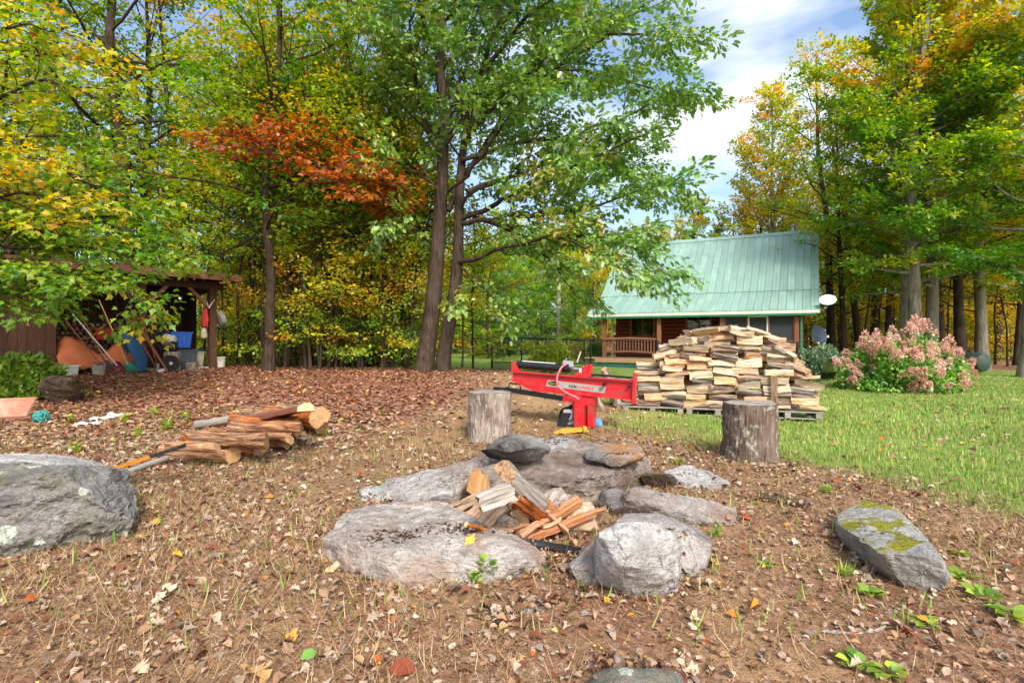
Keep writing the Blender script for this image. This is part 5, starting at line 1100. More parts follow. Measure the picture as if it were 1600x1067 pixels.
    rock('slab', 'long layered grey slab on the right rim of the fire pit', G((957, 768, .24), (1000, 760, .25), (1090, 775, .18), (1165, 798, .08), (1140, 816, .01), (1080, 805, .08), (985, 785, .12), (960, 800, .0), (1168, 805, 0), (1000, 800, 0)), 'rock_slab', 14, .03)
    rock('rock', 'mossy wedge-shaped grey rock standing apart on the bare ground to the right', G((1308, 806, .12), (1345, 786, .15), (1395, 795, .18), (1440, 835, .20), (1478, 886, .21), (1465, 895, .22), (1350, 850, .18), (1315, 825, .12), (1440, 918, 0), (1350, 868, 0), (1312, 835, 0), (1476, 905, 0), (1400, 800, 0)), 'rock_moss', 15, .02, bev=.025)
    rock('rock', 'thin brown rock edge breaking the soil below the lichen-barked stump', G((1175, 768, .05), (1210, 768, .07), (1260, 785, .05), (1262, 795, 0), (1180, 780, 0)), 'rock_brown', 16, .015, bev=.02)
    rock('boulder', 'rounded grey rock with pale speckles half buried in front of the fire pit', G((912, 1060, .08), (950, 1042, .14), (1020, 1043, .15), (1068, 1062, .09), (1000, 1075, .14), (905, 1095, 0), (1075, 1098, 0), (990, 1120, 0), (920, 1050, 0), (1060, 1050, 0)), 'rock_dark', 17, .02, bev=.04)
    rock('flat_rock', 'narrow flat rock flush with the soil before the grey block', G((768, 960, .02), (850, 936, .025), (862, 940, .02), (790, 966, .015), (770, 966, 0), (860, 945, 0)), 'rock_grey', 18, .008, bev=.008, target=.02)
    rock('boulder', 'mossy brown boulder before the front post of the woodshed', G((62, 592, .5), (95, 585, .6), (125, 592, .5), (132, 612, .1), (60, 622, .0), (100, 628, 0), (130, 622, 0), (70, 600, .3)), 'rock_brown', 19, .06, bev=.06, target=.05)
    rock('rock', 'grey rock standing among shrubs at the forest edge right of the cabin', G((1290, 565, .7), (1303, 552, 1.0), (1316, 565, .6), (1288, 588, 0), (1318, 588, 0)), 'rock_grey', 20, .05, bev=.06, target=.06)
rockmat('rock_ledge', '#77695f', '#9a8c81', '#bab0a4', '#5f4a3d', .42, soot=.0, vein=.3)
rockmat('rock_soot', '#76726d', '#99958f', '#b8b3ab', '#2b2725', .62, vein=.2)
rocks()
def rock_debris():
    from mathutils.bvhtree import BVHTree
    rg = np.random.default_rng(3); P = []; Nn = []
    obs = [o for o in COL.objects if o.get('category') == 'rock']
    for o in obs:
        me = o.data; bv = BVHTree.FromPolygons([tuple(v.co) for v in me.vertices], [tuple(p.vertices) for p in me.polygons])
        c = np.array([v.co[:] for v in me.vertices]); lo, hi = c.min(0), c.max(0); area = (hi[0] - lo[0]) * (hi[1] - lo[1])
        hearth = 'hearth' in o.name; nc = 7 if hearth else 2
        for k in range(nc):
            cx, cy_ = rg.uniform(lo[0] * .7, hi[0] * .7), rg.uniform(lo[1] * .6, hi[1] * .6); sx, sy = rg.uniform(.04, .13), rg.uniform(.02, .07)
            for q in range(60 if hearth else 24):
                x, y = rg.normal(cx, sx), rg.normal(cy_, sy); h = bv.ray_cast(Vector((x, y, 3)), Vector((0, 0, -1)))
                if h[0] is not None and h[1].z > .6: P.append(o.location + h[0] + h[1] * .004); Nn.append(h[1])
    # leaves drifted against the foot of each stone
    B = []
    for o in obs:
        c = np.array([v.co[:] for v in o.data.vertices]); low = c[c[:, 2] < .03]; ce = low.mean(0) if len(low) else c.mean(0)
        for q in range(90):
            p = low[rg.integers(0, len(low))] if len(low) else c[rg.integers(0, len(c))]; d = p[:2] - ce[:2]; d = d / (np.linalg.norm(d) + 1e-6); xy = np.array(o.location)[:2] + p[:2] + d * abs(rg.normal(0, .05)); B.append((xy[0], xy[1], gzf(*xy) + rg.uniform(0, .05)))
    B = np.array(B); kb = len(B); ab = rg.uniform(0, 6.28, kb); tb = scatter(LEAF4, B, np.stack([np.cos(ab), np.sin(ab), rg.normal(0, .4, kb)], -1), np.array([0, 0, 1.]) + rg.normal(0, .6, (kb, 3)), rg.uniform(.02, .065, kb), PAL_L[rg.integers(0, len(PAL_L), kb)] * rg.uniform(.5, .95, (kb, 1)), rg.uniform(1, 4, kb))
    tag(link('drifted_leaves', raw_mesh('drifted_leaves', tb[0], [tb[1]], tb[2]), 'litter'), 'dry leaves drifted against the feet of the stones', 'leaf litter', kind='stuff')
    P = np.array(P); Nn = np.array(Nn); k = len(P); a = rg.uniform(0, 6.28, k); fw = np.stack([np.cos(a), np.sin(a), rg.normal(0, .2, k)], -1)
    pal = np.array([lin(c)[:3] for c in ('#4a382e', '#5c4638', '#3c2c25', '#7a5f4c', '#8f7460')])
    V, Fq, C = scatter(LEAF2, P, fw, Nn + rg.normal(0, .3, (k, 3)), rg.uniform(.012, .035, k), pal[rg.integers(0, 5, k)], rg.uniform(.3, 2, k))
    tag(link('leaf_crumbs', raw_mesh('leaf_crumbs', V, [Fq], C), 'litter'), 'dark crumbled leaves and twig bits caught on top of the rocks', 'leaf litter', kind='stuff')
rock_debris()
# ================================================================ stumps, firewood
make_stump('stump', 'pale deeply furrowed stump standing behind the fire pit left of the log splitter', gp(765, 684), .29, .66, 'bark_stump_pale', 11)
make_stump('stump', 'dark lichen-spotted stump with grey cut top standing at the edge of the lawn', gp(1172, 715), .295, .66, 'bark_stump_lichen', 12)
def woodmat(name, c1, c2, c3, axis=(1.2, 9, 9), rand=.2, grey=.4):
    m, nt, out = newmat(name); v = coords(nt, axis); n1 = noise_(nt, v, 3.0, 6, .65, .4); n2 = noise_(nt, coords(nt), 3.0, 4, .6)
    c = ramp(nt, n1, [(.36, lin(c1)), (.5, lin(c2)), (.66, lin(c3))]); c = mixc(nt, ramp(nt, n2, [(.45, 0.), (.7, grey)]), c, lin('#a3968a'))
    oi = nt.nodes.new('ShaderNodeObjectInfo'); h = nd(nt, 'HueSaturation'); nt.links.new(math_(nt, 'MULTIPLY_ADD', oi.outputs['Random'], 2 * rand, 1.0 - rand), h.inputs['Value'])
    wn_ = nd(nt, 'TexWhiteNoise'); wn_.noise_dimensions = '1D'; nt.links.new(oi.outputs['Random'], wn_.inputs['W']); nt.links.new(math_(nt, 'MULTIPLY_ADD', wn_.outputs['Value'], .04, .48), h.inputs['Hue']); nt.links.new(math_(nt, 'MULTIPLY_ADD', wn_.outputs['Value'], -.5, 1.2), h.inputs['Saturation'])
    nt.links.new(c, h.inputs['Color']); finish(nt, out, h.outputs[0], .88, n1, .9, .02, spec=.15); return m
woodmat('split_wood', '#8f6648', '#d0aa82', '#efd6b0', (1., 14, 14))
woodmat('fresh_split', '#6f4830', '#b08058', '#d2a67a', (1., 14, 14), rand=.22, grey=.4)
woodmat('weathered', '#6a5f54', '#9a8e82', '#c4b9ac', (1., 14, 14))
woodmat('log_bark', '#4a3a30', '#7d6a5c', '#a8988a', grey=.5)
woodmat('cedar_bark', '#3a2216', '#94603a', '#cc9a66', (1.2, 12, 12), rand=.2, grey=.25)
pmat('log_end', '#8f6c4a', '#bb9468', 18, (1, 1, 1), .9, .4, .006, .2)
pmat('end_grain', '#b58a60', '#dcb88c', 20, (1, 1, 1), .9, .3, .005, .15)
pmat('pallet_wood', '#7d776e', '#a09a90', 5, (1, 8, 8), .9, .3, .01, .15)
pmat('rope_yellow', '#9a7a28', '#c4a23c', 30, (1, 1, 1), .9, .4, .005, .05)
def split_log(seed, kind, L_=.43, size=.075, seg=6):
    "one piece along x; returns mesh and its cross-section for stacking; slots: split face, bark, end"
    rg = random.Random(seed); sec = []
    if kind == 'round': sec = [(math.cos(a) * (1 + .06 * math.sin(3 * a + seed)), math.sin(a), 1) for a in [2 * math.pi * k / 18 for k in range(18)]]
    elif kind == 'half': sec = [(math.cos(a), math.sin(a) * .95 - .35, 1) for a in [math.pi * k / 7 for k in range(8)]] + [(-.4, -.42, 0), (.35, -.36, 0)]
    elif kind == 'wedge': sec = [(1.15 * math.cos(a), 1.15 * math.sin(a) + .1, 1) for a in [R(45 + 90 * k / 5) for k in range(6)]] + [(-.28, -.25, 0), (.02, -.92, 0), (.3, -.2, 0)]
    elif kind == 'slab': sec = [(-1.1, -.42, 0), (1.1, -.5, 0), (1.15, .2, 0), (.6, .5, 1), (0, .58, 1), (-.7, .46, 1), (-1.12, .1, 0)]
    else: sec = [(-.95, -.7, 0), (.1, -.85, 0), (.9, -.62, 0), (1., .5, 0), (.25, .85, 0), (-.8, .7, 0)]
    n = len(sec); V = []; oj = .06 if kind == 'round' else .18; off = [(rg.uniform(-oj, oj), rg.uniform(-oj, oj)) for _ in sec]; bend = rg.uniform(-.015, .015); bz = rg.uniform(-.012, .012)
    for i in range(seg + 1):
        t = i / seg; x = (t - .5) * L_ * rg.uniform(.985, 1.0)
        for k, (a, b, bk) in enumerate(sec):
            s = size * (1 + .10 * (t - .5) * (1 if seed % 2 else -1)); jx = rg.uniform(-.10, .10) * (.45 if kind == 'round' else 1)
            V.append((x + (rg.uniform(-.015, .015) if i in (0, seg) else 0), s * (a * (1 + off[k][0]) + jx) + bend * math.sin(t * 3.14), s * (b * (1 + off[k][1]) + jx) + bz * math.sin(t * 3.14)))
    m = MB()
    b = len(m.V); m.V = V
    for i in range(seg):
        for k in range(n):
            k2 = (k + 1) % n; m.Fc.append((i * n + k, i * n + k2, (i + 1) * n + k2, (i + 1) * n + k)); m.mi.append(1 if sec[k][2] and sec[k2][2] else 0)
    m.Fc += [tuple(range(n - 1, -1, -1)), tuple(seg * n + k for k in range(n))]; m.mi += [2, 2]
    me = m.mesh('split_log', True); cs = np.array([(v[1], v[2]) for v in V]); return me, cs
def wood_pile():
    rg = random.Random(77); PL = gp(970, 639); PR = gp(1289, 662); d = PR - PL; d.z = 0; Lp = d.length; ux = d.normalized(); uy = Vector((-ux.y, ux.x, 0)); ang = math.atan2(ux.y, ux.x)
    base_z = gzf((PL + PR).x / 2, (PL + PR).y / 2) + .0
    def W(x, y, z): p = PL + ux * x + uy * y; return Vector((p.x, p.y, base_z + z))
    # three pallets of boards on blocks
    wpal = Lp / 3
    tb = MB().box((0, 0, 0), (wpal - .04, .10, .02)).mesh('deck_board'); st = MB().box((0, 0, 0), (.09, 1.15, .09)).mesh('stringer'); bb = MB().box((0, 0, 0), (wpal - .04, .09, .018)).mesh('bottom_board')
    which = ('under the left end of the firewood pile by the splitter', 'under the middle of the firewood pile', 'under the right end of the firewood pile on the lawn')
    for i in range(3):
        p = thing('pallet', 'weathered grey wooden pallet ' + which[i], 'pallet', W(i * wpal + wpal / 2, .58, 0), ang + rg.uniform(-.015, .015), 'pallets under the firewood pile')
        for j in range(8): link('deck_board', tb, 'pallet_wood', p, (0, -.53 + j * .151, .125))
        for x in (-wpal / 2 + .08, 0, wpal / 2 - .08): link('stringer', st, 'pallet_wood', p, (x, 0, .067))
        for y in (-.5, 0, .5): link('bottom_board', bb, 'pallet_wood', p, (0, y, .012))
    kinds = ['wedge', 'wedge', 'half', 'slab', 'block', 'wedge', 'half', 'round', 'slab', 'wedge', 'block', 'half', 'slab', 'wedge', 'half', 'block']
    var = []
    for i, k in enumerate(kinds):
        me, cs = split_log(100 + i, k, rg.uniform(.36, .45), rg.uniform(.050, .080)); [me.materials.append(MATS[q]) for q in ('split_wood', 'log_bark', 'end_grain')]; var.append((me, cs))
    prof = lambda x: float(np.interp(x, [-.1, .2, .5, .72, 1.0, 1.3, 1.6, 2.0, 2.3, 2.55, 2.8, 3.05, 3.3], [.34, .52, .76, .98, 1.24, 1.40, 1.46, 1.44, 1.38, 1.22, .98, .55, .30]))
    xc = [.05 + .42 * k for k in range(8)]; placed = 0; layers = [(.09, .90), (.25, 1.0), (.40, 1.03), (.55, 1.03), (.70, 1.0), (.86, .96), (1.02, .86)]
    pitch = .445
    for li, (yy, kf) in enumerate(layers):
        for ci, x0 in enumerate(xc):
            z = .14; top = prof(x0) * kf; cover = max(prof(x0) * layers[li - 1][1], .2) if li else 0
            if li in (1, 3, 5): x0 = x0 + rg.uniform(-.06, .06)
            lean = max(-.16, min(.16, (prof(x0 + .2) - prof(x0 - .2)) * .22))
            while z < top:
                vk = rg.randrange(len(var)); me, cs = var[vk]; roll = rg.choice((0, 0, math.pi, R(120), R(-120), R(90))) + rg.uniform(-.25, .25)
                c, s = math.cos(roll), math.sin(roll); zz = cs[:, 0] * s + cs[:, 1] * c; yyv = cs[:, 0] * c - cs[:, 1] * s; h = zz.max() - zz.min()
                if h > .215: continue
                keep = li == 0 or li == len(layers) - 1 or z + h > cover - .26
                frac = z / 1.5
                if keep:
                    yw_ = rg.gauss(0, .10) * (1 + .8 * frac); tilt = -(lean * frac * 1.4) + rg.gauss(0, .075)
                    dx = rg.gauss(0, .035) + (.11 if rg.random() < .12 else 0) + (rg.uniform(-.08, .08) if frac > .6 else 0)
                    off = (-yyv.min() - .07) * .9 if li == 0 else 0
                    o = link('firewood_piece', me, None, None, W(x0 + dx, yy + off + rg.uniform(-.05, .04) + (.12 * frac if li == 0 else 0), z - zz.min()))
                    o.rotation_euler = (Matrix.Rotation(ang + yw_, 3, 'Z') @ Matrix.Rotation(tilt + (math.pi if False else 0), 3, 'Y') @ Matrix.Rotation(roll, 3, 'X')).to_euler(); placed += 1
                    tier = ('bottom', 'lower', 'middle', 'upper', 'top')[min(4, int(z / .3))]; colw = ('first', 'second', 'third', 'fourth', 'fifth', 'sixth', 'seventh', 'eighth')[ci]
                    kd = {'wedge': 'wedge-shaped', 'half': 'half-round', 'slab': 'flat', 'block': 'squared', 'round': 'round'}[kinds[vk]]; dep = 'front' if li == 0 else 'back' if li == len(layers) - 1 else 'inner'
                    tag(o, f'{kd} firewood piece, {tier} tier, {colw} {dep} column from the splitter end of the pile', 'firewood', 'split firewood stacked on the pallets')
                z += h * .93
    print('pile', placed)
    # pieces thrown on the crown of the pile and at its ends
    def loose(x, y, z, rz, ry, rx, k, label, s=1.0):
        o = link('firewood_piece', var[k][0], None, None, W(x, y, z)); o.rotation_euler = (Matrix.Rotation(ang + rz, 3, 'Z') @ Matrix.Rotation(ry, 3, 'Y') @ Matrix.Rotation(rx, 3, 'X')).to_euler(); o.scale = (s, s, s); tag(o, label, 'firewood', 'split firewood thrown on the pile')
    for k in range(16):
        x = .75 + k * .14; loose(x, rg.uniform(.05, .5), prof(x) * .98 + .05 + rg.uniform(0, .05), rg.uniform(-.5, .5), -.25 + .045 * k + rg.uniform(-.1, .1), rg.uniform(0, 6), rg.randrange(16), ('split firewood piece lying askew on the left slope of the pile crown' if k < 5 else 'split firewood piece thrown loosely across the middle of the pile crown' if k < 11 else 'split firewood piece lying askew on the right slope of the pile crown'))
    for k in range(9):
        x = 2.62 + rg.uniform(0, .45); loose(x, rg.uniform(0.1, .5), prof(x) + .04, rg.uniform(-1.3, -.4), rg.uniform(.1, .5), rg.uniform(0, 6), rg.randrange(16), 'split firewood piece tumbled down the right shoulder of the pile', .9)
    loose(2.52, .0, .50, 1.2, R(84), .4, 2, 'half log standing upright against the front of the firewood pile', 1.1)
    loose(-.12, .1, .36, .2, R(78), .3, 7, 'thick round log leaning on end between splitter and pile', 1.35)
    loose(-.22, .28, .50, .5, R(70), .9, 2, 'bark-covered log leaning against the left end of the pile', 1.5)
    loose(-.38, -.05, .15, .3, R(62), 1.9, 7, 'dark log propped on the ground at the left end of the pallets', 1.1)
    loose(2.05, -.13, .20, .8, .1, .4, 7, 'gnarled dark chunk lying at the pallet front behind the lichen-barked stump', .9)
wood_pile()
def bark_log(L_, r, seed):
    "round log with stringy furrowed surface, uneven radius and slightly raked ends"
    rg = random.Random(seed); n, seg = 26, 22; V = []; bx, bz = rg.uniform(-.04, .04), rg.uniform(-.02, .02)
    for i in range(seg + 1):
        t = i / seg
        for k in range(n):
            a = 2 * math.pi * k / n; c, s = math.cos(a), math.sin(a)
            q = r * (1 + .10 * fbm((c + seed, s, t * L_ * 1.5), 2) + .06 * (t - .5)) + .20 * r * (abs(fbm((c * 5 + seed, s * 5, t * L_ * 2.2), 3)) - .35)
            V.append(((t - .5) * L_ + (rg.uniform(-.012, .012) + .03 * c if i in (0, seg) else 0), q * c + bx * math.sin(t * 3.14), q * s + bz * math.sin(t * 3.14)))
    m = MB(); m.V = V; m.Fc = [(i * n + k, i * n + (k + 1) % n, (i + 1) * n + (k + 1) % n, (i + 1) * n + k) for i in range(seg) for k in range(n)]; m.mi = [1] * len(m.Fc)
    m.Fc += [tuple(range(n - 1, -1, -1)), tuple(seg * n + k for k in range(n))]; m.mi += [2, 2]; return m.mesh('bark_log', True), None
def put_log(name, a, b, r, kind, mats, seed, label, cat, group=None, roll=0.0):
    "log or split piece with its axis from a to b"
    a, b = Vector(a), Vector(b); L_ = (b - a).length; me, cs = bark_log(L_, r, seed) if kind == 'round' else split_log(seed, kind, L_, r, 8); [me.materials.append(MATS[q]) for q in mats]
    o = link(name, me, None, None, (a + b) / 2); d = (b - a).normalized(); q = d.to_track_quat('X', 'Z'); o.rotation_euler = (q.to_matrix() @ Matrix.Rotation(roll, 3, 'X')).to_euler(); tag(o, label, cat, group); return o
def ground_logs():
    M3 = ('cedar_bark', 'cedar_bark', 'log_end'); g = 'peeled cedar logs piled on the leaves'
    sp = [((258, 704, .10), (364, 711, .10), .105, 'frontmost cedar log of the low pile, charred board end resting on it'), ((298, 693, .11), (409, 700, .11), .115, 'cedar log lying second from the front with a cleanly cut oval end'), ((290, 684, .13), (400, 688, .13), .09, 'thin cedar log showing between two thicker ones in the low pile'),
          ((298, 683, .30), (416, 689, .30), .10, 'cedar log lying on top of the front layer of the low pile'), ((380, 690, .10), (447, 693, .10), .09, 'short cedar log whose cut end shows below the middle of the low pile'), ((370, 676, .10), (447, 681, .10), .09, 'bottom cedar log in the middle of the low pile'),
          ((362, 668, .28), (448, 674, .28), .085, 'slim split cedar rail lying mid-pile with a ragged end'), ((365, 660, .12), (466, 672, .12), .10, 'cedar log with round end low on the right of the pile'), ((362, 656, .33), (465, 662, .36), .10, 'long cedar log crossing the top right of the low pile'), ((372, 646, .14), (468, 664, .30), .095, 'cedar log tucked behind the upper right of the pile'),
          ((420, 645, .40), (494, 656, .40), .12, 'thick cedar log with a notched burl end on the right of the pile'), ((440, 640, .30), (503, 648, .34), .13, 'thickest cedar log with a pale sawn end at the right of the pile'), ((470, 655, .12), (503, 668, .12), .11, 'short dark log at the lower right behind the pale ends'),
          ((318, 676, .16), (402, 680, .18), .075, 'slim cedar pole showing behind the top front log'), ((385, 668, .42), (470, 668, .46), .07, 'thin cedar pole lying highest in the middle of the pile'), ((262, 698, .22), (340, 700, .24), .065, 'thin cedar pole lying along the left front of the pile'), ((400, 684, .22), (452, 686, .22), .075, 'stubby cedar piece filling the gap at the right of the front layer')]
    for i, (a, b, r, lb) in enumerate(sp): put_log('cedar_log', gp(*a), gp(*b), r * .85, 'round', M3, 300 + i, lb, 'log', g, i * 1.1)
    put_log('bark_slab', gp(395, 652, .34), gp(478, 636, .62), .09, 'slab', ('tool_brown', 'log_bark', 'end_grain'), 330, 'dark bark slab leaning up over the right end of the cedar logs', 'bark slab')
    put_log('weathered_branch', gp(305, 664, .08), gp(372, 652, .12), .06, 'round', ('log_bark', 'pallet_wood', 'log_bark'), 331, 'grey weathered branch lying behind the cedar logs', 'branch')
ground_logs()
def pit_wood():
    S3 = ('fresh_split', 'log_bark', 'fresh_cut'); O3 = ('fresh_split', 'cedar_bark', 'end_grain'); g = 'firewood heaped in the fire pit'
    W3 = ('weathered', 'weathered', 'fresh_split')
    put_log('firewood_log', gp(748, 757, .24), gp(790, 742, .24), .125, 'round', S3, 401, 'round log with a bright sawn end facing out of the fire pit', 'firewood', g)
    put_log('firewood_log', gp(788, 735, .52), gp(842, 782, .22), .10, 'half', ('fresh_split', 'weathered', 'fresh_split'), 402, 'big pale half log leaning across the back of the fire pit heap', 'firewood', g, .5)
    put_log('firewood_log', gp(748, 786, .36), gp(802, 766, .42), .072, 'half', W3, 403, 'weathered grey split block on top of the fire pit heap', 'firewood', g, .3)
    put_log('firewood_log', gp(700, 800, .10), gp(752, 778, .22), .055, 'wedge', O3, 404, 'orange split stick at the left of the fire pit heap', 'firewood', g, 1)
    put_log('firewood_log', gp(712, 806, .08), gp(750, 786, .16), .05, 'block', O3, 405, 'short orange split stick low on the left of the heap', 'firewood', g, .2)
    put_log('firewood_log', gp(725, 820, .08), gp(765, 785, .22), .06, 'block', O3, 406, 'orange squared stick pointing out of the heap below the grey block', 'firewood', g, .5)
    put_log('firewood_log', gp(750, 829, .09), gp(788, 788, .24), .06, 'block', O3, 407, 'orange squared stick with square end at the front of the heap', 'firewood', g, .8)
    put_log('firewood_log', gp(796, 826, .10), gp(780, 798, .16), .075, 'round', ('log_bark', 'pallet_wood', 'log_bark'), 408, 'grey round log with a dark burnt end at the front of the heap', 'firewood', g)
    put_log('firewood_log', gp(800, 775, .34), gp(850, 812, .12), .055, 'wedge', O3, 409, 'orange split stick sloping down the middle of the heap', 'firewood', g, 2)
    put_log('firewood_log', gp(815, 812, .14), gp(830, 780, .2), .10, 'half', O3, 410, 'splintered orange chunk in the middle of the heap', 'firewood', g, 1.2)
    put_log('firewood_log', gp(812, 838, .08), gp(905, 782, .22), .04, 'block', O3, 411, 'long flat orange stick lying across the right of the heap', 'firewood', g, .4)
    put_log('firewood_log', gp(822, 842, .05), gp(930, 800, .16), .03, 'block', O3, 412, 'thin orange lath at the right edge of the heap', 'firewood', g, .2)
    put_log('firewood_log', gp(880, 808, .10), gp(925, 805, .10), .11, 'slab', ('fresh_split', 'split_wood', 'end_grain'), 413, 'tan flat wood slab lying in the ash on the right', 'firewood', g, .5)
    put_log('firewood_log', gp(862, 800, .10), gp(880, 778, .14), .09, 'slab', W3, 414, 'pale splintered slab standing in the ash behind the long stick', 'firewood', g, 1.2)
    put_log('charred_log', gp(820, 846, .04), gp(905, 862, .02), .028, 'round', ('black_bag', 'black_bag', 'black_bag'), 415, 'charred black stick along the front rim of the ash bed', 'firewood', g)
    rg = random.Random(5)
    for i in range(14):
        a = gp(rg.uniform(765, 895), rg.uniform(800, 832), .04 + .1 * rg.random()); d = Vector((rg.uniform(-1, 1), rg.uniform(-.6, .6), rg.uniform(-.1, .35))).normalized() * rg.uniform(.15, .4)
        put_log('kindling_stick', a, a + d, rg.uniform(.010, .022), 'block', O3, 440 + i, 'thin split kindling stick scattered through the fire pit heap', 'kindling', 'kindling scattered in the fire pit', rg.random())
pit_wood()
# ================================================================ log splitter
pmat('splitter_red', '#b8151c', '#d0222a', 3, (1, 1, 1), .35, .05, .003, .0, 0, .5, grime='#93403a', gs=7)
pmat('hose_pink', '#c0606a', '#d87a84', 8, (1, 1, 1), .5, .05, .003, .0)
pmat('decal_grey', '#8d8c86', '#a2a19a', 8, (1, 1, 1), .4, .02, .002, .0)
pmat('decal_black', '#17150f', '#211d14', 8, (1, 1, 1), .5, .02, .002, .0)
pmat('decal_yellow', '#d8a820', '#e8bc34', 8, (1, 1, 1), .5, .02, .002, .0)
pmat('decal_red', '#c8282c', '#d83a3c', 8, (1, 1, 1), .5, .02, .002, .0)
pmat('engine_grey', '#8a8c8e', '#a8aaac', 8, (1, 1, 1), .5, .1, .003, .0)
pmat('blue_cloth', '#4d7fa8', '#6d9cc2', 8, (1, 1, 1), .8, .2, .01, .0)
def splitter():
    b = gp(905, 668); s = thing('log_splitter', 'red towable log splitter with horizontal beam and black tongue', 'log splitter', b, R(-20)); s.scale = (.93, .93, .95)
    TL = Matrix.Rotation(R(3.2), 3, 'Y'); C0 = Vector((0, 0, .67)); X = lambda x, y, z: TL @ Vector((x, y, z)) + C0
    bm_ = MB()
    # I-beam: tapered web and two flanges
    bm_.prism([X(-1.15, 0, .02), X(-1.12, 0, .0), X(-.75, 0, -.13), X(.86, 0, -.13), X(.86, 0, .13), X(-1.15, 0, .13)], (0, -.012, 0), (0, .012, 0))
    bm_.bar(X(-1.16, 0, .14), X(.86, 0, .14), .15, .02); bm_.bar(X(-.75, 0, -.14), X(.86, 0, -.14), .15, .02); bm_.bar(X(-1.16, 0, .0), X(-.75, 0, -.139), .15, .018)
    bm_.build('beam', 'splitter_red', s)
    MB().box(X(.89, 0, .03), (.05, .2, .48), TL).build('end_plate', 'splitter_red', s, False, .006)
    MB().prism([X(-1.16, 0, .13), X(-1.17, 0, .30), X(-1.10, 0, .30), X(-1.02, 0, .15)], (0, -.06, 0), (0, .06, 0)).build('cylinder_bracket', 'splitter_red', s)
    cy_ = MB().tube([X(-1.08, 0, .26), X(-.16, 0, .26)], .062, 16).build('hydraulic_cylinder', 'black_metal', s, True); MB().tube([X(-1.0, .012, .275), X(-.42, .012, .275)], .054, 16).build('label_band', 'white_plastic', cy_, True)
    MB().tube([X(-.16, 0, .26), X(.05, 0, .26)], .03, 10).build('piston_rod', 'steel', s, True)
    wd = MB(); wd.prism([X(-.10, 0, .15), X(.10, 0, .34), X(.14, 0, .34), X(.14, 0, .15)], (0, -.055, 0), (0, .055, 0)); wd.box(X(.17, 0, .25), (.05, .12, .2), TL); wd.build('push_block', 'splitter_red', s, False, .006)
    MB().box(X(.02, -.0585, .24), (.035, .004, .06), TL).build('warning_label', 'white_plastic', s)
    sr = MB(); sr.tube([X(.20, -.1, .19), X(.84, -.1, .19)], .012, 6); sr.tube([X(.20, .1, .19), X(.84, .1, .19)], .012, 6); sr.tube([X(.6, -.1, .19), X(.6, .1, .19)], .01, 6); sr.build('log_cradle', 'black_metal', s, True)
    bt = MB().tube([X(.42, -.10, .06), X(.42, -.012, .06)], .025, 8); bt.tube([X(.8, -.08, .05), X(.8, -.012, .05)], .02, 8); bt.build('bolt', 'black_metal', s, True)
    # name plate: blocks of printed strokes too small to read
    pl = MB().prism([X(-.56, -.013, -.055), X(.42, -.013, -.085), X(.44, -.013, .02), X(-.53, -.013, .05)], (0, -.003, 0), (0, 0, 0)).build('name_plate', 'decal_grey', s)
    ov = MB(); ov.prism([X(-.43 + .10 * math.cos(a), -.016, .0 + .033 * math.sin(a)) for a in [2 * math.pi * k / 16 for k in range(16)]], (0, -.003, 0), (0, 0, 0)); ov.build('emblem', 'decal_black', pl)
    def strokes(name, mat, x0, x1, zc, h, n, yy=-.02, skew=-.031):
        m = MB(); rg = random.Random(int(x0 * 100)); wv = (x1 - x0) / n
        for i in range(n):
            x = x0 + i * wv; q = zc + skew * (x - x0); m.bar(X(x, yy, q - h / 2), X(x, yy, q + h / 2), wv * .28, .003, (0, 1, 0))
            if rg.random() < .6: m.bar(X(x, yy, q + rg.choice((-.5, 0, .5)) * h * .8), X(x + wv * .6, yy, q + rg.choice((-.5, 0, .5)) * h * .8), .003, h * .22, (0, 0, 1))
        m.build(name, mat, pl)
    strokes('lettering', 'decal_yellow', -.50, -.36, .0, .028, 9, -.0195); strokes('lettering', 'decal_black', -.16, -.02, -.02, .045, 5, -.018); strokes('lettering', 'decal_red', .0, .26, -.025, .05, 8, -.018); strokes('lettering', 'decal_black', .33, .38, -.015, .02, 3, -.018); strokes('lettering', 'decal_black', .33, .38, -.05, .02, 3, -.018)
    # tongue with hitch coupler and handle
    tg = MB(); tg.bar((-1.28, -.02, .575), (-.05, -.02, .43), .07, .075); tg.build('tongue', 'black_metal', s)
    hc = MB(); hc.bar((-1.48, -.02, .585), (-1.26, -.02, .57), .1, .05); hc.tube([(-1.22, -.02, .60), (-1.2, -.02, .68), (-1.02, -.02, .66), (-1.0, -.02, .575)], .012, 6); hc.build('hitch_coupler', 'black_metal', s, True)
    # column, tank, engine, feet
    MB().box((-.02, .05, .40), (.16, .2, .32)).build('column', 'splitter_red', s, False, .008)
    MB().box((.11, .10, .43), (.30, .30, .17)).build('oil_tank', 'splitter_red', s, False, .02)
    fd = MB(); fd.box((.035, -.17, .20), (.16, .03, .42)); fd.prism([(-.045, -.17, .41), (.115, -.17, .41), (.09, -.17, .47), (-.01, -.17, .47)], (0, -.015, 0), (0, .015, 0)); fd.box((.10, -.02, .19), (.03, .28, .38)); fd.build('fender', 'splitter_red', s, False, .006)
    MB().box((.19, .08, .20), (.10, .26, .38)).build('side_panel', 'splitter_red', s, False, .01)
    en = MB(); en.box((-.17, .08, .16), (.18, .26, .24)); en.tube([(-.17, -.03, .2), (-.17, -.1, .2)], .09, 14); en.build('engine', 'engine_grey', s, False, .012)
    MB().prism([(-.36, -.1, .02), (-.2, -.1, .02), (-.1, -.1, .24), (-.24, -.1, .24)], (0, -.02, 0), (0, .16, 0)).build('air_filter_box', 'rubber', s, False, .01)
    MB().box((-.10, .03, .46), (.3, .26, .1)).build('engine_guard', 'decal_red', s)
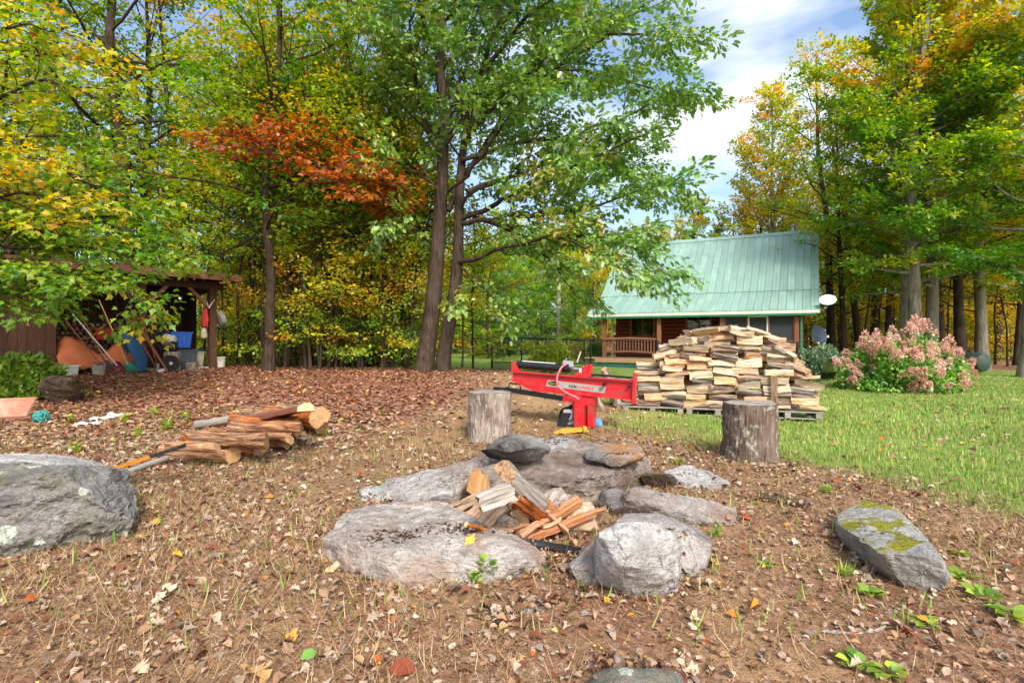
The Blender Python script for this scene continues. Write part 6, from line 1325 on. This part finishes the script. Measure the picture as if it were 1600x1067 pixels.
    for y in (-.08, .36):
        w_ = MB().lathe([(.07, -.05), (.13, -.055), (.155, -.03), (.155, .03), (.13, .055), (.07, .05)], 24, (-.22, y + .22, .155), Matrix.Rotation(R(90), 3, 'X')).build('wheel', 'rubber', s, True); MB().lathe([(.02, -.045), (.075, -.025), (.075, .025), (.02, .045)], 16, (-.22, y + .22, .155), Matrix.Rotation(R(90), 3, 'X')).build('rim', 'engine_grey', w_, True)
    ho = MB(); ho.tube(smooth_path([X(-.22, -.06, .33), X(-.28, -.13, .27), X(-.33, -.17, .12), X(-.30, -.18, -.02), X(-.15, -.18, -.12), X(.0, -.17, -.17), X(.07, -.14, -.24), (.08, -.1, .38)], 36), .016, 8); ho.build('hydraulic_hose', 'hose_pink', s, True)
    vb = MB(); vb.box(X(-.20, -.02, .35), (.17, .07, .06), TL); vb.tube([X(-.26, -.02, .36), X(-.22, -.05, .42)], .014, 6); vb.box(X(-.14, -.03, .31), (.07, .06, .05), TL); vb.build('control_valve', 'engine_grey', s, False, .005)
    MB().tube([X(-.05, -.02, .37), X(.0, -.02, .54)], .01, 6).build('control_lever', 'white_plastic', s, True)
    MB().tube(smooth_path([X(-.12, .03, .33), X(.02, .12, .36), X(.16, .14, .22), X(.2, .13, .0), (.16, .12, .52)], 24), .013, 7).build('return_hose', 'black_metal', s, True)
    fc = MB().lathe([(.035, .0), (.035, .03), (.02, .04)], 12, (.17, .1, .515)).build('filler_cap', 'black_metal', s, True)
    for z in (-.14, .0, .16): MB().lathe([(.014, 0), (.014, .012), (.004, .014)], 6, X(.915, -.05, z + .03), Matrix.Rotation(R(90), 3, 'Y')).build('plate_bolt', 'steel', s)
    # rope and rag beside it
    rp = thing('rope_coil', 'bundle of mustard-yellow rope lying on the dirt under the splitter', 'rope', gp(893, 677), R(5)); m = MB()
    for k in range(9):
        y = -.07 + k * .017; z = .015 + .045 * math.exp(-((k - 4) / 2.6) ** 2); m.tube(smooth_path([(-.27, y * .6, .012), (-.12, y, z), (.05, y * .9 + .01, z + .01), (.16, y * .5, z + .015), (.24, y * .9, .03)], 16), .011, 6)
    m.build('strands', 'rope_yellow', rp, True); m = MB(); 
    for k in range(4): m.tube([(.17 + .012 * k, .07 * math.cos(a), .045 + .05 * math.sin(a)) for a in [2 * math.pi * q / 12 for q in range(13)]], .011, 6)
    m.build('binding', 'rope_yellow', rp, True)
    lump('rag', 'crumpled light blue rag lying behind the splitter base', 'rag', b + Vector((.30, .12, .0)), .07, .06, .09, 'blue_cloth', 9)
splitter()
# ================================================================ shrubs, hydrangea, weeds
def shrub_mesh(seed, rx, ry, rz, n, size, tpl, spiky=0.0, shell=.55):
    rg = np.random.default_rng(seed); d = nrm(rg.normal(0, 1, (n, 3))); d[:, 2] = np.abs(d[:, 2]) * 1.0 - .12
    q = shell + (1 - shell) * rg.random(n) ** .6; lob = 1 + .16 * np.sin(d[:, 0] * 5 + seed) * np.sin(d[:, 1] * 6 + 2 * seed) + .10 * np.sin(d[:, 2] * 9 + seed) + .07 * rg.normal(0, 1, n)
    P = d * (q * lob)[:, None] * np.array([rx, ry, rz]); P[:, 2] = np.maximum(P[:, 2], .02) + .04
    fw = nrm(d + rg.normal(0, .5 - .25 * spiky, (n, 3)) + np.array([0, 0, .3 + spiky * .3])); up = np.array([0, 0, 1.]) + rg.normal(0, .6, (n, 3))
    t = .5 + .10 * rg.normal(0, 1, n) * .6 + .05 * (q - .7); v = np.clip(1 + rg.normal(0, .2, n), .5, 1.6)
    V, Fq, C = scatter(tpl, P, fw, up, size * rg.uniform(.6, 1.3, n), np.stack([t, v, np.zeros(n)], -1), rg.uniform(.3, 2, n)); return raw_mesh('foliage', V, [Fq], C), P
leafmat('juniper_leaf', [(0, lin('#24402c')), (.3, lin('#3d5c42')), (.6, lin('#5f7a58')), (1., lin('#93a07c'))], .2, .05)
leafmat('shrub_leaf', [(0, lin('#2f5420')), (.3, lin('#5d8432')), (.55, lin('#9aae3c')), (.8, lin('#cdb73c')), (1., lin('#c9803a'))], .4, .05)
leafmat('hydrangea_leaf', [(0, lin('#24502a')), (.35, lin('#3f7a34')), (.6, lin('#7ca446')), (1., lin('#b9bf5c'))], .35, .06)
leafmat('petal', [(0, lin('#b27066')), (.35, lin('#d0978a')), (.6, lin('#e0b6a6')), (1., lin('#f0dccc'))], .35, .02)
def shrub(name, label, loc, seed, rx, ry, rz, n, size, tpl, mat, shift=.5, val=.5, spiky=0, cat='shrub', group=None):
    o = thing(name, label, cat, loc, 0, group); me, P = shrub_mesh(seed, rx, ry, rz, n, size, tpl, spiky); c = link('foliage', me, mat, o); c.color = (shift, val, 0, 1)
    rg = random.Random(seed); m = MB()
    for k in range(9):
        a = rg.uniform(0, 6.28); m.tube([(0, 0, -.05), (rx * .3 * math.cos(a), ry * .3 * math.sin(a), rz * .45), (rx * .6 * math.cos(a), ry * .6 * math.sin(a), rz * .8)], [.02, .014, .006], 5)
    m.build('stems', 'bark_dark', o, True); return o
NEEDLE = T([(0, .05, 0), (0, -.05, 0), (1, 0, .1)], [(0, 1, 2)])
def shrubs():
    p = gp(1284, 591); shrub('juniper_bush', 'blue-green bushy shrub at the right corner of the cabin', p, 1, .85, .8, 1.08, 9000, .11, LEAF2, 'juniper_leaf', .66, .6, .6)
    shrub('juniper_bush', 'round dark green bush inside the fence near its corner post', at(795, 556, 27) * 1.0 + Vector((0, 0, 0)), 2, .62, .6, .85, 5000, .12, LEAF2, 'juniper_leaf', .55, .55, .6)
    for px, Y, r_, h, lb, sh in ((852, 36, .95, 1.0, 'low mid-green bush at the far edge of the fenced lawn', .45), (893, 37, 1.2, 1.0, 'yellow-green bush left of the cabin porch', .66), (930, 38, .9, 1.1, 'dark bush close to the left porch post', .35), (826, 42, 1.4, 1.2, 'wide dark bush behind the fenced lawn', .36), (770, 38, 1.6, 1.2, 'brownish bush beyond the fence corner', .75)):
        x = (px - 800) / F * Y; shrub('leafy_bush', lb, Vector((x, Y, gzf(x, Y))), int(px), r_, r_ * .8, h, 3500, .13, LEAF2, 'shrub_leaf', sh, .5)
    x, Y = (862 - 800) / F * 16.5, 16.5; shrub('leafy_bush', 'small yellow-green bush at the fence behind the splitter cylinder', Vector((x, Y, gzf(x, Y))), 7, .75, .4, .85, 2600, .09, LEAF4, 'shrub_leaf', .55, .55)
    q = gp(25, 622); shrub('leafy_bush', 'dark green leafy bush against the plank wall of the woodshed', q, 9, .95, .55, .85, 3200, .12, LEAF4, 'shrub_leaf', .40, .5)
    # pink hydrangea
    b = gp(1432, 612); b = Vector((b.x, b.y + .5, gzf(b.x, b.y + .5))); h = thing('hydrangea_bush', 'wide hydrangea bush covered in dusty pink flower heads on the lawn', 'shrub', b)
    rg = np.random.default_rng(4); n = 9000; d = nrm(rg.normal(0, 1, (n, 3))); d[:, 2] = np.abs(d[:, 2]) - .1
    prof = lambda a: 1 + .10 * np.sin(3 * a + 1) + .07 * np.sin(7 * a)
    q = .55 + .45 * rg.random(n) ** .6; az = np.arctan2(d[:, 1], d[:, 0]); Rr = np.array([1.62, 1.2, 1.42]); P = d * (q * prof(az) * (1 + .12 * np.sin(d[:, 2] * 8 + az * 4)))[:, None] * Rr; P[:, 2] = np.maximum(P[:, 2], .03) + .08
    t = .5 + rg.normal(0, .12, n); v = np.clip(1 + rg.normal(0, .2, n), .5, 1.5)
    V, Fq, C = scatter(LEAF4, P, nrm(d + rg.normal(0, .5, (n, 3)) + np.array([0, 0, -.1])), np.array([0, 0, 1.]) + rg.normal(0, .5, (n, 3)), rg.uniform(.07, .14, n), np.stack([t, v, 0 * t], -1), rg.uniform(.5, 2, n))
    c = link('foliage', raw_mesh('foliage', V, [Fq], C), 'hydrangea_leaf', h); c.color = (.56, .66, 0, 1)
    m = MB(); r_ = random.Random(4)
    for k in range(22):
        a = r_.uniform(0, 6.28); f = r_.uniform(.3, .85); m.tube([(.1 * math.cos(a), .1 * math.sin(a), -.05), (1.0 * f * math.cos(a), .8 * f * math.sin(a), .5), (1.5 * f * math.cos(a), 1.1 * f * math.sin(a), 1.1)], [.02, .013, .006], 5)
    m.build('stems', 'bark_dark', h, True)
    heads = []
    for i in range(5):
        k = 130; zz = rg.random(k); rr = .085 * (1 - zz ** 1.5 * .8); aa = rg.uniform(0, 6.28, k); pp = np.stack([rr * np.cos(aa), rr * np.sin(aa), zz * .24 - .03], -1)
        V, Fq, C = scatter(LEAF2, pp, nrm(pp * np.array([1, 1, .2]) + rg.normal(0, .5, (k, 3)) * .08 + 1e-6), np.array([0, 0, 1.]) + rg.normal(0, .8, (k, 3)), rg.uniform(.03, .055, k), np.stack([.5 + rg.normal(0, .14, k), np.clip(1 + rg.normal(0, .12, k), .6, 1.4), 0 * zz], -1)); me = raw_mesh('flower_head', V, [Fq], C); me.materials.append(MATS['petal']); heads.append(me)
    k = 0
    while k < 125:
        dd = nrm(rg.normal(0, 1, 3)); dd[2] = abs(dd[2]) * 1.05 - .12
        if dd[1] > .5 and rg.random() < .8: continue
        a = math.atan2(dd[1], dd[0]); f = 1.0 * float(prof(a)) * (1 + .12 * math.sin(dd[2] * 8 + a * 4)) * rg.uniform(.93, 1.06); pos = dd * f * Rr; pos[2] = max(pos[2], .12) + .05
        if pos[2] < .5 and rg.random() < .6: continue
        tilt = Vector((dd[0] * .9, dd[1] * .9, .75 + dd[2])).normalized(); o = link('flower_head', heads[k % 5], None, h, pos); o.rotation_euler = tilt.to_track_quat('Z', 'Y').to_euler(); s = rg.uniform(.75, 1.25); o.scale = (s, s, s); o.color = (float(rg.uniform(.3, .75)), .52, 0, 1); k += 1
    for px, pz in ((1449, 1.72), (1468, 1.62), (1372, 1.28), (1390, 1.32), (1505, 1.15)):
        x = (px - 1432) / F * b.y; o = link('flower_head', heads[px % 5], None, h, (x, .0, pz)); o.scale = (1.5, 1.5, 1.6); o.color = (.5, .52, 0, 1); MB().tube([(x * .7, 0, .8), (x, 0, pz)], [.01, .006], 5).build('flower_stalk', 'bark_dark', h)
shrubs()
pmat('weed_stem', '#5a7a34', '#7a9a48', 5)
def weeds():
    rg0 = random.Random(12)
    def weed(px, py, s, kind, label, hue=.45):
        s *= .62 if px < 600 else .8
        p = gp(px, py); o = thing('weed', label, 'plant', p, rg0.uniform(0, 6), 'weeds sprouting round the fire pit'); rg = np.random.default_rng(int(px * 3 + py)); n = {'tuft': 46, 'leafy': 26, 'broad': 14}[kind]
        a = rg.uniform(0, 6.28, n); el = {'tuft': rg.uniform(.7, 2.0, n), 'leafy': rg.uniform(.2, 1.4, n), 'broad': rg.uniform(.05, .5, n)}[kind]
        P = np.stack([np.cos(a), np.sin(a), 0 * a], -1) * (rg.random(n) * .35 * s)[:, None]; P[:, 2] = rg.random(n) * s * ({'tuft': 0, 'leafy': .8, 'broad': .15}[kind]) + .01
        fw = np.stack([np.cos(a), np.sin(a), el], -1); up = np.array([0, 0, 1.]) + rg.normal(0, .3, (n, 3)) - .3 * np.stack([np.cos(a), np.sin(a), 0 * a], -1); sz = s * rg.uniform(.5, 1.1, n) * ({'tuft': 1., 'leafy': .45, 'broad': .75}[kind])
        V, Fq, C = scatter({'tuft': BLADE, 'leafy': LEAF4, 'broad': LEAF4}[kind], P, fw, up, sz, np.stack([.5 + rg.normal(0, .08, n), np.clip(1 + rg.normal(0, .2, n), .5, 1.5), 0 * a], -1)); c = link('leaves', raw_mesh('leaves', V, [Fq], C), 'shrub_leaf', o); c.color = (hue, .62, 0, 1)
        if kind == 'leafy':
            m = MB()
            for k in range(4): q = rg0.uniform(0, 6.28); m.tube([(0, 0, -.01), (.12 * s * math.cos(q), .12 * s * math.sin(q), s * .9)], [.004, .002], 4)
            m.build('stems', 'weed_stem', o)
    for i, (px, py, s, k, lb) in enumerate(((938, 905, .15, 'leafy', 'leafy green weed at the left foot of the pale grey block'), (962, 925, .13, 'leafy', 'leafy green weed in front of the pale grey block'), (1000, 930, .10, 'leafy', 'small weed before the middle of the pale grey block'), (1050, 915, .13, 'tuft', 'grassy tuft at the right foot of the pale grey block'), (762, 908, .16, 'leafy', 'upright weed growing at the front edge of the pinkish hearth slab'), (740, 915, .10, 'leafy', 'low weed in front of the pinkish hearth slab'),
                                           (700, 797, .10, 'leafy', 'bright green sprout between the slabs left of the heaped firewood'), (845, 812, .08, 'leafy', 'tiny sprout among the firewood in the pit'), (206, 790, .22, 'tuft', 'yellow-green grass clump at the right end of the lichen-spotted boulder'), (212, 805, .16, 'leafy', 'mossy weed at the foot of the lichen-spotted boulder'),
                                           (1100, 805, .10, 'leafy', 'weed below the long layered slab'), (1118, 840, .11, 'leafy', 'weed right of the pinkish low slab'), (1075, 870, .08, 'leafy', 'weed growing from the pinkish low slab'), (1510, 905, .12, 'broad', 'broad-leaved weed just right of the mossy wedge rock'), (1535, 935, .17, 'broad', 'big-leaved dandelion on the bare soil at the right'), (1580, 965, .17, 'broad', 'broad-leaved weed at the edge of the bare soil'), (1500, 870, .10, 'broad', 'small broad-leaved weed behind the tip of the mossy wedge rock'), (1360, 930, .11, 'broad', 'weed in front of the mossy wedge rock'), (1445, 978, .11, 'broad', 'weed holding an orange fallen leaf'), (1340, 1040, .12, 'broad', 'low weed in the bare soil near the half-buried rock'), (1390, 1055, .12, 'broad', 'dark broad-leaved weed in the bare soil'), (1200, 885, .08, 'broad', 'tiny weed on bare soil between the slab and the wedge rock'), (1320, 900, .12, 'tuft', 'grass tuft at the base of the mossy wedge rock'),
                                           (118, 710, .22, 'leafy', 'bright weed behind the lichen-spotted boulder'), (215, 685, .24, 'leafy', 'bright green weed left of the cedar logs'), (260, 672, .28, 'leafy', 'larger bright green weed left of the cedar logs'), (240, 650, .25, 'leafy', 'bright weed among leaves behind the cedar logs'), (195, 660, .22, 'leafy', 'green weed beside the white bark scraps'), (108, 660, .2, 'leafy', 'yellowish weed beside the teal bundle of twine'), (510, 683, .16, 'leafy', 'green sprig at the right end of the cedar logs'), (290, 655, .2, 'leafy', 'yellow-green weed near the weathered branch'), (1290, 770, .12, 'tuft', 'grass tuft behind the mossy wedge rock'), (1060, 726, .12, 'tuft', 'grass tuft behind the flat pale slab'))):
        weed(px, py, s, k, lb, .42 if px > 600 else .5)
weeds()
# ================================================================ small things on the ground
pmat('plywood_red', '#9a6450', '#b88068', 4, (1, 6, 6), .85, .3, .01, .05, grime='#c8a894')
pmat('char', '#1e1c1b', '#3a3735', 12, (1, 6, 6), .9, .5, .01, .05)
pmat('orange_stain', '#a8641e', '#c8822e', 5, (1, 8, 8), .6, .2, .01, .05)
pmat('birch_white', '#b8b4ae', '#d4d0ca', 9, (1, 1, 1), .9, .3, .01, .05)
pmat('teal_twine', '#2c7f7a', '#4a9c94', 30, (1, 1, 1), .8, .5, .01, .05)
pmat('tank_green', '#39483f', '#4a5a50', 4, (1, 1, 1), .6, .1, .004, .05)
def small_things():
    a, b = gp(168, 735, .16), gp(285, 697, .40); pk = thing('charred_plank', 'orange-stained plank with a charred black end propped between boulder and cedar logs', 'plank', a); d = b - a
    m = MB().bar((0, 0, 0), d * .62, .13, .035); m.build('stained_part', 'orange_stain', pk); MB().bar(d * .62, d, .126, .034).build('charred_part', 'char', pk)
    put_log('stick', gp(190, 742, .05), gp(262, 716, .06), .035, 'round', ('log_bark', 'pallet_wood', 'char'), 501, 'grey driftwood stick lying below the charred plank', 'stick')
    a, b = gp(-60, 660, .0), gp(38, 655, .0); bd = thing('plywood_board', 'reddish weathered plywood board propped up at the edge of the leaves', 'board', a); u = (b - a); up = Vector((.05, .12, .34))
    MB().prism([(0, 0, .02), tuple(u + Vector((0, 0, .02))), tuple(u * 1.03 + up), tuple(up)], (0, 0, 0), (.01, .03, 0)).build('sheet', 'plywood_red', bd); MB().bar((0, -.03, .02), u * 1.15 + Vector((0, -.03, .02)), .05, .07).build('batten', 'rail_wood', bd)
    tw_ = thing('twine_ball', 'bundle of teal baling twine lying on the fallen leaves', 'twine', gp(64, 660)); m = MB(); rg = random.Random(6)
    for k in range(14):
        ax = Vector((rg.gauss(0, 1), rg.gauss(0, 1), rg.gauss(0, 1))).normalized(); u = ax.orthogonal().normalized(); w = ax.cross(u); m.tube([(u * math.cos(t) + w * math.sin(t)) * (.095 + .012 * rg.random()) + Vector((0, 0, .085)) for t in [2 * math.pi * q / 14 for q in range(15)]], .009, 5)
    m.build('strands', 'teal_twine', tw_, True)
    for px, py, l, rz, lb in ((140, 664, .3, .3, 'curl of white birch bark nearest the teal twine'), (160, 655, .34, .6, 'long curl of white birch bark behind the weeds'), (182, 650, .25, .2, 'short curl of white birch bark among weeds'), (150, 658, .2, 1.9, 'upright splinter of white birch bark')):
        p = gp(px, py); m = MB(); n = 7; V = []
        for i in range(6):
            for k in range(n): t = -1.2 + 2.4 * k / (n - 1); V.append(((i / 5 - .5) * l, .06 * math.sin(t), .075 * (math.cos(t) - .35) + .015 * math.sin(i * 2.)))
        m.add(V, [(i * n + k, i * n + k + 1, (i + 1) * n + k + 1, (i + 1) * n + k) for i in range(5) for k in range(n - 1)]); o = m.build('birch_bark', 'birch_white', None, True, 0, p, (rg.uniform(-.2, .2), rg.uniform(-.2, .2), rz)); so = o.modifiers.new('t', 'SOLIDIFY'); so.thickness = .006; tag(o, lb, 'bark', 'scraps of white birch bark')
    tk = thing('oil_tank', 'dark green horizontal tank lying at the forest edge behind the pink hydrangea', 'tank', gp(1540, 583), R(12)); r_ = .40
    MB().lathe([(.02, -1.2), (.25, -1.17), (.37, -1.08), (r_, -.95), (r_, .95), (.37, 1.08), (.25, 1.17), (.02, 1.2)], 26, (-.3, .9, r_ + .06), Matrix.Rotation(R(90), 3, 'X')).build('shell', 'tank_green', tk, True)
    for y in (.2, 1.6): MB().box((-.3, y, .1), (.5, .12, .3)).build('cradle', 'concrete', tk)
    MB().lathe([(.12, 0), (.12, .1), (.05, .14)], 14, (-.3, .9, 2 * r_ + .04)).build('filler_dome', 'tank_green', tk, True)
    x, Y = (617 - 800) / F * 20.5, 20.5; tb = thing('upturned_tub', 'grey-green upturned tub among the trees left of the oak', 'tub', (x, Y, gzf(x, Y)), .3); MB().lathe([(.42, 0), (.40, .04), (.33, .26), (.28, .30), (.02, .31)], 22).build('body', 'tank_green', tb, True); MB().lathe([(.45, 0), (.45, .03), (.41, .03)], 22).build('rim', 'tank_green', tb, True)
    put_log('stick', gp(515, 890, .02), gp(538, 870, .03), .022, 'slab', ('split_wood', 'split_wood', 'end_grain'), 510, 'pale splinter of wood lying left of the pinkish hearth slab', 'stick')
    put_log('stick', gp(1290, 985, .01), gp(1395, 972, .015), .008, 'round', ('pallet_wood', 'pallet_wood', 'pallet_wood'), 511, 'thin bent twig lying on the bare soil before the mossy rock', 'stick')
    # single fallen leaves that stand out
    def fallen(px, py, s, tpl, col, label, h=.03):
        p = gp(px, py, h); rg = np.random.default_rng(int(px)); a = rg.uniform(0, 6.28); V, Fq, C = scatter(tpl, np.zeros((1, 3)), np.array([[math.cos(a), math.sin(a), .15]]), np.array([[rg.normal(0, .3), -.5, 1.]]), np.array([s * .78]), np.array([lin(col)[:3]]), np.array([1.6]))
        V = V - V[:, :].mean(0); o = link('fallen_leaf', raw_mesh('fallen_leaf', V, [Fq], C), 'litter', None, p); tag(o, label, 'leaf', 'fallen leaves that stand out on the ground')
    for a in ((405, 1045, .19, OAK, '#cda06a', 'big tan oak leaf near the round green leaf'), (483, 1022, .10, LEAF4, '#6f9a4a', 'round green leaf lying flat on the bare soil'), (628, 1043, .16, LEAF4, '#8a4a38', 'curled red-brown leaf on the bare soil'), (455, 995, .11, MAPLE, '#e0a040', 'bright yellow maple leaf above the tan oak leaf'), (243, 815, .12, MAPLE, '#dda246', 'yellow maple leaf lying between boulder and hearth slab'), (735, 843, .11, MAPLE, '#f0c64a', 'bright yellow maple leaf lying on the pinkish hearth slab', ), (1312, 887, .11, LEAF4, '#e8963a', 'orange leaf standing out before the mossy wedge rock'), (1332, 893, .09, OAK, '#d8c0a0', 'pale tan oak leaf beside the orange leaf'), (265, 917, .14, LEAF4, '#e2cdb0', 'pale cream leaf lying flat left of the fire pit'), (1243, 845, .12, OAK, '#e0ccb2', 'cream oak leaf on the soil right of the fire pit'), (220, 1040, .14, OAK, '#cdb294', 'pale oak leaf in the thick litter'), (1440, 965, .07, LEAF4, '#e8a03a', 'orange leaf lying in a weed'), (275, 700, .1, MAPLE, '#e0a840', 'yellow leaf below the cedar logs'), (1145, 958, .08, LEAF4, '#c87a3a', 'small orange leaf on bare soil near the half-buried rock')):
        fallen(*a, **({'h': .26} if a[0] == 735 else {}))
small_things()
